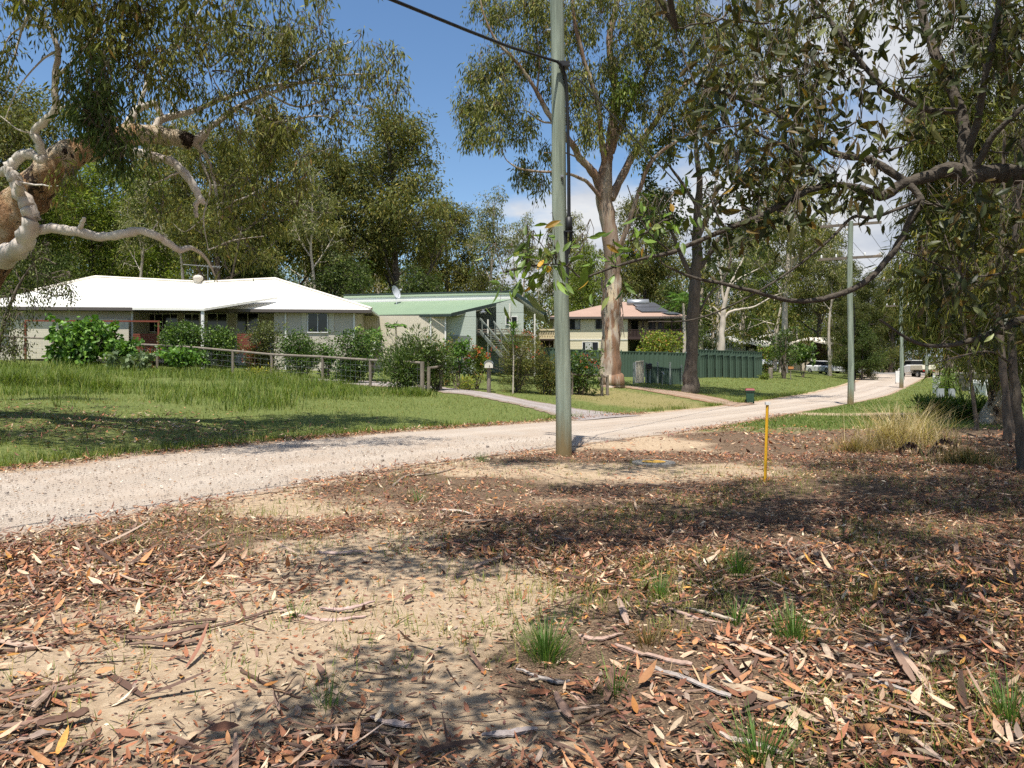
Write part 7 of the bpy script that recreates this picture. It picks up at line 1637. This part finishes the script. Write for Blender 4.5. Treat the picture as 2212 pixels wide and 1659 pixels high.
# leaves under the leaning gum and swept along both road edges
def rows(name, n, path, off, spread, L, label, seed, side):
    r = np.random.default_rng(seed); q = resample(np.array(path, float), .04); k = r.integers(0, len(q) - 1, n); t_ = nrm(q[k + 1] - q[k]); nr_ = np.stack([-t_[:, 1], t_[:, 0]], -1) * side
    p = q[k] + nr_ * (off + r.normal(0, spread, n))[:, None]; ok = lump(p[:, 0] * 3, p[:, 1] * 3) > r.uniform(-.9, .7, n); p = p[ok]; m = len(p); a = r.uniform(0, 6.3, m)
    G = Geo(); up = np.stack([r.normal(0, .3, m), r.normal(0, .3, m), np.ones(m)], -1)
    add_leaves(G, np.stack([p[:, 0], p[:, 1], height(p[:, 0], p[:, 1]) + .045], -1), np.stack([np.cos(a), np.sin(a), r.normal(0, .15, m)], -1), L * np.exp(r.normal(0, .3, m)), L * .26, palette(r, m, LIT), r, tmpl=T3, curl=r.normal(0, .3, m), up=up)
    tag(G.build(name, M_LITTER), label, None, None, 'stuff')
rows('leaf_drift', 5200, E_FAR[2:9], .05, .13, .10, 'reddish leaves swept along the far edge of the gravel', 11, 1)
rows('leaf_drift', 5200, E_NEAR[1:9], .1, .28, .09, 'reddish leaves swept along the near edge of the gravel', 12, -1)
g = ground_at(280, 925); r = np.random.default_rng(14); n = 2200; x = g[0] + r.normal(0, 3.0, n); y = g[1] + r.normal(0, 1.5, n); ok = polyd(E_FAR, x, y) > .2; x, y = x[ok], y[ok]; m = len(x); a = r.uniform(0, 6.3, m)
G = Geo(); add_leaves(G, np.stack([x, y, height(x, y) + .02 + .02 * r.random(m)], -1), np.stack([np.cos(a), np.sin(a), r.normal(0, .2, m)], -1), .13 * np.exp(r.normal(0, .3, m)), .032, palette(r, m, LIT), r, tmpl=T3, curl=r.normal(0, .3, m), up=np.stack([r.normal(0, .3, m), r.normal(0, .3, m), np.ones(m)], -1))
tag(G.build('leaf_litter', M_LITTER), 'fallen leaves and bark in the shade of the leaning gum', None, None, 'stuff')
# gravel stones on the near road
r = np.random.default_rng(15); n = 22000; x, y = scatter(r, n, 6.2, 17, -80, 1350, 1.2); s = polyd(E_FAR, x, y); nn = -polyd(E_NEAR, x, y); ok = (s < -.05) & (nn < .35 * r.random(n)); x, y = x[ok], y[ok]; m = len(x)
sz_ = .0052 * np.exp(r.normal(0, .45, m)); a = r.uniform(0, 6.3, m); z = height(x, y) + .036 + .03 * np.clip(np.minimum(-s[ok], -nn[ok]) / 2, 0, 1)
v = np.array([(-1, -1, -.6), (1, -1, -.6), (1, 1, -.6), (-1, 1, -.6), (-.7, -.7, .6), (.6, -.8, .7), (.75, .7, .5), (-.6, .75, .65)], float)
vv = v[None] * sz_[:, None, None] * r.uniform(.7, 1.3, (m, 8, 3)); ca, sa = np.cos(a)[:, None], np.sin(a)[:, None]
vv = np.stack([vv[..., 0] * ca - vv[..., 1] * sa + x[:, None], vv[..., 0] * sa + vv[..., 1] * ca + y[:, None], vv[..., 2] + z[:, None]], -1)
q = np.array([[3, 2, 1, 0], [4, 5, 6, 7], [0, 1, 5, 4], [1, 2, 6, 5], [2, 3, 7, 6], [3, 0, 4, 7]])
G = Geo(); G.add(vv.reshape(-1, 3), (np.arange(m)[:, None, None] * 8 + q[None]).reshape(-1, 4), tint=np.repeat(palette(r, m, [(.40, .33, .27, 3), (.50, .44, .37, 2), (.26, .22, .19, 1.2), (.32, .23, .16, 1)]), 8, 0))
tag(G.build('road_stones', M_STONE), 'loose pale stones on the gravel road', None, None, 'stuff')
# big shed bark strips and sticks one can point at
def bark(label, pts_, w, col, seed, thick=.006, roll=.5, lift=.02, name='bark_strip'):
    roll = min(roll, .62); w *= .85
    r = np.random.default_rng(seed); p = np.array([ground_at(*q) for q in pts_]); p[:, 2] += lift; c0 = p.mean(0); c0[2] = p[:, 2].min()
    m = curve(p, 6 * len(p)) - c0; m[:, 2] += np.cumsum(r.normal(0, .0025, len(m))) - 0; t_ = nrm(np.gradient(m, axis=0)); s = nrm(np.cross(t_, (0, 0, 1.))); k = np.linspace(0, 1, len(m)); ww = w * (np.sin(np.pi * np.clip(k * .86 + .07, 0, 1)) ** .45) * np.exp(np.convolve(r.normal(0, .12, len(m)), np.ones(3) / 3, 'same'))
    nx = 7; u = np.linspace(-1, 1, nx); ang_ = u[None] * roll * math.pi * .5 * (1 + .25 * np.sin(k * 5 + seed))[:, None]
    R = ww / 2 / max(.2, math.sin(min(1.5, roll * math.pi * .5)))
    off = s[:, None] * (np.sin(ang_) * R[:, None])[..., None] + np.array([0, 0, 1.]) * ((np.cos(ang_) - math.cos(roll * math.pi * .5)) * R[:, None])[..., None]
    top = m[:, None] + off; bot = top - np.array([0, 0, thick]); n = len(m)
    i_ = np.arange(n - 1)[:, None] * nx; j_ = np.arange(nx - 1)[None]; f = np.stack([i_ + j_, i_ + j_ + 1, i_ + nx + j_ + 1, i_ + nx + j_], -1).reshape(-1, 4)
    G = Geo(); tn = np.clip(np.array(col)[None] * np.exp(np.repeat(r.normal(0, .1, (1, nx)), n, 0) + np.repeat(r.normal(0, .07, (n, 1)), nx, 1)).reshape(-1, 1), 0, .9)
    G.add(top.reshape(-1, 3), f[:, ::-1], tint=tn); G.add(bot.reshape(-1, 3), f, tint=tn * .7)
    o = G.build(name, M_LITTER, smooth=True); o.location = tuple(c0); return tag(o, label, 'bark strip')
def stick(label, pts_, r0, col, seed, forks=2):
    r = np.random.default_rng(seed); p = np.array([ground_at(*q) for q in pts_]); p[:, 2] += r0 * .9; c0 = p[0].copy(); m = curve(p, 5 * len(p)) - c0; m += r.normal(0, r0 * .4, m.shape) * (1, 1, .4)
    G = Geo(); G.tube(m, np.linspace(r0, r0 * .45, len(m)), n=7, lump=.12, seed=seed, tint=col)
    for k in range(forks):
        i_ = int(len(m) * r.uniform(.3, .8)); e_ = m[i_] + np.array([r.normal(0, .12), r.normal(0, .12), r.uniform(.0, .06)]); G.tube(wander(m[i_], e_, r, .01, 4), np.linspace(r0 * .5, r0 * .2, 4), n=5, tint=col)
    o = G.build('stick', M_LITTER, smooth=True); o.location = tuple(c0); return tag(o, label, 'stick')
PINK, GREY, TAN, DKB = (.44, .31, .25), (.36, .32, .29), (.46, .35, .24), (.12, .075, .055)
bark('longest pale bark strip, split along its lower end, crossing the near litter', [(1560, 1480), (1620, 1505), (1690, 1535), (1760, 1568), (1840, 1596)], .075, TAN, 1, roll=.55)
bark('long grey curled bark strip leading up to the longest pale one', [(1410, 1447), (1470, 1470), (1535, 1497), (1580, 1512)], .045, GREY, 2, roll=.9)
bark('tan bark strip lying above the long grey curled one', [(1330, 1400), (1390, 1418), (1450, 1432), (1496, 1441)], .045, PINK, 3, roll=.8)
bark('thin grey bark roll left of the dense fresh grass tuft base', [(1115, 1452), (1160, 1468), (1205, 1480), (1230, 1478)], .03, GREY, 4, roll=1.2)
bark('upright looking flat bark piece above the dense fresh grass tuft', [(1335, 1300), (1345, 1330), (1356, 1362)], .05, (.40, .29, .23), 5, roll=.25, lift=.04)
bark('brown bark strips pointing down left of the crossing twigs', [(1200, 1505), (1218, 1540), (1232, 1572)], .045, (.26, .17, .13), 6, roll=.6)
bark('pale pink bark strip right of the dense fresh grass tuft', [(1250, 1380), (1300, 1385), (1345, 1372)], .04, PINK, 7, roll=.8)
bark('pale bark strip slanting below the tall grass tuft', [(1705, 1375), (1725, 1405), (1745, 1428)], .035, TAN, 8, roll=.5)
bark('broad pale bark flake right of the tall grass tuft', [(1770, 1385), (1785, 1410), (1795, 1432)], .055, (.48, .37, .28), 9, roll=.35)
bark('long thin pink bark strip above the tall grass tuft', [(1390, 1302), (1440, 1318), (1500, 1335), (1560, 1345)], .035, PINK, 10, roll=.8)
bark('white bark strip just above the thin pink one', [(1480, 1320), (1530, 1332), (1590, 1350)], .03, (.55, .46, .36), 11, roll=.7)
bark('grey bark sheet on the ground at the right of the tall tuft', [(1860, 1412), (1900, 1395), (1935, 1382)], .04, (.40, .32, .27), 12, roll=.5)
bark('greyish bark sliver in the shaded lower right litter', [(1880, 1475), (1930, 1495), (1975, 1512)], .03, GREY, 13, roll=.7)
bark('dark bark heap piece topmost on the sunlit sand', [(250, 1372), (320, 1362), (400, 1352), (470, 1345)], .05, DKB, 14, roll=.9)
bark('dark bark heap piece lying across the middle of the sand heap', [(262, 1388), (330, 1392), (400, 1380), (450, 1366)], .06, (.16, .10, .075), 15, roll=.9, lift=.04)
bark('dark bark heap piece at the bottom of the sand heap', [(280, 1398), (350, 1402), (430, 1392)], .05, (.20, .135, .10), 16, roll=.8, lift=.02)
bark('pale pink rolled bark on the sand right of the dark heap', [(600, 1322), (660, 1335), (720, 1342), (790, 1336)], .035, (.50, .35, .30), 17, roll=1.1)
bark('second pink rolled bark crossing just above the first', [(690, 1318), (750, 1324), (810, 1312)], .035, (.46, .33, .29), 18, roll=1.0)
bark('long dark thin bark arc from the dark heap up to the right', [(420, 1372), (520, 1345), (580, 1328), (640, 1315)], .028, (.15, .10, .08), 19, roll=.9)
bark('tan bark roll at the lower left corner heap', [(70, 1555), (95, 1530), (120, 1505)], .05, (.34, .25, .19), 20, roll=1.0, lift=.05)
bark('dark plate of bark at the lower left corner heap', [(80, 1590), (140, 1575), (190, 1560)], .09, (.12, .07, .05), 21, roll=.4, lift=.05)
bark('greyish bark roll at the extreme lower left edge', [(0, 1615), (60, 1602), (120, 1588)], .05, (.30, .23, .19), 22, roll=1.0, lift=.02)
bark('pale bark strip low in the middle beside the thin grass wisp', [(800, 1560), (850, 1570), (890, 1576)], .04, (.48, .38, .33), 23, roll=.9)
bark('grey bark roll below the brownish bark pieces at the bottom', [(1040, 1600), (1100, 1592), (1160, 1584)], .045, (.34, .30, .29), 24, roll=1.1)
bark('cream bark strip by the bottom edge grass tuft', [(1555, 1592), (1600, 1610), (1650, 1630), (1690, 1644)], .035, (.50, .40, .34), 25, roll=.8)
bark('pale grey bark strip lying on the sand below the road edge', [(690, 1195), (740, 1200), (790, 1197)], .05, (.44, .33, .29), 26, roll=.9)
bark('cream bark roll far out on the sandy patch near the gravel', [(955, 1105), (1000, 1110), (1030, 1116)], .06, (.52, .44, .36), 27, roll=1.0)
stick('forked grey stick on a leaf heap by the near gravel edge', [(850, 1052), (880, 1030), (920, 1028), (960, 1020), (985, 1012)], .018, (.30, .24, .19), 31, 4)
stick('thin dark stick crossing the sand in the lower middle', [(520, 1453), (560, 1475), (600, 1495), (650, 1512)], .010, DKB, 32)
stick('long dark stick slanting from the lower middle up to the right', [(600, 1605), (680, 1590), (760, 1575), (830, 1545)], .010, DKB, 33, 3)
stick('brown stick at the lower centre below the bark strips', [(1240, 1572), (1270, 1558), (1310, 1545), (1345, 1535)], .011, (.20, .14, .10), 34)
stick('curved dark stick on the left sand edge', [(0, 1415), (80, 1405), (150, 1392), (215, 1385)], .013, DKB, 35, 2)
stick('dark stick low on the left sand', [(0, 1500), (60, 1490), (130, 1475), (180, 1468)], .010, DKB, 36, 2)
stick('short dark stick beside the pale bark strip low in the middle', [(730, 1655), (760, 1615), (790, 1580)], .012, (.15, .10, .08), 37, 1)
stick('pale bent stick in the shade right of the tall tuft', [(1905, 1405), (1930, 1400), (1955, 1395), (1962, 1372)], .010, (.36, .33, .30), 38, 2)
stick('long thin stick in the shaded litter below the yellow stake', [(1370, 1045), (1440, 1052), (1500, 1062), (1560, 1072)], .010, (.26, .20, .16), 39, 2)
